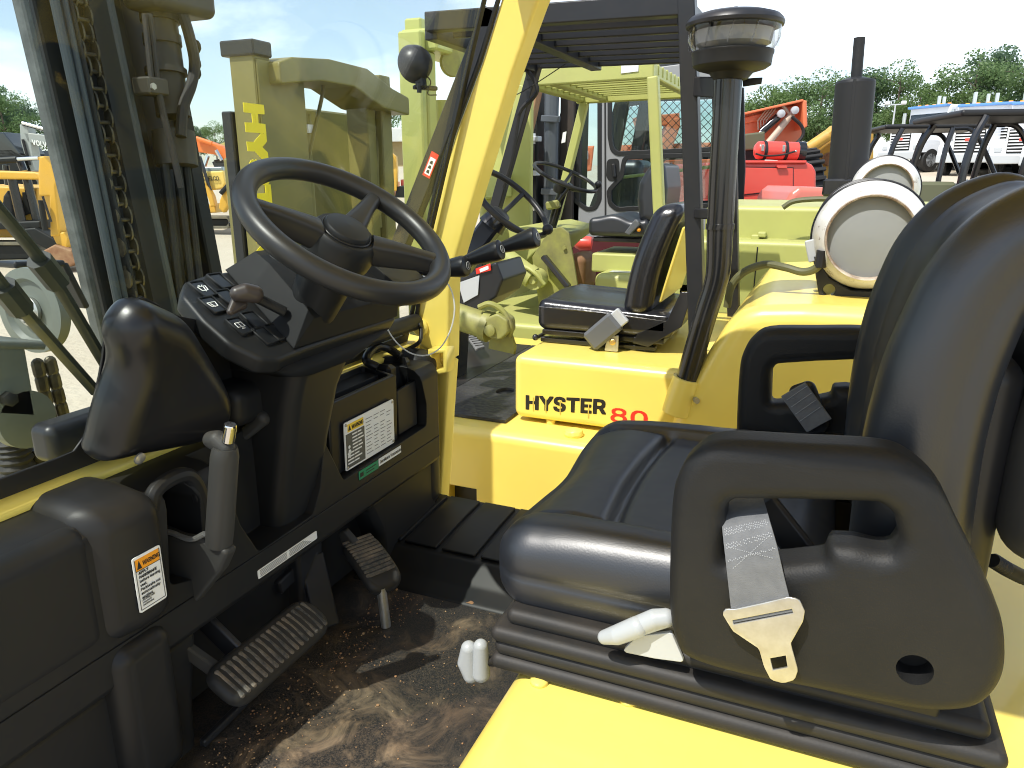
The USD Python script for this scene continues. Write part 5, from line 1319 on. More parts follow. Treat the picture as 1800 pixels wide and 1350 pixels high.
    obj('carriage_plate', cbox(X0 - .32, X0 - .28, y0 + .2, y1 - .15, .4, 1.75, .01), M['mast_reflection'], m)
    for x, a, b_ in ((520, 115, 200), (645, 150, 210)):
        t_, bo = ml(x, a), ml(x + 12, b_)
        obj('cylinder_rod', cyl((X0 - .02, bo[0], bo[1] - .02), (X0 - .02, bo[0], ztop - .05), .024), M['chrome'], m)
        obj('lift_cylinder', lathe([(.046, 0), (.046, 1.0), (.052, 1.0), (.052, 1.05)], (X0 - .02, bo[0], bo[1] - 1.05), (0, 0, 1), 24), M['mast_reflection'], m)
    q = [P(568, 150, X=X0 + .06), P(566, 170, X=X0 + .06), P(548, 250, X=X0 + .06), P(528, 345, X=X0 + .06)]
    obj('diagonal_stay', tube(spline(q, 5), .009, 8), M['mast_reflection'], m)
    obj('hose_loop', tube(spline([P(650, 165, X=X0 + .05), P(662, 172, X=X0 + .05), P(665, 200, X=X0 + .05), P(662, 300, X=X0 + .05), P(668, 400, X=X0 + .05)], 6), .014, 8), M['mast_reflection'], m)
    obj('rail_plate_label', slabx([tuple(ml(*p)) for p in ((526, 219), (540, 220), (540, 234), (527, 234))], X0 + .04, X0 + .05, .001), M['white'], m)
    obj('rail_plate_label', slabx([tuple(ml(*p)) for p in ((645, 222), (651, 222), (651, 234), (645, 234))], X0 + .04, X0 + .05, .001), M['white'], m)
    # lettering that runs down the rail, letters turned a quarter clockwise
    Xl = X0 + .1015
    o = P(427, 174, X=Xl); e = P(458, 184, X=Xl)
    ht = P(456, 174, X=Xl)[1] - P(427, 174, X=Xl)[1]
    tm = text('HYSTER', .1, (0, 0, 0), (1, 0, 0), (0, 1, 0), .002, True)
    zlen = P(455, 174, X=Xl)[2] - P(495, 440, X=Xl)[2]
    kk = zlen / tm[0][:, 0].max()
    vv = np.c_[Xl + tm[0][:, 2], o[1] + tm[0][:, 1] / .1 * (ht), o[2] - tm[0][:, 0] * kk]
    obj('mast_face', cbox(X0 + .092, X0 + .1005, y0 + .004, y0 + .30, .2, ztop - .02, .004), M['mast_reflection'], m)
    vb = join(*[(vv + [.0002 * k_, dy_, dz_], tm[1]) for k_, (dy_, dz_) in enumerate(((0, 0), (.018, 0), (0, -.016), (.018, -.016)))])
    obj('mast_lettering', vb, M['decal_yellow'], m, smooth=False, label='yellow letters running down the mast rail')
    return F

def gas_tank(name_label, c, r, L, tilt=0.0):
    T = thing('gas_tank', name_label, 'gas tank', c)
    c = np.array(c)
    prof = [(0, .02), (r * .6, .022), (r * .80, .012), (r * .86, .0), (r * .875, -.01), (r * .89, .0), (r * .94, .02), (r * .985, .05), (r, .09), (r, L - .09), (r * .97, L - .05), (r * .85, L - .01), (r * .5, L), (0, L)]
    prof = [(0, -.002), (r * .3, -.001), (r * .6, .004), (r * .715, .010), (r * .725, -.020), (r * .75, -.022), (r * .765, .004), (r * .84, .012), (r * .93, .035), (r * .985, .07), (r, .11), (r, L - .11), (r * .985, L - .07), (r * .9, L - .03), (r * .6, L), (0, L + .005)]
    obj('cylinder', lathe(prof[6:], c, (0, 1, 0), 56, False), M['tank'], T, smooth=40)
    obj('end_ring', lathe([prof[3], prof[4], prof[5], prof[6]], c, (0, 1, 0), 56, False), M['tank_rust'], T, smooth=30)
    obj('end_dish', lathe(prof[:4], c, (0, 1, 0), 56, False), M['tank_grey'], T, smooth=60)
    for y in (.08, L - .2):
        obj('strap', lathe([(r * 1.0, y), (r * 1.025, y + .002), (r * 1.025, y + .03), (r * 1.0, y + .032)], c, (0, 1, 0), 48, False), M['black_satin'], T)
    obj('valve', [cyl(c + [0, L, 0], c + [0, L + .08, 0], .03), cyl(c + [0, L + .06, 0], c + [.1, L + .06, .04], .015)], M['brass'], T)
    return T

def tank_bracket(c, r, L):
    c = np.array(c)
    B = thing('tank_bracket', 'black steel cradle under the white gas tank on the yellow hood', 'bracket', c - [0, 0, r])
    for y in (.05, L - .1):
        pts = [(c[0] - r * .95, c[2] - r * .35), (c[0] - r * .82, c[2] - r * .42), (c[0] - r * .60, c[2] - r * .80), (c[0] - r * .2, c[2] - r * 1.0), (c[0] + r * .2, c[2] - r), (c[0] + r * .60, c[2] - r * .80), (c[0] + r * .82, c[2] - r * .42), (c[0] + r * .95, c[2] - r * .35), (c[0] + r * .75, c[2] - r * 1.22), (c[0] - r * .72, c[2] - r * 1.25)]
        hole = [(c[0] - r * .58 + .018 * math.cos(a), c[2] - r * 1.02 + .018 * math.sin(a)) for a in np.linspace(0, 6.28, 13)[:-1]]
        obj('cradle', slab(Polygon(rounded(pts, .004).exterior.coords, [hole]), c[1] + y, c[1] + y + .05, .004), M['black_satin'], B)
    obj('base', cbox(c[0] - r * .7, c[0] + r * .75, c[1] + .03, c[1] + L - .05, c[2] - r * 1.26, c[2] - r * 1.18, .004), M['black_satin'], B)
    obj('clamp', [bar((c[0] - r * 1.02, c[1] + .06, c[2] - r * .1), (c[0] - r * .9, c[1] + .06, c[2] - r * .5), .03, .02, (0, 1, 0))], M['hood_label'], B)
def forklift_lime():
    F = thing('forklift', 'lime green open forklift with lime overhead guard, third in the row', 'forklift', (-.5, 4.5, 0))
    Yn = 3.92
    PY = lambda x, y, Y=Yn: P(x, y, Y=Y)
    zt = PY(1330, 362, 4.1)[2]; zl = PY(1330, 424)[2]
    x_h = PY(1225, 430)[0]
    obj('engine_hood', rbox(x_h, 1.3, 4.12, 5.15, .7, zt, .03, .1), M['lime'], F)
    obj('hood_ledge', rbox(x_h - .1, 1.3, Yn + .02, 5.2, .5, zl, .025, .1), M['lime'], F)
    for x in (1322, 1334):
        q = PY(x, 424 - (x - 1322) * .4); obj('hood_hinge', cbox(q[0] - .02, q[0] + .02, 4.06, 4.13, q[2] - .005, q[2] + .02, .004), M['lime'], F)
    q = PY(1329, 445); obj('panel_gap', cbox(q[0], q[0] + .006, Yn + .017, Yn + .022, .6, zl - .03, .001), M['ink'], F)
    obj('side_frame', rbox(-2.0, 1.4, Yn - .1, 5.2, .35, .86, .03, .15), M['lime'], F)
    obj('counterweight', rbox(1.31, 1.9, Yn - .05, 5.2, .3, 1.35, .12, .12), M['lime'], F)
    # seat platform
    a, b = PY(1020, 512, Yn + .02), PY(1190, 540, Yn + .02)
    ztop = PY(1100, 482, Yn + .05)[2]
    obj('seat_platform', rbox(PY(1042, 500)[0], x_h + .02, Yn + .02, 4.95, .8, ztop, .035, .06), M['lime'], F)
    pb = [PY(1040, 450, 4.15), PY(1140, 470, 4.15)]
    obj('seat_box', cbox(pb[0][0], pb[1][0], 4.15, 4.62, ztop - .02, PY(1090, 447, 4.15)[2], .008), M['lime'], F)
    q = PY(1105, 459, 4.05); obj('deck_label', slabz([(q[0] - .10, 4.02), (q[0] + .06, 4.02), (q[0] + .06, 4.09), (q[0] - .10, 4.09)], ztop + .001, ztop + .0025, .0005), M['hood_label'], F)
    seat = sub(F, 'seat')
    cx0, cx1 = PY(1033, 400, 4.15)[0], PY(1140, 400, 4.15)[0]
    zc0, zc1 = PY(1080, 416, 4.15)[2], PY(1080, 384, 4.15)[2]
    v, f = rbox(cx0, cx1, 4.15, 4.62, zc0, zc1, .03, .02)
    v[:, 2] += .02 * np.exp(-((v[:, 0] - cx0 - .14) / .07) ** 2) * (v[:, 2] > (zc0 + zc1) / 2) - .015 * np.exp(-((v[:, 0] - cx0 - .26) / .05) ** 2) * (v[:, 2] > (zc0 + zc1) / 2)
    obj('cushion', (v, f), M['vinyl'], seat, smooth=True)
    bk = XZ([(1122, 388), (1118, 350), (1122, 320), (1135, 298), (1150, 285), (1168, 290), (1172, 330), (1165, 400)], 4.17)
    obj('backrest', slab(rounded(bk, .02), 4.17, 4.62, .04, nb=4), M['vinyl'], seat, smooth=60)
    obj('slide', cbox(cx0 + .02, cx1 + .1, 4.2, 4.58, zc0 - .035, zc0 - .01, .004), M['black'], seat)
    bz = XZ([(1100, 408), (1118, 385), (1128, 393), (1108, 413)], 4.13); obj('belt_buckle', slab(bz, 4.10, 4.14, .006), M['buckle'], seat)
    q = PY(1123, 404, 4.12); obj('lamp_dot', ball(q, .012, 1), M['orange_label'], seat)
    # cowl and front panel
    dp = XZ([(935, 452), (965, 405), (985, 398), (1000, 410), (1018, 520), (950, 560)], 4.1)
    obj('cowl_side', slab(rounded(dp, .01), 4.1, 4.12, .004), M['lime_dark'], F)
    dp = XZ([(880, 440), (900, 400), (945, 395), (1000, 408), (960, 440), (930, 470)], 4.35)
    obj('cowl', slab(dp, 4.14, 5.0, .01), M['lime'], F)
    q = PY(968, 445, 4.09); obj('pedal_arm', bar(PY(955, 450, 4.05), PY(1000, 505, 4.05), .05, .03, (0, 0, 1), .006), M['black'], F)
    q = PY(992, 435, 4.09); obj('cowl_bolt', lathe([(.012, 0), (.012, .006)], q, (0, -1, 0), 8), M['lime_dark'], F)
    tc = sub(F, 'tilt_cylinder')
    a, b = PY(872, 440, 4.0), PY(936, 488, 4.0)
    obj('barrel', lathe([(.058, 0), (.058, np.linalg.norm(b - a) - .04), (.066, np.linalg.norm(b - a) - .038), (.066, np.linalg.norm(b - a))], a, b - a, 24), M['lime'], tc, smooth=40)
    q = PY(937, 492, 3.97); obj('clevis', lathe([(.06, 0), (.06, .09)], q, (0, 1, 0), 24), M['lime'], tc)
    obj('pin', lathe([(.024, 0), (.024, .015)], q, (0, -1, 0), 16), M['lime'], tc)
    obj('cylinder_hose', tube(spline([PY(900, 462, 3.94), PY(925, 470, 3.94), PY(940, 480, 3.93), PY(957, 500, 3.95)], 6), .012, 8), M['lime'], tc)
    obj('rusty_manifold', rbox(PY(1000, 480, 4.5)[0], PY(1035, 480, 4.5)[0], 4.4, 4.7, PY(1015, 510, 4.5)[2], PY(1015, 445, 4.5)[2], .05), M['rust'], F)
    # steering
    c = PY(994, 311, 4.38)
    wheel_with_ribs(F, 'steering_wheel', c, .20, .0115, .42, .08, (math.radians(100), math.radians(215), math.radians(335)), M['wheel'], .05, .05, knob=math.radians(20))
    top_ = c + [.0, 0, -.07]
    obj('steering_column', [tube([top_ + [-.01, 0, 0], PY(984, 350, 4.38), PY(955, 450, 4.38)], .028, 14)], M['black'], F)
    obj('column_clamp', bar(PY(962, 362, 4.36), PY(985, 358, 4.36), .07, .05, (0, 0, 1), .01), M['lime_dark'], F)
    obj('shift_lever', tube([PY(975, 362, 4.36), PY(1000, 330, 4.33)], .010, 8), M['black'], F)
    obj('shift_knob', tube([PY(998, 332, 4.33), PY(1004, 324, 4.33)], .02, 12), M['black'], F)
    # guard
    g = sub(F, 'overhead_guard')
    yg, yf = Yn + .05, 5.05
    r0, r1 = PY(905, 139, yg), PY(1151, 122, yg)
    hgt = .085
    for y in (yg, yf):
        obj('roof_rail', bar((r0[0], y, r0[2]), (r1[0], y, r1[2]), .05, hgt, (0, 0, 1), .006), M['lime'], g)
    for t in (0, .28, 1):
        a = r0 + (r1 - r0) * t
        obj('cross_bar', bar((a[0] + (.03 if t == 0 else -.03), yg, a[2]), (a[0] + (.03 if t == 0 else -.03), yf, a[2]), .05, hgt * .8, (0, 0, 1), .006), M['lime'], g)
    for k in range(9):
        y = yg + (yf - yg) * (k + 1) / 10
        obj('roof_bar', bar((r0[0], y, r0[2] + .01), (r1[0], y, r1[2] + .01), .018, .05), M['lime'], g)
    for y in (yg, yf):
        d = np.array([0, y - yg, 0])
        obj('rear_leg', bar(PY(1148, 135, yg) + d, PY(1162, 440, yg) + d, .055, .06, (0, 1, 0), .006), M['lime'], g)
        obj('front_leg', bar(PY(921, 150, yg) + d, PY(868, 395, yg) + d + (PY(868, 395, yg) - PY(921, 150, yg)) * .2, .055, .055, (0, 1, 0), .006), M['lime'], g)
    q = PY(1107, 121, yg - .028); n_ = obj('name_plate', slab([(q[0] - .045, q[2] - .02), (q[0] + .045, q[2] - .014), (q[0] + .045, q[2] + .026), (q[0] - .045, q[2] + .02)], yg - .030, yg - .026, .001), M['white'], g)
    q = PY(903, 425, 4.0)
    sl = XZ([(990, 233), (996, 231), (994, 250), (987, 252)], yf - .03)
    lb = obj('safety_label', slab(sl, yf - .036, yf - .031, .001), M['white'], g)
    # mast
    m = sub(F, 'mast')
    xa = PY(698, 60, 3.98)[0]; zt = PY(698, 55, 3.98)[2]
    obj('outer_rail', cbox(xa, xa + .15, 3.98, 4.04, .1, zt, .01), M['lime'], m)
    obj('outer_rail', cbox(xa, xa + .34, 5.2, 5.26, .1, zt, .01), M['lime'], m)
    obj('rail_flange', cbox(xa + .12, xa + .16, 4.041, 4.14, .1, zt - .1, .01), M['lime'], m)
    obj('inner_rail', cbox(xa + .0, xa + .11, 4.06, 4.13, .1, zt + .08, .01), M['lime'], m)
    obj('top_plate', cbox(xa - .02, xa + .22, 4.045, 5.19, zt - .10, zt + .02, .012), M['lime'], m)
    obj('crossmember', cbox(xa + .0, xa + .2, 4.15, 5.19, zt - .95, zt - .78, .012), M['lime'], m)
    obj('crossmember', cbox(xa + .0, xa + .2, 4.15, 5.19, .9, 1.15, .012), M['lime'], m)
    obj('side_bracket', slab(XZ([(822, 320), (850, 316), (850, 345), (826, 350)], 3.95), 3.95, 3.99, .004), M['lime'], m)
    for y in (4.22, 4.40, 4.85):
        obj('lift_cylinder', cyl((xa + .12, y + .06, .2), (xa + .12, y + .06, zt - .35), .05, n=20), M['lime'], m)
    q = PY(766, 106, 4.15)
    obj('chain_pulley', lathe([(.03, -.02), (.075, -.03), (.08, -.03), (.08, -.02), (.06, 0), (.08, .02), (.08, .03), (.03, .03)], (xa + .21, 4.27, q[2]), (.7, -.7, 0), 28), M['lime_dark'], m)
    ch = [PY(x, y, 4.12) for x, y in ((783, 215), (781, 245), (780, 270))]
    for k in range(16):
        z = 1.35 + k * .06
        obj('chain_link', cbox(xa + .24, xa + .27, 4.26, 4.32, z, z + .05, .006), M['lime_dark'], m)
    # exhaust stack
    ex = sub(F, 'exhaust_stack')
    ye = 4.25
    pts = [P(1511, 66, Y=ye), P(1508, 104, Y=ye), P(1505, 140, Y=ye)]
    obj('tail_pipe', lathe([(.026, 0), (.026, (pts[0] - pts[2])[2]), (.022, (pts[0] - pts[2])[2]), (.022, (pts[0] - pts[2])[2] - .06)], pts[2], (pts[0] - pts[2]), 24), M['exhaust'], ex)
    a, b = P(1504, 142, Y=ye), P(1489, 316, Y=ye)
    H = np.linalg.norm(a - b)
    pr = [(.05, 0)]
    for k in range(60):
        t = H * (k + .5) / 61; pr += [(.092, t - H / 244), (.0913, t + H / 244)]
    pr += [(.088, H), (.035, H + .015)]
    obj('muffler', lathe(pr, b, a - b, 36), M['exhaust'], ex, smooth=40)
    obj('seam_strip', bar(b + [-.005, -.0925, 0], a + [-.005, -.0915, 0], .014, .003, (0, 1, 0), .001), M['exhaust'], ex)
    obj('muffler_base', cbox(b[0] - .11, b[0] + .12, ye - .10, ye + .12, b[2] - .08, b[2] + .005, .01), M['black'], ex)
    obj('vent_hose', tube(spline([P(1376, 365, Y=4.0), P(1395, 354, Y=4.0), P(1430, 350, Y=4.0), P(1465, 350, Y=4.0)], 6), .013, 8), M['hose_olive'], F)
    for x, r in ((-1.9, .42), (1.1, .36)):
        for y in (3.9, 5.0):
            w = sub(F, 'wheel')
            obj('tyre', lathe([(r * .55, 0), (r * .93, 0), (r, .03), (r, .2), (r * .93, .23), (r * .55, .23)], (x, y - .05, r), (0, 1, 0), 32, False), M['rubber'], w)
            obj('rim', lathe([(r * .56, .03), (r * .5, .07), (.1, .08), (.1, .15), (r * .5, .16), (r * .56, .2)], (x, y - .05, r), (0, 1, 0), 24), M['lime'], w)
    # the tall stack's companion: hose from hood of the yellow truck
    return F

def forklift_cab():
    F = thing('forklift', 'large grey forklift with glazed cab and dark mast behind the lime forklift', 'forklift', (-1.5, 7.0, 0))
    Y0, Y1 = 6.2, 7.7
    poly = XZ([(985, 420), (940, 392), (962, 330), (975, 240), (998, 138), (1200, 112), (1268, 118), (1272, 300), (1266, 420)], Y0)
    win = [[(1012, 162), (1054, 156), (1054, 350), (1046, 366), (1032, 368), (1000, 345), (985, 330), (994, 240)],
           [(1072, 150), (1255, 140), (1258, 262), (1084, 270), (1076, 262), (1072, 240)],
           [(1098, 276), (1255, 272), (1258, 360), (1085, 368), (1072, 358), (1070, 335), (1082, 322), (1092, 312)]]
    holes = [list(rounded(XZ(w, Y0), .04).exterior.coords) for w in win]
    hdl = list(rounded(XZ([(1067, 280), (1088, 278), (1090, 312), (1085, 318), (1070, 318), (1066, 310)], Y0), .03).exterior.coords)
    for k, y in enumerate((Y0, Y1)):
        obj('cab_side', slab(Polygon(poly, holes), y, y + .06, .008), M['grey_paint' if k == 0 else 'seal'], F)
        for w, h in zip(win, holes):
            obj('cab_window', slab(Polygon(h).buffer(-.012), y + .02, y + .026, .001), M['glass'], F, smooth=False)
            if k == 0: obj('window_seal', slab(Polygon(Polygon(h).buffer(.018).exterior.coords, [Polygon(h).buffer(-.018).exterior.coords]), y - .008, y + .012, .003), M['seal'], F)
    obj('handle_recess', slab(hdl, Y0 - .006, Y0 + .004, .002), M['seal'], F)
    obj('door_handle', bar(P(1078, 288, Y=Y0 - .02), P(1080, 312, Y=Y0 - .02), .03, .03, (0, 1, 0), .008), M['black_satin'], F)
    obj('door_gap', slab(XZ([(1062, 150), (1065, 150), (1066, 415), (1063, 415)], Y0 - .002), Y0 - .003, Y0 + .001, .0005), M['ink'], F)
    zs = P(1100, 420, Y=Y0)[2]
    xa, xb = min(x for x, _ in poly), max(x for x, _ in poly)
    top = XZ([(1012, 140), (1085, 125), (1130, 100), (1190, 92), (1262, 98), (1262, 118), (1200, 112)], Y0)
    obj('cab_roof', slab(rounded(top, .02), Y0 + .02, Y1 + .04, .02), M['roof_dark'], F)
    obj('cab_floor', cbox(xa + .1, xb, Y0 + .06, Y1, .9, zs + .15, .01), M['grey_paint'], F)
    obj('cab_base', cbox(xa - .3, xb + 1.2, Y0 - .02, Y1 + .1, .55, zs + .01, .02), M['maroon'], F)
    obj('cab_seat', rbox(-2.0, -1.6, 6.7, 7.2, 1.2, 1.8, .08), M['vinyl'], F)
    obj('red_trim', slab(XZ([(1155, 300), (1180, 285), (1170, 350), (1155, 385)], 6.5), 6.5, 6.56, .01), M['maroon'], F)
    obj('grab_rail', tube([P(1090, 312, Y=6.6), P(1260, 292, Y=6.6)], .014, 8), M['lime'], F)
    obj('cab_post', bar(P(1105, 150, Y=7.3), P(1080, 275, Y=7.3), .08, .08, (0, 1, 0)), M['black_satin'], F)
    obj('cab_post', bar(P(1140, 150, Y=7.4), P(1118, 275, Y=7.4), .10, .08, (0, 1, 0)), M['black_satin'], F)
    mesh = []
    h0 = XZ([(1100, 150), (1255, 270)], Y1 - .2)
    x0, x1, z0, z1 = h0[0][0], h0[1][0], h0[1][1], h0[0][1]
    for k in range(-14, 24):
        for s in (-1, 1):
            xs = x0 + k * .075; seg = LineString([(xs, z0 if s > 0 else z1), (xs + (z1 - z0), z1 if s > 0 else z0)]).intersection(Polygon([(x0, z0), (x1, z0), (x1, z1), (x0, z1)]))
            if seg.length > .02:
                (ax, az), (bx, bz) = list(seg.coords)[:2]; mesh.append(bar((ax, Y1 - .2, az), (bx, Y1 - .2, bz), .006, .006, (0, 1, 0), .001))
    obj('guard_mesh', mesh, M['black_satin'], F, smooth=False, kind='stuff')
    obj('red_canister', lathe([(.0, 0), (.05, .01), (.055, .03), (.055, .10), (.04, .13), (.02, .15)], P(1042, 428, Y=5.6), (-1, -.2, 0), 24), M['red_paint'], F)
    m = sub(F, 'mast')
    ym = 6.0
    for x0, x1, mt, d in ((928, 945, 'mast', 0), (945, 952, 'black_satin', .1), (957, 981, 'mast_blue', .05), (984, 1008, 'mast_brown', .15), (1010, 1022, 'black_satin', .2)):
        a, b = P(x0, 230, Y=ym + d)[0], P(x1, 230, Y=ym + d)[0]
        if mt == 'mast_blue': obj('lift_cylinder', cyl(((a + b) / 2, ym + d, .6), ((a + b) / 2, ym + d, P(970, 100, Y=ym)[2]), (b - a) / 2, n=20), M[mt], m)
        else: obj('rail', cbox(a, b, ym + d, ym + d + .2, .5, P(970, 60 if x0 > 980 else 90, Y=ym)[2], .008), M[mt], m)
    for py in (208, 336):
        q = P(952, py, Y=ym - .03); e = P(984, py + 2, Y=ym - .03); obj('cylinder_clamp', bar(q, e, .04, .05, (0, 0, 1), .005), M['mast_blue'], m)
    a, b = P(931, 222, Y=ym - .1), P(927, 322, Y=ym - .1)
    obj('gas_strut', tube([a, a + (b - a) * .5, b], .05, 16), M['black'], m)
    obj('strut_label', tube([a + (b - a) * .12, a + (b - a) * .30], .0515, 16), M['white'], m)
    for t in (.22, .82): 
        q = a + (b - a) * t; obj('strut_clamp', cbox(q[0] - .05, q[0] + .10, q[1] - .06, q[1] + .03, q[2] - .02, q[2] + .02, .005), M['hood_label'], m)
    obj('strut_rod', tube([b, P(932, 345, Y=ym - .1), P(940, 370, Y=ym - .1)], .014, 8), M['steel'], m)
    obj('instruction_plate', slab(XZ([(914, 272), (924, 270), (922, 314), (912, 316)], ym - .02), ym - .025, ym - .018, .001), M['white'], m)
    obj('red_post', slab(XZ([(945, 150), (952, 130), (935, 210), (905, 330), (898, 330)], 5.7), 5.7, 5.8, .005), M['rust'], F)
    for x in (-2.4, .6):
        for y in (6.2, 7.3):
            obj('tyre', lathe([(.25, 0), (.5, 0), (.55, .05), (.55, .3), (.5, .35), (.25, .35)], (x, y, .55), (0, 1, 0), 28), M['rubber'], F)
    return F
def leafy_tree(proto_seed, kind, label, group=None):
    T = thing('tree', label, 'tree', (0, 0, 0), group)
    rng = np.random.default_rng(proto_seed)
    H = 10.0
    tr = spline([(0, 0, -.4), (.08, .05, 1.5), (-.05, .1, 3.6), (.1, 0, 6.0), (.0, .05, 8.2)], 5)
    limbs, tips = [tube(tr, np.interp(np.linspace(0, 1, len(tr)), [0, .1, 1], [.30, .22, .04]), 9)], []
    for k in range(22):
        h = rng.uniform(.22, .9) * 8; a = rng.uniform(0, 2 * math.pi)
        b = np.array([np.interp(h, tr[:, 2], tr[:, 0]), np.interp(h, tr[:, 2], tr[:, 1]), h])
        L = (3.4 - 2.0 * abs(h / 8 - .45)) * rng.uniform(.75, 1.1)
        e = b + np.array([math.cos(a) * L, math.sin(a) * L, L * rng.uniform(.25, .7)])
        m_ = (b + e) / 2 + [0, 0, .15]
        limbs.append(tube(spline([b, m_, e], 3), np.linspace(.07, .015, 7), 5)); tips += [e, m_ + (e - m_) * .4, m_ * .7 + e * .3 + rng.normal(0, .5, 3)]
    tips.append(tr[-1] + [0, 0, .4])
    obj('trunk', limbs, M['bark'], T, smooth=True)
    V, F = [], []
    n = 0
    for c in tips:
        R = rng.uniform(.75, 1.35)
        for k in range(110):
            d = rng.normal(size=3); d /= np.linalg.norm(d)
            p = np.asarray(c) + d * R * rng.uniform(.45, 1.0) ** .6 * np.array([1.15, 1.15, .75])
            nrm = d + rng.normal(0, .55, 3) + [0, 0, .4]; nrm /= np.linalg.norm(nrm)
            u = np.cross(nrm, rng.normal(size=3)); u /= np.linalg.norm(u); w = np.cross(nrm, u)
            s = rng.uniform(.10, .19)
            V += [p - u * s, p - w * s * .55, p + u * s, p + w * s * .55 + nrm * s * .2]
            F += [(n, n + 1, n + 2), (n, n + 2, n + 3)]; n += 4
    obj('crown', (np.array(V), np.array(F)), M['leaf' + kind], T, smooth=False)
    return T

def excavator(name_label, px, dist, color, house, arm=None, text_=None, text_px=None, cab=None, track=None, group=None):
    """pixel outlines lie on the upright plane at that distance, each with its real thickness"""
    base = at_dist(px, dist)
    T = thing('excavator', name_label, 'excavator', base, group)
    for nm, pix, d, th, mt in house + (arm or []):
        obj(nm, slabF(pix, dist + d, th, min(.03, th / 3)), M[mt], T)
    for nm, a, b, d, r, mt in (cab or []):
        obj(nm, cyl(FP(*a, dist + d), FP(*b, dist + d), r, n=10), M[mt], T)
    if track:
        for d in (track[1], track[1] + 1.3):
            t = sub(T, 'track')
            poly = Polygon([((q := FP(x, y, dist + d)) @ RT, q[2]) for x, y in track[0]])
            h = np.array([-math.sin(YAW), math.cos(YAW), 0])
            pl = rounded(poly, .16)
            obj('belt', plate(Polygon(pl.exterior.coords, [pl.buffer(-.06).exterior.coords]), .36, .01, h * (dist + d + .18), RT, (0, 0, 1)), M['rubber_dusty'], T and t)
            obj('side_plate', plate(pl.buffer(-.065), .22, .02, h * (dist + d + .18), RT, (0, 0, 1)), M['mast'], t)
    if text_:
        for s_, (x0, y0, x1, y1, hpx), d, mt in text_:
            a, b = FP(x0, y0, dist + d), FP(x1, y1, dist + d)
            hh = hpx / FPX * dist
            tm = text(s_, hh, (0, 0, 0), (1, 0, 0), (0, 1, 0), .01, True)
            k = np.linalg.norm(b - a) / tm[0][:, 0].max(); U = (b - a) / np.linalg.norm(b - a); Vv = np.array([0, 0, 1.0])
            nn = np.cross(U, Vv)
            obj('lettering', (a + tm[0][:, :1] * k * U + tm[0][:, 1:2] * Vv + tm[0][:, 2:3] * nn, tm[1]), M[mt], T, smooth=False)
    return T

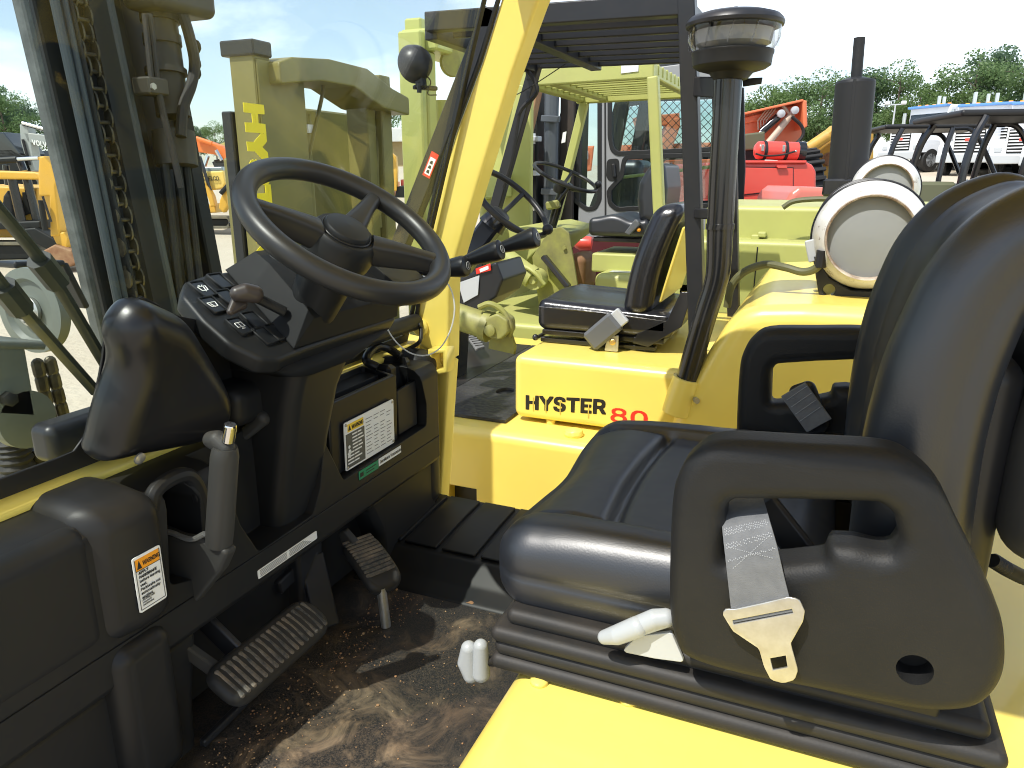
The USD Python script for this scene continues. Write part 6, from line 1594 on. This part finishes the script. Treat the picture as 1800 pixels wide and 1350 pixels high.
def yard():
    # ---- left: excavators seen through the windshield
    d = 12.5
    excavator('yellow mini excavator nearest the mast, arm folded down with a rusty bucket', 40, d, 'cat',
        [('house', [(-60, 325), (66, 330), (64, 400), (40, 418), (-60, 418)], .6, 1.4, 'cat'), ('panel', [(38, 338), (60, 336), (60, 372), (40, 380)], .55, .05, 'mast'),
         ('seat', [(5, 345), (12, 335), (20, 350), (22, 385), (0, 390)], .3, .3, 'rubber'), ('deck', [(-60, 392), (70, 388), (72, 402), (-60, 405)], .1, .5, 'mast'),
         ('blade', [(40, 402), (60, 400), (105, 425), (112, 440), (80, 438), (55, 425)], .0, .3, 'mast')],
        [('boom', [(-60, 298), (60, 302), (70, 305), (72, 312), (66, 316), (-60, 314)], -.1, .22, 'cat'),
         ('stick', [(68, 275), (76, 274), (92, 292), (100, 318), (97, 330), (104, 400), (104, 415), (88, 416), (86, 345), (68, 345), (66, 310)], -.12, .22, 'cat'),
         ('bucket_link', [(88, 408), (112, 408), (120, 420), (118, 440), (108, 446), (96, 425)], -.1, .2, 'cat'),
         ('bucket', [(76, 440), (95, 430), (125, 440), (136, 462), (118, 470), (80, 468)], -.2, .6, 'rust')],
        cab=[('cylinder', (-30, 284), (30, 280), -.05, .05, 'mast'), ('cylinder_rod', (25, 280), (68, 278), -.05, .03, 'chrome'), ('canopy_post', (20, 310), (38, 390), .2, .07, 'black'), ('canopy_post', (46, 310), (68, 400), .5, .07, 'black'), ('arm_cylinder', (72, 352), (80, 405), -.2, .045, 'mast'),
             ('hose', (75, 345), (90, 390), -.25, .018, 'rubber'), ('canopy_post', (10, 290), (14, 325), .3, .05, 'black'), ('canopy_post', (36, 285), (42, 300), .3, .06, 'black')],
        track=([(-70, 425), (62, 425), (70, 440), (66, 462), (-70, 466)], .2), group=None)
    excavator('grey excavator with white lettering on its raised arm, left edge', 60, 24.0, 'grey',
        [('house', [(-60, 262), (20, 262), (42, 275), (42, 310), (-60, 310)], 0, 2.0, 'mast'), ('cab', [(-20, 235), (5, 232), (20, 250), (36, 270), (20, 275), (-20, 275)], 0, 1.3, 'dark_glass')],
        [('boom', [(34, 220), (40, 214), (48, 222), (56, 262), (62, 300), (54, 302), (42, 270), (36, 250)], .2, .4, 'volvo'), ('stick', [(40, 232), (100, 240), (140, 256), (140, 268), (92, 258), (48, 250)], .2, .35, 'volvo')],
        text_=[('VOLVO', (57, 254, 90, 260, 8), .17, 'white')], cab=[('cylinder_rod', (40, 217), (110, 236), .2, .07, 'chrome'), ('hose', (40, 245), (52, 290), .15, .04, 'rubber')], track=([(-60, 312), (70, 312), (74, 330), (-60, 335)], .2))
    excavator('yellow mini excavator with black lettering on its curved house beside the mast', 375, 17.5, 'kob',
        [('house', [(330, 303), (392, 300), (396, 322), (392, 330), (378, 334), (330, 336)], .2, 1.3, 'kob'), ('frame', [(330, 362), (378, 358), (380, 374), (330, 376)], .2, .5, 'cat'), ('window', [(352, 294), (390, 293), (392, 300), (352, 303)], .25, .6, 'glass_grey')],
        [('swing_post', [(358, 322), (366, 330), (374, 345), (378, 362), (370, 364), (364, 345), (354, 334)], .0, .2, 'cat'), ('boom', [(414, 305), (420, 310), (398, 345), (400, 362), (392, 374), (384, 366), (386, 352), (392, 336)], -.1, .25, 'cat'), ('blade', [(400, 390), (435, 386), (440, 398), (402, 398)], 0, .3, 'mast')],
        text_=[('KOBELCO', (352, 317, 385, 317, 6.5), .17, 'ink')], cab=[('arm_cylinder', (388, 340), (408, 318), -.15, .05, 'mast'), ('canopy_post', (351, 275), (370, 335), .1, .04, 'black')],
        track=([(330, 380), (402, 380), (407, 390), (402, 402), (330, 402)], .1))
    excavator('orange excavator with arched boom behind the lettered yellow one', 400, 22.0, 'orange',
        [('house', [(388, 296), (440, 294), (440, 322), (396, 325)], .3, 1.8, 'orange'), ('cab', [(372, 285), (392, 275), (425, 280), (440, 296), (378, 298)], .4, 1.0, 'dark_glass'), ('cab_roof', [(375, 281), (440, 278), (440, 285), (378, 287)], .35, 1.1, 'black_satin')],
        [('boom', [(340, 243), (366, 248), (388, 256), (404, 270), (412, 280), (392, 282), (378, 272), (340, 266)], .0, .4, 'orange')],
        text_=[('AR', (401, 310, 416, 309, 7), .27, 'ink')], cab=[('boom_cylinder', (380, 264), (390, 282), -.1, .05, 'chrome'), ('stick_rod', (345, 243), (372, 252), -.1, .06, 'orange'), ('post', (366, 274), (360, 292), .2, .05, 'chrome')],
        track=([(388, 328), (450, 328), (450, 345), (388, 345)], .4))
    excavator('small orange and yellow excavator between the two masts', 690, 27.0, 'cat',
        [('house', [(674, 322), (692, 320), (692, 345), (676, 350)], .3, 1.5, 'orange'), ('engine_cover', [(704, 316), (714, 314), (716, 328), (705, 330)], .3, 1.0, 'red_paint'), ('cab', [(680, 288), (690, 286), (692, 318), (684, 320)], .3, 1.0, 'glass_grey')],
        [('boom', [(667, 270), (688, 268), (696, 275), (698, 300), (697, 335), (692, 336), (690, 290), (686, 280), (672, 290)], 0, .35, 'cat'), ('blade', [(698, 328), (714, 325), (712, 352), (692, 354)], .1, .4, 'mast')],
        cab=[('boom_cylinder', (672, 276), (688, 272), -.1, .09, 'chrome')], track=([(672, 350), (715, 348), (716, 358), (672, 360)], .2))
    # ---- low building and white trailer
    b0 = at_dist(700, 46)
    B = thing('warehouse', 'low building with pale metal roof and tan wall beyond the masts', 'building', b0)
    obj('wall', slabF([(600, 248), (760, 246), (760, 320), (600, 320)], 46, 8, .02), M['tan_wall'], B)
    obj('roof', slabF([(590, 232), (735, 222), (770, 222), (770, 248), (590, 250)], 45.4, 9.2, .05), M['metal_roof'], B)
    B = thing('site_trailer', 'white box trailer behind the lime guard leg', 'trailer', at_dist(880, 17))
    obj('box', slabF([(858, 206), (905, 203), (910, 340), (858, 345)], 17, 2.4, .03), M['trailer'], B)
    obj('window', slabF([(880, 228), (890, 228), (890, 250), (880, 250)], 16.97, .04, .005), M['dark_glass'], B)
    B = thing('shed', 'small shed with yellow gable roof behind the orange boom', 'shed', at_dist(410, 40))
    obj('wall', slabF([(385, 262), (445, 255), (445, 300), (385, 300)], 40, 5, .02), M['tan_wall'], B)
    obj('roof', slabF([(380, 256), (404, 246), (445, 236), (445, 252), (404, 256), (384, 264)], 39.8, 5.4, .02), M['shed_roof'], B)
    # ---- red machine
    R = thing('telehandler', 'red telehandler with open body and raised orange red boom plate', 'telehandler', at_dist(1360, 9.6))
    dd = 8.6
    obj('body', slabF([(1240, 286), (1300, 283), (1418, 284), (1430, 290), (1436, 302), (1436, 345), (1436, 420), (1240, 420)], dd, 1.6, .04), M['red_paint'], R)
    obj('body_lip', slabF([(1260, 282), (1418, 282), (1418, 287), (1260, 287)], dd - .03, .06, .01), M['red_paint'], R)
    gap = Polygon([((q := FP(x, y, dd)) @ RT, q[2]) for x, y in ((1250, 292), (1395, 294), (1395, 334), (1250, 350))])
    obj('door', plate(gap.buffer(-.012), .02, .006, np.array([-math.sin(YAW), math.cos(YAW), 0]) * (dd - .005), RT, (0, 0, 1)), M['red_paint'], R)
    obj('door_gap', plate(Polygon(gap.exterior.coords, [gap.buffer(-.012).exterior.coords]), .012, .001, np.array([-math.sin(YAW), math.cos(YAW), 0]) * (dd + .001), RT, (0, 0, 1)), M['maroon'], R)
    obj('latch', slabF([(1367, 291), (1384, 291), (1384, 296), (1367, 296)], dd - .05, .04, .005), M['red_paint'], R)
    q = FP(1294, 322, dd - .012); tl = np.linspace(0, 2 * math.pi, 25)[:-1]
    obj('round_emblem', [tube([q + RT * .045 * math.cos(t) + np.array([0, 0, .045 * math.sin(t)]) for t in tl], .004, 5, True), slabF([(1289, 320), (1293, 317), (1294, 326), (1290, 326)], dd - .014, .004, .001), slabF([(1295, 319), (1299, 322), (1298, 327), (1295, 326)], dd - .014, .004, .001)], M['maroon'], R)
    obj('fender', slabF([(1384, 352), (1392, 338), (1405, 328), (1470, 330), (1500, 334), (1500, 380), (1384, 380)], 6.9, .9, .05), M['salmon'], R)
    db = 10.4
    obj('boom_plate', slabF([(1298, 260), (1299, 202), (1330, 193), (1412, 176), (1414, 225), (1405, 262), (1380, 275), (1298, 275)], db, .1, .02), M['orange_red'], R)
    obj('boom_edge', slabF([(1411, 175), (1419, 177), (1420, 222), (1412, 228)], db - .3, .45, .02), M['orange_red'], R)
    obj('boom_top', slabF([(1298, 200), (1412, 174), (1414, 178), (1298, 204)], db - .3, .4, .01), M['orange_red'], R)
    obj('boom_skin', slabF([(1302, 208), (1410, 182), (1411, 198), (1400, 206), (1385, 200), (1370, 204), (1350, 212), (1325, 214), (1305, 218)], db - .06, .05, .01), M['orange_red'], R)
    q = at_dist(1360, db); 
    for a, b, r, mt in (((1345, 258), (1392, 200), .045, 'tan_rod'), ((1338, 232), (1368, 205), .05, 'black'), ((1332, 238), (1350, 220), .035, 'chrome'), ((1376, 186), (1392, 204), .02, 'tan_rod')):
        obj('boom_cylinder', cyl(FP(*a, db - .2), FP(*b, db - .2), r, n=12), M[mt], R)
    for a in ((1396, 194), (1372, 200)):
        q = FP(*a, db - .26); obj('pivot_pin', lathe([(.05, 0), (.05, .04), (.02, .05)], q, FW * [1, 1, 0] * -1, 16), M['hood_label'], R)
    for k in range(4):
        x = 1341 + k * 5
        obj('boom_line', tube([FP(x - 8, 228, db - .12), FP(x - 9, 212, db - .12), FP(x + 8, 190, db - .12)], .010, 6), M['tan_rod'], R)
    obj('hose_loop', tube(spline([FP(1392, 205, db - .3), FP(1408, 220, db - .3), FP(1412, 235, db - .3), FP(1404, 248, db - .3), FP(1390, 258, db - .3)], 6), .022, 8), M['rubber'], R)
    obj('control_box', slabF([(1304, 236), (1345, 231), (1345, 262), (1303, 265)], 9.4, .35, .02), M['army_green'], R)
    obj('box_stand', slabF([(1310, 264), (1340, 262), (1338, 284), (1312, 284)], 9.45, .2, .01), M['mast'], R)
    obj('exhaust_elbow', slabF([(1288, 220), (1300, 211), (1308, 214), (1304, 222), (1290, 228)], 9.5, .12, .03), M['hood_label'], R)
    obj('tyre_hub', slabF([(1280, 262), (1296, 262), (1304, 275), (1304, 284), (1280, 284)], 9.0, .3, .04), M['rubber'], R)
    w = sub(R, 'wheel')
    c = FP(1400, 334, 10.2); ax = np.array([-.25, .97, 0])
    obj('tyre', lathe([(.28, -.2), (.42, -.2), (.46, -.17), (.46, .17), (.42, .2), (.28, .2)], c, RT * .95 + np.array([0, 0, 0]) , 40), M['rubber'], w)
    for k in range(26):
        t = 2 * math.pi * k / 26
        p = c + np.cross(RT, [0, 0, 1]) * .47 * math.cos(t) + np.array([0, 0, .47 * math.sin(t)])
        obj('tread_lug', bar(p - RT * .19, p + RT * .19 + np.array([0, 0, .05]), .05, .045, (p - c), .008), M['rubber'], w)
    for xx in (1270, 1400):
        g_ = at_dist(xx, 9.0); obj('wheel_under', lathe([(.25, 0), (.5, 0), (.5, .3), (.25, .3)], g_ + [0, 0, .5], (-.39, .92, 0), 24), M['rubber'], R)
    E = thing('fire_extinguisher', 'red fire extinguisher with black end strapped on the red machine', 'fire extinguisher', FP(1370, 282, 8.7))
    a, b = FP(1326, 264, 8.75), FP(1402, 266, 8.75); L = np.linalg.norm(b - a)
    obj('cylinder', lathe([(.0, 0), (.06, .005), (.092, .03), (.10, .06), (.10, L - .01)], a, b - a, 32), M['red_paint'], E, smooth=40)
    obj('black_end', lathe([(.101, L - .01), (.105, L), (.105, L + .07), (.06, L + .08)], a, b - a, 32), M['black'], E)
    for t in (.18, .66):
        obj('strap', lathe([(.1005, L * t), (.104, L * t), (.104, L * t + .035), (.1005, L * t + .035)], a, b - a, 32, False), M['seal'], E)
        q = a + (b - a) * (t + .03); obj('buckle', cbox(q[0] - .015, q[0] + .015, q[1] - .115, q[1] - .10, q[2] - .01, q[2] + .06, .003), M['steel'], E)
        obj('foot', cbox(q[0] - .02, q[0] + .02, q[1] - .05, q[1] + .05, q[2] - .13, q[2] - .095, .004), M['seal'], E)
    obj('hose', tube(spline([FP(1328, 270, 8.63), FP(1345, 274, 8.62), FP(1375, 272, 8.62), FP(1398, 266, 8.63)], 6), .010, 8), M['rubber'], E)
    obj('hose_tip', ball(FP(1399, 266, 8.63), .014, 1), M['steel'], E)
    # ---- yellow loader arm
    Lq = thing('wheel_loader', 'weathered yellow loader with lift arm behind the black exhaust stack', 'loader', at_dist(1470, 14))
    obj('lift_arm', slabF([(1412, 276), (1440, 250), (1452, 236), (1470, 220), (1490, 216), (1505, 214), (1512, 230), (1470, 245), (1440, 268), (1418, 288)], 13.6, .3, .03), M['cat_dirty'], Lq)
    obj('frame', slabF([(1415, 284), (1462, 238), (1520, 240), (1528, 330), (1415, 330)], 14, .8, .03), M['cat_dirty'], Lq)
    obj('arm_cylinder', cyl(FP(1420, 262, 13.4), FP(1455, 238, 13.4), .10, n=16), M['cat_dirty'], Lq)
    obj('bucket_side', slabF([(1523, 229), (1536, 232), (1536, 280), (1522, 286), (1516, 280)], 13.2, .5, .02), M['cat_dirty'], Lq)
    obj('pivot', lathe([(.12, 0), (.12, .1), (.07, .12)], FP(1456, 280, 13.95), (.39, -.92, 0), 16), M['rust'], Lq)
    for x in (1440, 1510):
        g_ = at_dist(x, 14.6); obj('tyre', lathe([(.35, 0), (.7, 0), (.75, .08), (.75, .4), (.7, .48), (.35, .48)], g_ + [0, 0, .75], (-.39, .92, 0), 28), M['rubber'], Lq)
    # ---- orange lift seen through the cab glass
    O = thing('boom_lift', 'bright orange boom seen through the grey cab windows', 'boom lift', at_dist(1150, 13))
    obj('arm', slabF([(1118, 206), (1195, 198), (1195, 216), (1124, 226)], 12.6, .4, .02), M['orange_red'], O)
    obj('arm', slabF([(1108, 275), (1126, 226), (1142, 222), (1120, 285)], 12.5, .4, .02), M['orange_red'], O)
    obj('arm', slabF([(1160, 262), (1178, 210), (1196, 206), (1196, 222), (1180, 265)], 12.5, .4, .02), M['orange_red'], O)
    obj('chassis', slabF([(1085, 255), (1255, 250), (1255, 310), (1085, 315)], 12.8, 1.6, .04), M['orange_red'], O)
    obj('guard', slabF([(1012, 258), (1045, 256), (1040, 300), (1012, 305)], 12, .5, .03), M['orange_red'], O)
    obj('guard_badge', slabF([(1020, 268), (1034, 265), (1034, 280), (1020, 284)], 11.96, .03, .01), M['trailer'], O)
    for x in (1040, 1110, 1240):
        g_ = at_dist(x, 13); obj('tyre', lathe([(.25, 0), (.5, 0), (.5, .3), (.25, .3)], g_ + [0, 0, .5], (-.39, .92, 0), 24), M['rubber'], O)
    # ---- second gas tank, on the lime hood
    c = P(1557, 333, Y=4.02)
    gas_tank('white gas tank further back, half hidden behind the larger one', c, .155, .60)
    c2 = np.array(c); zl = P(1330, 362, Y=4.1)[2]
    obj('tank_stand', [cbox(c[0] - .12, c[0] + .12, c[1] + .05, c[1] + .5, zl, c[2] - .14, .01)], M['black_satin'], smooth=35, label='black stand between lime hood and second gas tank', cat='bracket')
    # ---- utility vehicles
    def utv(loc, rz, label, body):
        U = thing('utility_vehicle', label, 'utility vehicle', (0, 0, 0), None)
        bm = M[body]
        obj('cargo_bed', cut(cbox(-1.5, -.45, -.7, .7, .72, 1.02, .02), cbox(-1.44, -.5, -.64, .64, .78, 1.2, .01)), bm, U)
        obj('bonnet', hull(np.array([(.75, s * .62, z) for s in (-1, 1) for z in (.62, 1.08)] + [(1.45, s * .5, z) for s in (-1, 1) for z in (.6, .92)])), bm, U)
        obj('sill', cbox(-1.4, 1.3, -.6, .6, .42, .62, .03), M['black_satin'], U)
        obj('cooler_box', cbox(-.95, -.55, -.62, -.2, 1.02, 1.42, .03), M['army_green'], U)
        obj('seat', [rbox(-.35, .15, -.6, .6, .72, .9, .05), rbox(-.42, -.28, -.6, .6, .85, 1.4, .05)], M['vinyl'], U)
        obj('dash', rbox(.6, .8, -.6, .6, .85, 1.15, .05), M['black_satin'], U)
        obj('roof', rbox(-.62, .72, -.64, .64, 2.0, 2.06, .028, .2), M['seal'], U)
        for s in (-1, 1):
            obj('cage_tube', tube(spline([(-.5, s * .68, .62), (-.55, s * .68, 1.3), (-.5, s * .66, 1.75), (-.4, s * .62, 2.0)], 6), .036, 10), M['black'], U)
            obj('cage_tube', tube(spline([(1.0, s * .66, .95), (.72, s * .66, 1.5), (.45, s * .63, 1.95), (.2, s * .62, 2.0)], 6), .030, 10), M['black'], U)
            obj('cage_tube', tube(spline([(.12, s * .68, .62), (.10, s * .69, 1.3), (.14, s * .66, 1.75), (.2, s * .62, 2.0)], 6), .034, 10), M['black'], U)
            obj('door_bar', tube(spline([(-.45, s * .70, 1.2), (.1, s * .72, 1.15), (.45, s * .72, .95), (.5, s * .72, .7)], 6), .022, 8), M['black'], U)
            for x in (-1.0, 1.05):
                w = sub(U, 'wheel'); y = s * .68 - (.13)
                obj('tyre', lathe([(.16, 0), (.29, 0), (.33, .04), (.33, .22), (.29, .26), (.16, .26)], (x, y, .33), (0, 1, 0), 26), M['rubber'], w)
                obj('rim', lathe([(.165, -.005), (.12, .03), (0, .04)], (x, y, .33), (0, 1, 0), 20), M['trailer'], w)
        obj('steering_wheel', tube([(.5 + .06 * math.sin(t), -.3 + .16 * math.cos(t), 1.2 + .15 * math.sin(t)) for t in np.linspace(0, 6.28, 25)[:-1]], .014, 6, True), M['black'], U)
        place(U, loc, rz, (1.12, 1.12, 1.12))
        return U
    g1 = at_dist(1745, 10.2)
    u1 = utv(g1, math.radians(14), 'black caged utility vehicle nearest, with a pale green box on its bed', 'black_satin')
    copy_of(u1, at_dist(1610, 13.6), math.radians(10), 'smaller looking black utility vehicle left of the nearest one, before a white truck', None, (1.12, 1.12, 1.12))
    copy_of(u1, at_dist(1930, 12.6), math.radians(10), 'black caged utility vehicle at the right edge of the row', None, (1.12, 1.12, 1.12))
    # ---- trucks
    def truck():
        T = thing('dump_truck', 'white truck with black grille and blue visor, leftmost of the row', 'truck', (0, 0, 0))
        obj('hood', hull(np.array([(x, s * y, z) for s in (-1, 1) for x, y, z in ((0, .62, .8), (0, .62, 1.95), (.08, .5, 2.05), (1.5, .82, 2.15), (1.5, .85, .9))])), M['truck_white'], T)
        obj('cab', rbox(1.5, 3.0, -1.1, 1.1, .9, 2.95, .12, .3), M['truck_white'], T)
        obj('windshield', hull(np.array([(1.46, s * 1.0, 2.18) for s in (-1, 1)] + [(1.52, s * .96, 2.8) for s in (-1, 1)] + [(1.56, s, 2.5) for s in (-1, 1)])), M['dark_glass'], T)
        obj('visor', cbox(1.28, 1.62, -1.05, 1.05, 2.84, 2.95, .03), M['blue_paint'], T)
        obj('bumper', rbox(-.12, .1, -1.15, 1.15, .55, .9, .05, .3), M['hood_label'], T)
        obj('grille_frame', cbox(-.03, .02, -.55, .55, .95, 1.85, .02), M['mast'], T)
        for k in range(7): obj('grille_bar', cbox(-.05, -.025, -.52, .52, 1.02 + k * .12, 1.07 + k * .12, .005), M['truck_white'], T)
        obj('emblem', cbox(-.06, -.045, -.16, .16, 1.4, 1.52, .005), M['red_paint'], T)
        for s in (-1, 1):
            obj('fender', hull(np.array([(x, s * y, z) for y in (.6, 1.15) for x, z in ((.0, .85), (.1, 1.25), (.5, 1.42), (1.1, 1.35), (1.4, .9))])), M['truck_white'], T)
            obj('headlight', cbox(-.02, .03, s * .86 - .14, s * .86 + .14, 1.0, 1.18, .02), M['hood_label'], T)
            obj('exhaust_pipe', cyl((3.1, s * .95, 1.0), (3.1, s * .95, 3.5), .08), M['chrome'], T)
            obj('mirror', cbox(1.4, 1.5, s * 1.3 - .08, s * 1.3 + .08, 2.1, 2.7, .02), M['chrome'], T)
            for x in (.72, 5.0, 6.3):
                w = sub(T, 'wheel'); y = s * 1.0 - .16
                obj('tyre', lathe([(.28, 0), (.48, 0), (.52, .05), (.52, .27), (.48, .32), (.28, .32)], (x, y, .52), (0, 1, 0), 28), M['rubber'], w)
                obj('rim', lathe([(.29, .0), (.2, .06), (.1, .02), (0, .02)], (x, y, .52), (0, 1, 0), 20), M['hood_label'], w)
        for k in range(5): obj('roof_light', rbox(1.7, 1.8, -.8 + k * .4 - .08, -.8 + k * .4 + .08, 2.95, 3.02, .03), M['orange_label'], T)
        obj('frame', cbox(1.5, 7.0, -.45, .45, .7, 1.0, .02), M['mast'], T)
        obj('dump_body', rbox(3.4, 7.2, -1.2, 1.2, 1.1, 2.7, .1, .4), M['truck_body'], T)
        obj('body_canopy', rbox(2.9, 3.9, -1.15, 1.15, 2.9, 3.05, .05, .4), M['black_satin'], T)
        return T
    t0 = truck()
    face = lambda px, d, off: math.atan2(*(at_dist(px, d)[:2])[::-1]) + off
    row = [(1575, 40, -.75), (1640, 41, -.3), (1695, 37, -.28), (1733, 38, -.28), (1790, 36, -.28), (1850, 35, -.28)]
    labs = ['', 'white truck second from the left in the row, behind the cage tubes', 'white truck with red emblem on its grille, seen beneath the black cage roof', 'white truck right of the one with the red emblem', 'white truck near the right edge, its grille beside a cage tube', 'last white truck at the right edge of the row']
    for i, ((px, d, off), lb) in enumerate(zip(row, labs)):
        q = at_dist(px, d)
        if i == 0: place(t0, q, face(px, d, off))
        else: copy_of(t0, q, face(px, d, off), lb, 'white trucks parked in a row')
    stage.GetPrimAtPath(t0).SetCustomDataByKey('group', 'white trucks parked in a row')
    S = thing('light_pole', 'thin light pole with two small lamps before the trees', 'lamp', at_dist(1558, 48))
    q = at_dist(1558, 48); zt = FP(1558, 194, 47)[2]
    obj('pole', cyl(q, (q[0], q[1], zt), .06, .04, 10), M['hood_label'], S)
    obj('arm', bar((q[0] - .5, q[1], zt), (q[0] + .5, q[1], zt), .06, .06), M['hood_label'], S)
    for s in (-.4, .4): obj('lamp_head', rbox(q[0] + s - .14, q[0] + s + .14, q[1] - .12, q[1] + .12, zt, zt + .18, .06), M['trailer'], S)
    # ---- trees
    protos = {}
    kinds = [('a', 11, 'broad mid green'), ('b', 23, 'dark dense'), ('c', 37, 'pale yellowish green')]
    spots = [(1335, 58, 150, 'c', 1.1, 'leftmost tree of the right hand wood, above the red boom'), (1385, 62, 140, 'a', 1.1, 'behind the red boom plate'), (1432, 60, 128, 'a', .95, 'just left of the exhaust stack'), (1470, 66, 140, 'b', .9, 'directly behind the exhaust stack'),
             (1525, 64, 128, 'b', .9, 'right of the exhaust pipe'), (1560, 62, 120, 'a', 1.0, 'rising above the light pole'), (1600, 58, 165, 'c', 1.0, 'low tree behind the leftmost truck'), (1645, 62, 150, 'c', 1.0, 'middle of the right hand wood'),
             (1690, 64, 112, 'a', 1.0, 'tallest crown above the red emblem truck'), (1735, 66, 106, 'b', .9, 'beside the tallest crown'), (1785, 60, 122, 'a', 1.05, 'at the right edge above the blue visors'), (1835, 62, 128, 'b', 1.0, 'beyond the right edge of the wood'),
             (-15, 52, 165, 'b', 1.1, 'at the far left edge'), (22, 50, 172, 'a', .9, 'above the cab of the grey excavator'), (62, 54, 190, 'b', .9, 'right of the grey excavator boom'), (110, 56, 200, 'a', 1.0, 'hidden mostly by the near mast'),
             (352, 60, 224, 'b', .9, 'right beside the near mast'), (385, 58, 216, 'a', .9, 'above the orange boom'), (420, 60, 222, 'c', .9, 'against the lettered mast'), (500, 64, 215, 'a', 1.0, 'seen between the mast cylinders'), (600, 64, 205, 'c', 1.0, 'behind the far mast'),
             (690, 52, 168, 'a', 1.0, 'over the low building roof'), (735, 60, 180, 'b', .9, 'half hidden by the lime mast'), (868, 56, 150, 'c', .9, 'behind the lime guard leg'), (895, 60, 165, 'b', .9, 'between the guard legs'), (1318, 60, 168, 'a', .45, 'small distant tree beside the air intake')]
    for i, (px, d, ytop, k, wide, where) in enumerate(spots):
        q = at_dist(px, d)
        h = FP(px, ytop, d)[2] - q[2]
        s = h / 9.6
        kk = [x for x in kinds if x[0] == k][0]
        label = '%s tree %s' % (kk[2], where)
        sc = (s * wide, s * wide, s)
        if k not in protos:
            protos[k] = leafy_tree(kk[1], k, label, 'trees round the yard'); place(protos[k], q, i * 1.3, sc)
        else: copy_of(protos[k], q, i * 1.3, label, 'trees round the yard', sc)
import os as _os
def ground():
    n = 161
    a = np.concatenate([-np.geomspace(300, .6, 80), [0], np.geomspace(.6, 300, 80)])
    X, Yg = np.meshgrid(a, a, indexing='ij')
    Z = ground_z(X, Yg)
    i = np.arange(n * n).reshape(n, n)
    f = np.stack([i[:-1, :-1], i[1:, :-1], i[1:, 1:], i[:-1, 1:]], -1).reshape(-1, 4)
    m = mat('sandy_ground', (0.52, 0.46, 0.36), 0.95, var=((0.43, 0.36, 0.26), 0.35, 0.5), bump=(14, 0.02))
    obj('ground', (np.stack([X, Yg, Z], -1).reshape(-1, 3), f), m, smooth=True, kind='structure')
ground()
fk1 = forklift_near()
suspension_seat(fk1)
mast_near(fk1)
fk2 = forklift_two()
c = P(1530, 418, Y=2.42)
gas_tank('large white gas tank lying on the yellow hood, its grey end in a rusty ring', c, .162, .62)
tank_bracket(c, .162, .62)
forklift_lime()
forklift_cab()
yard()
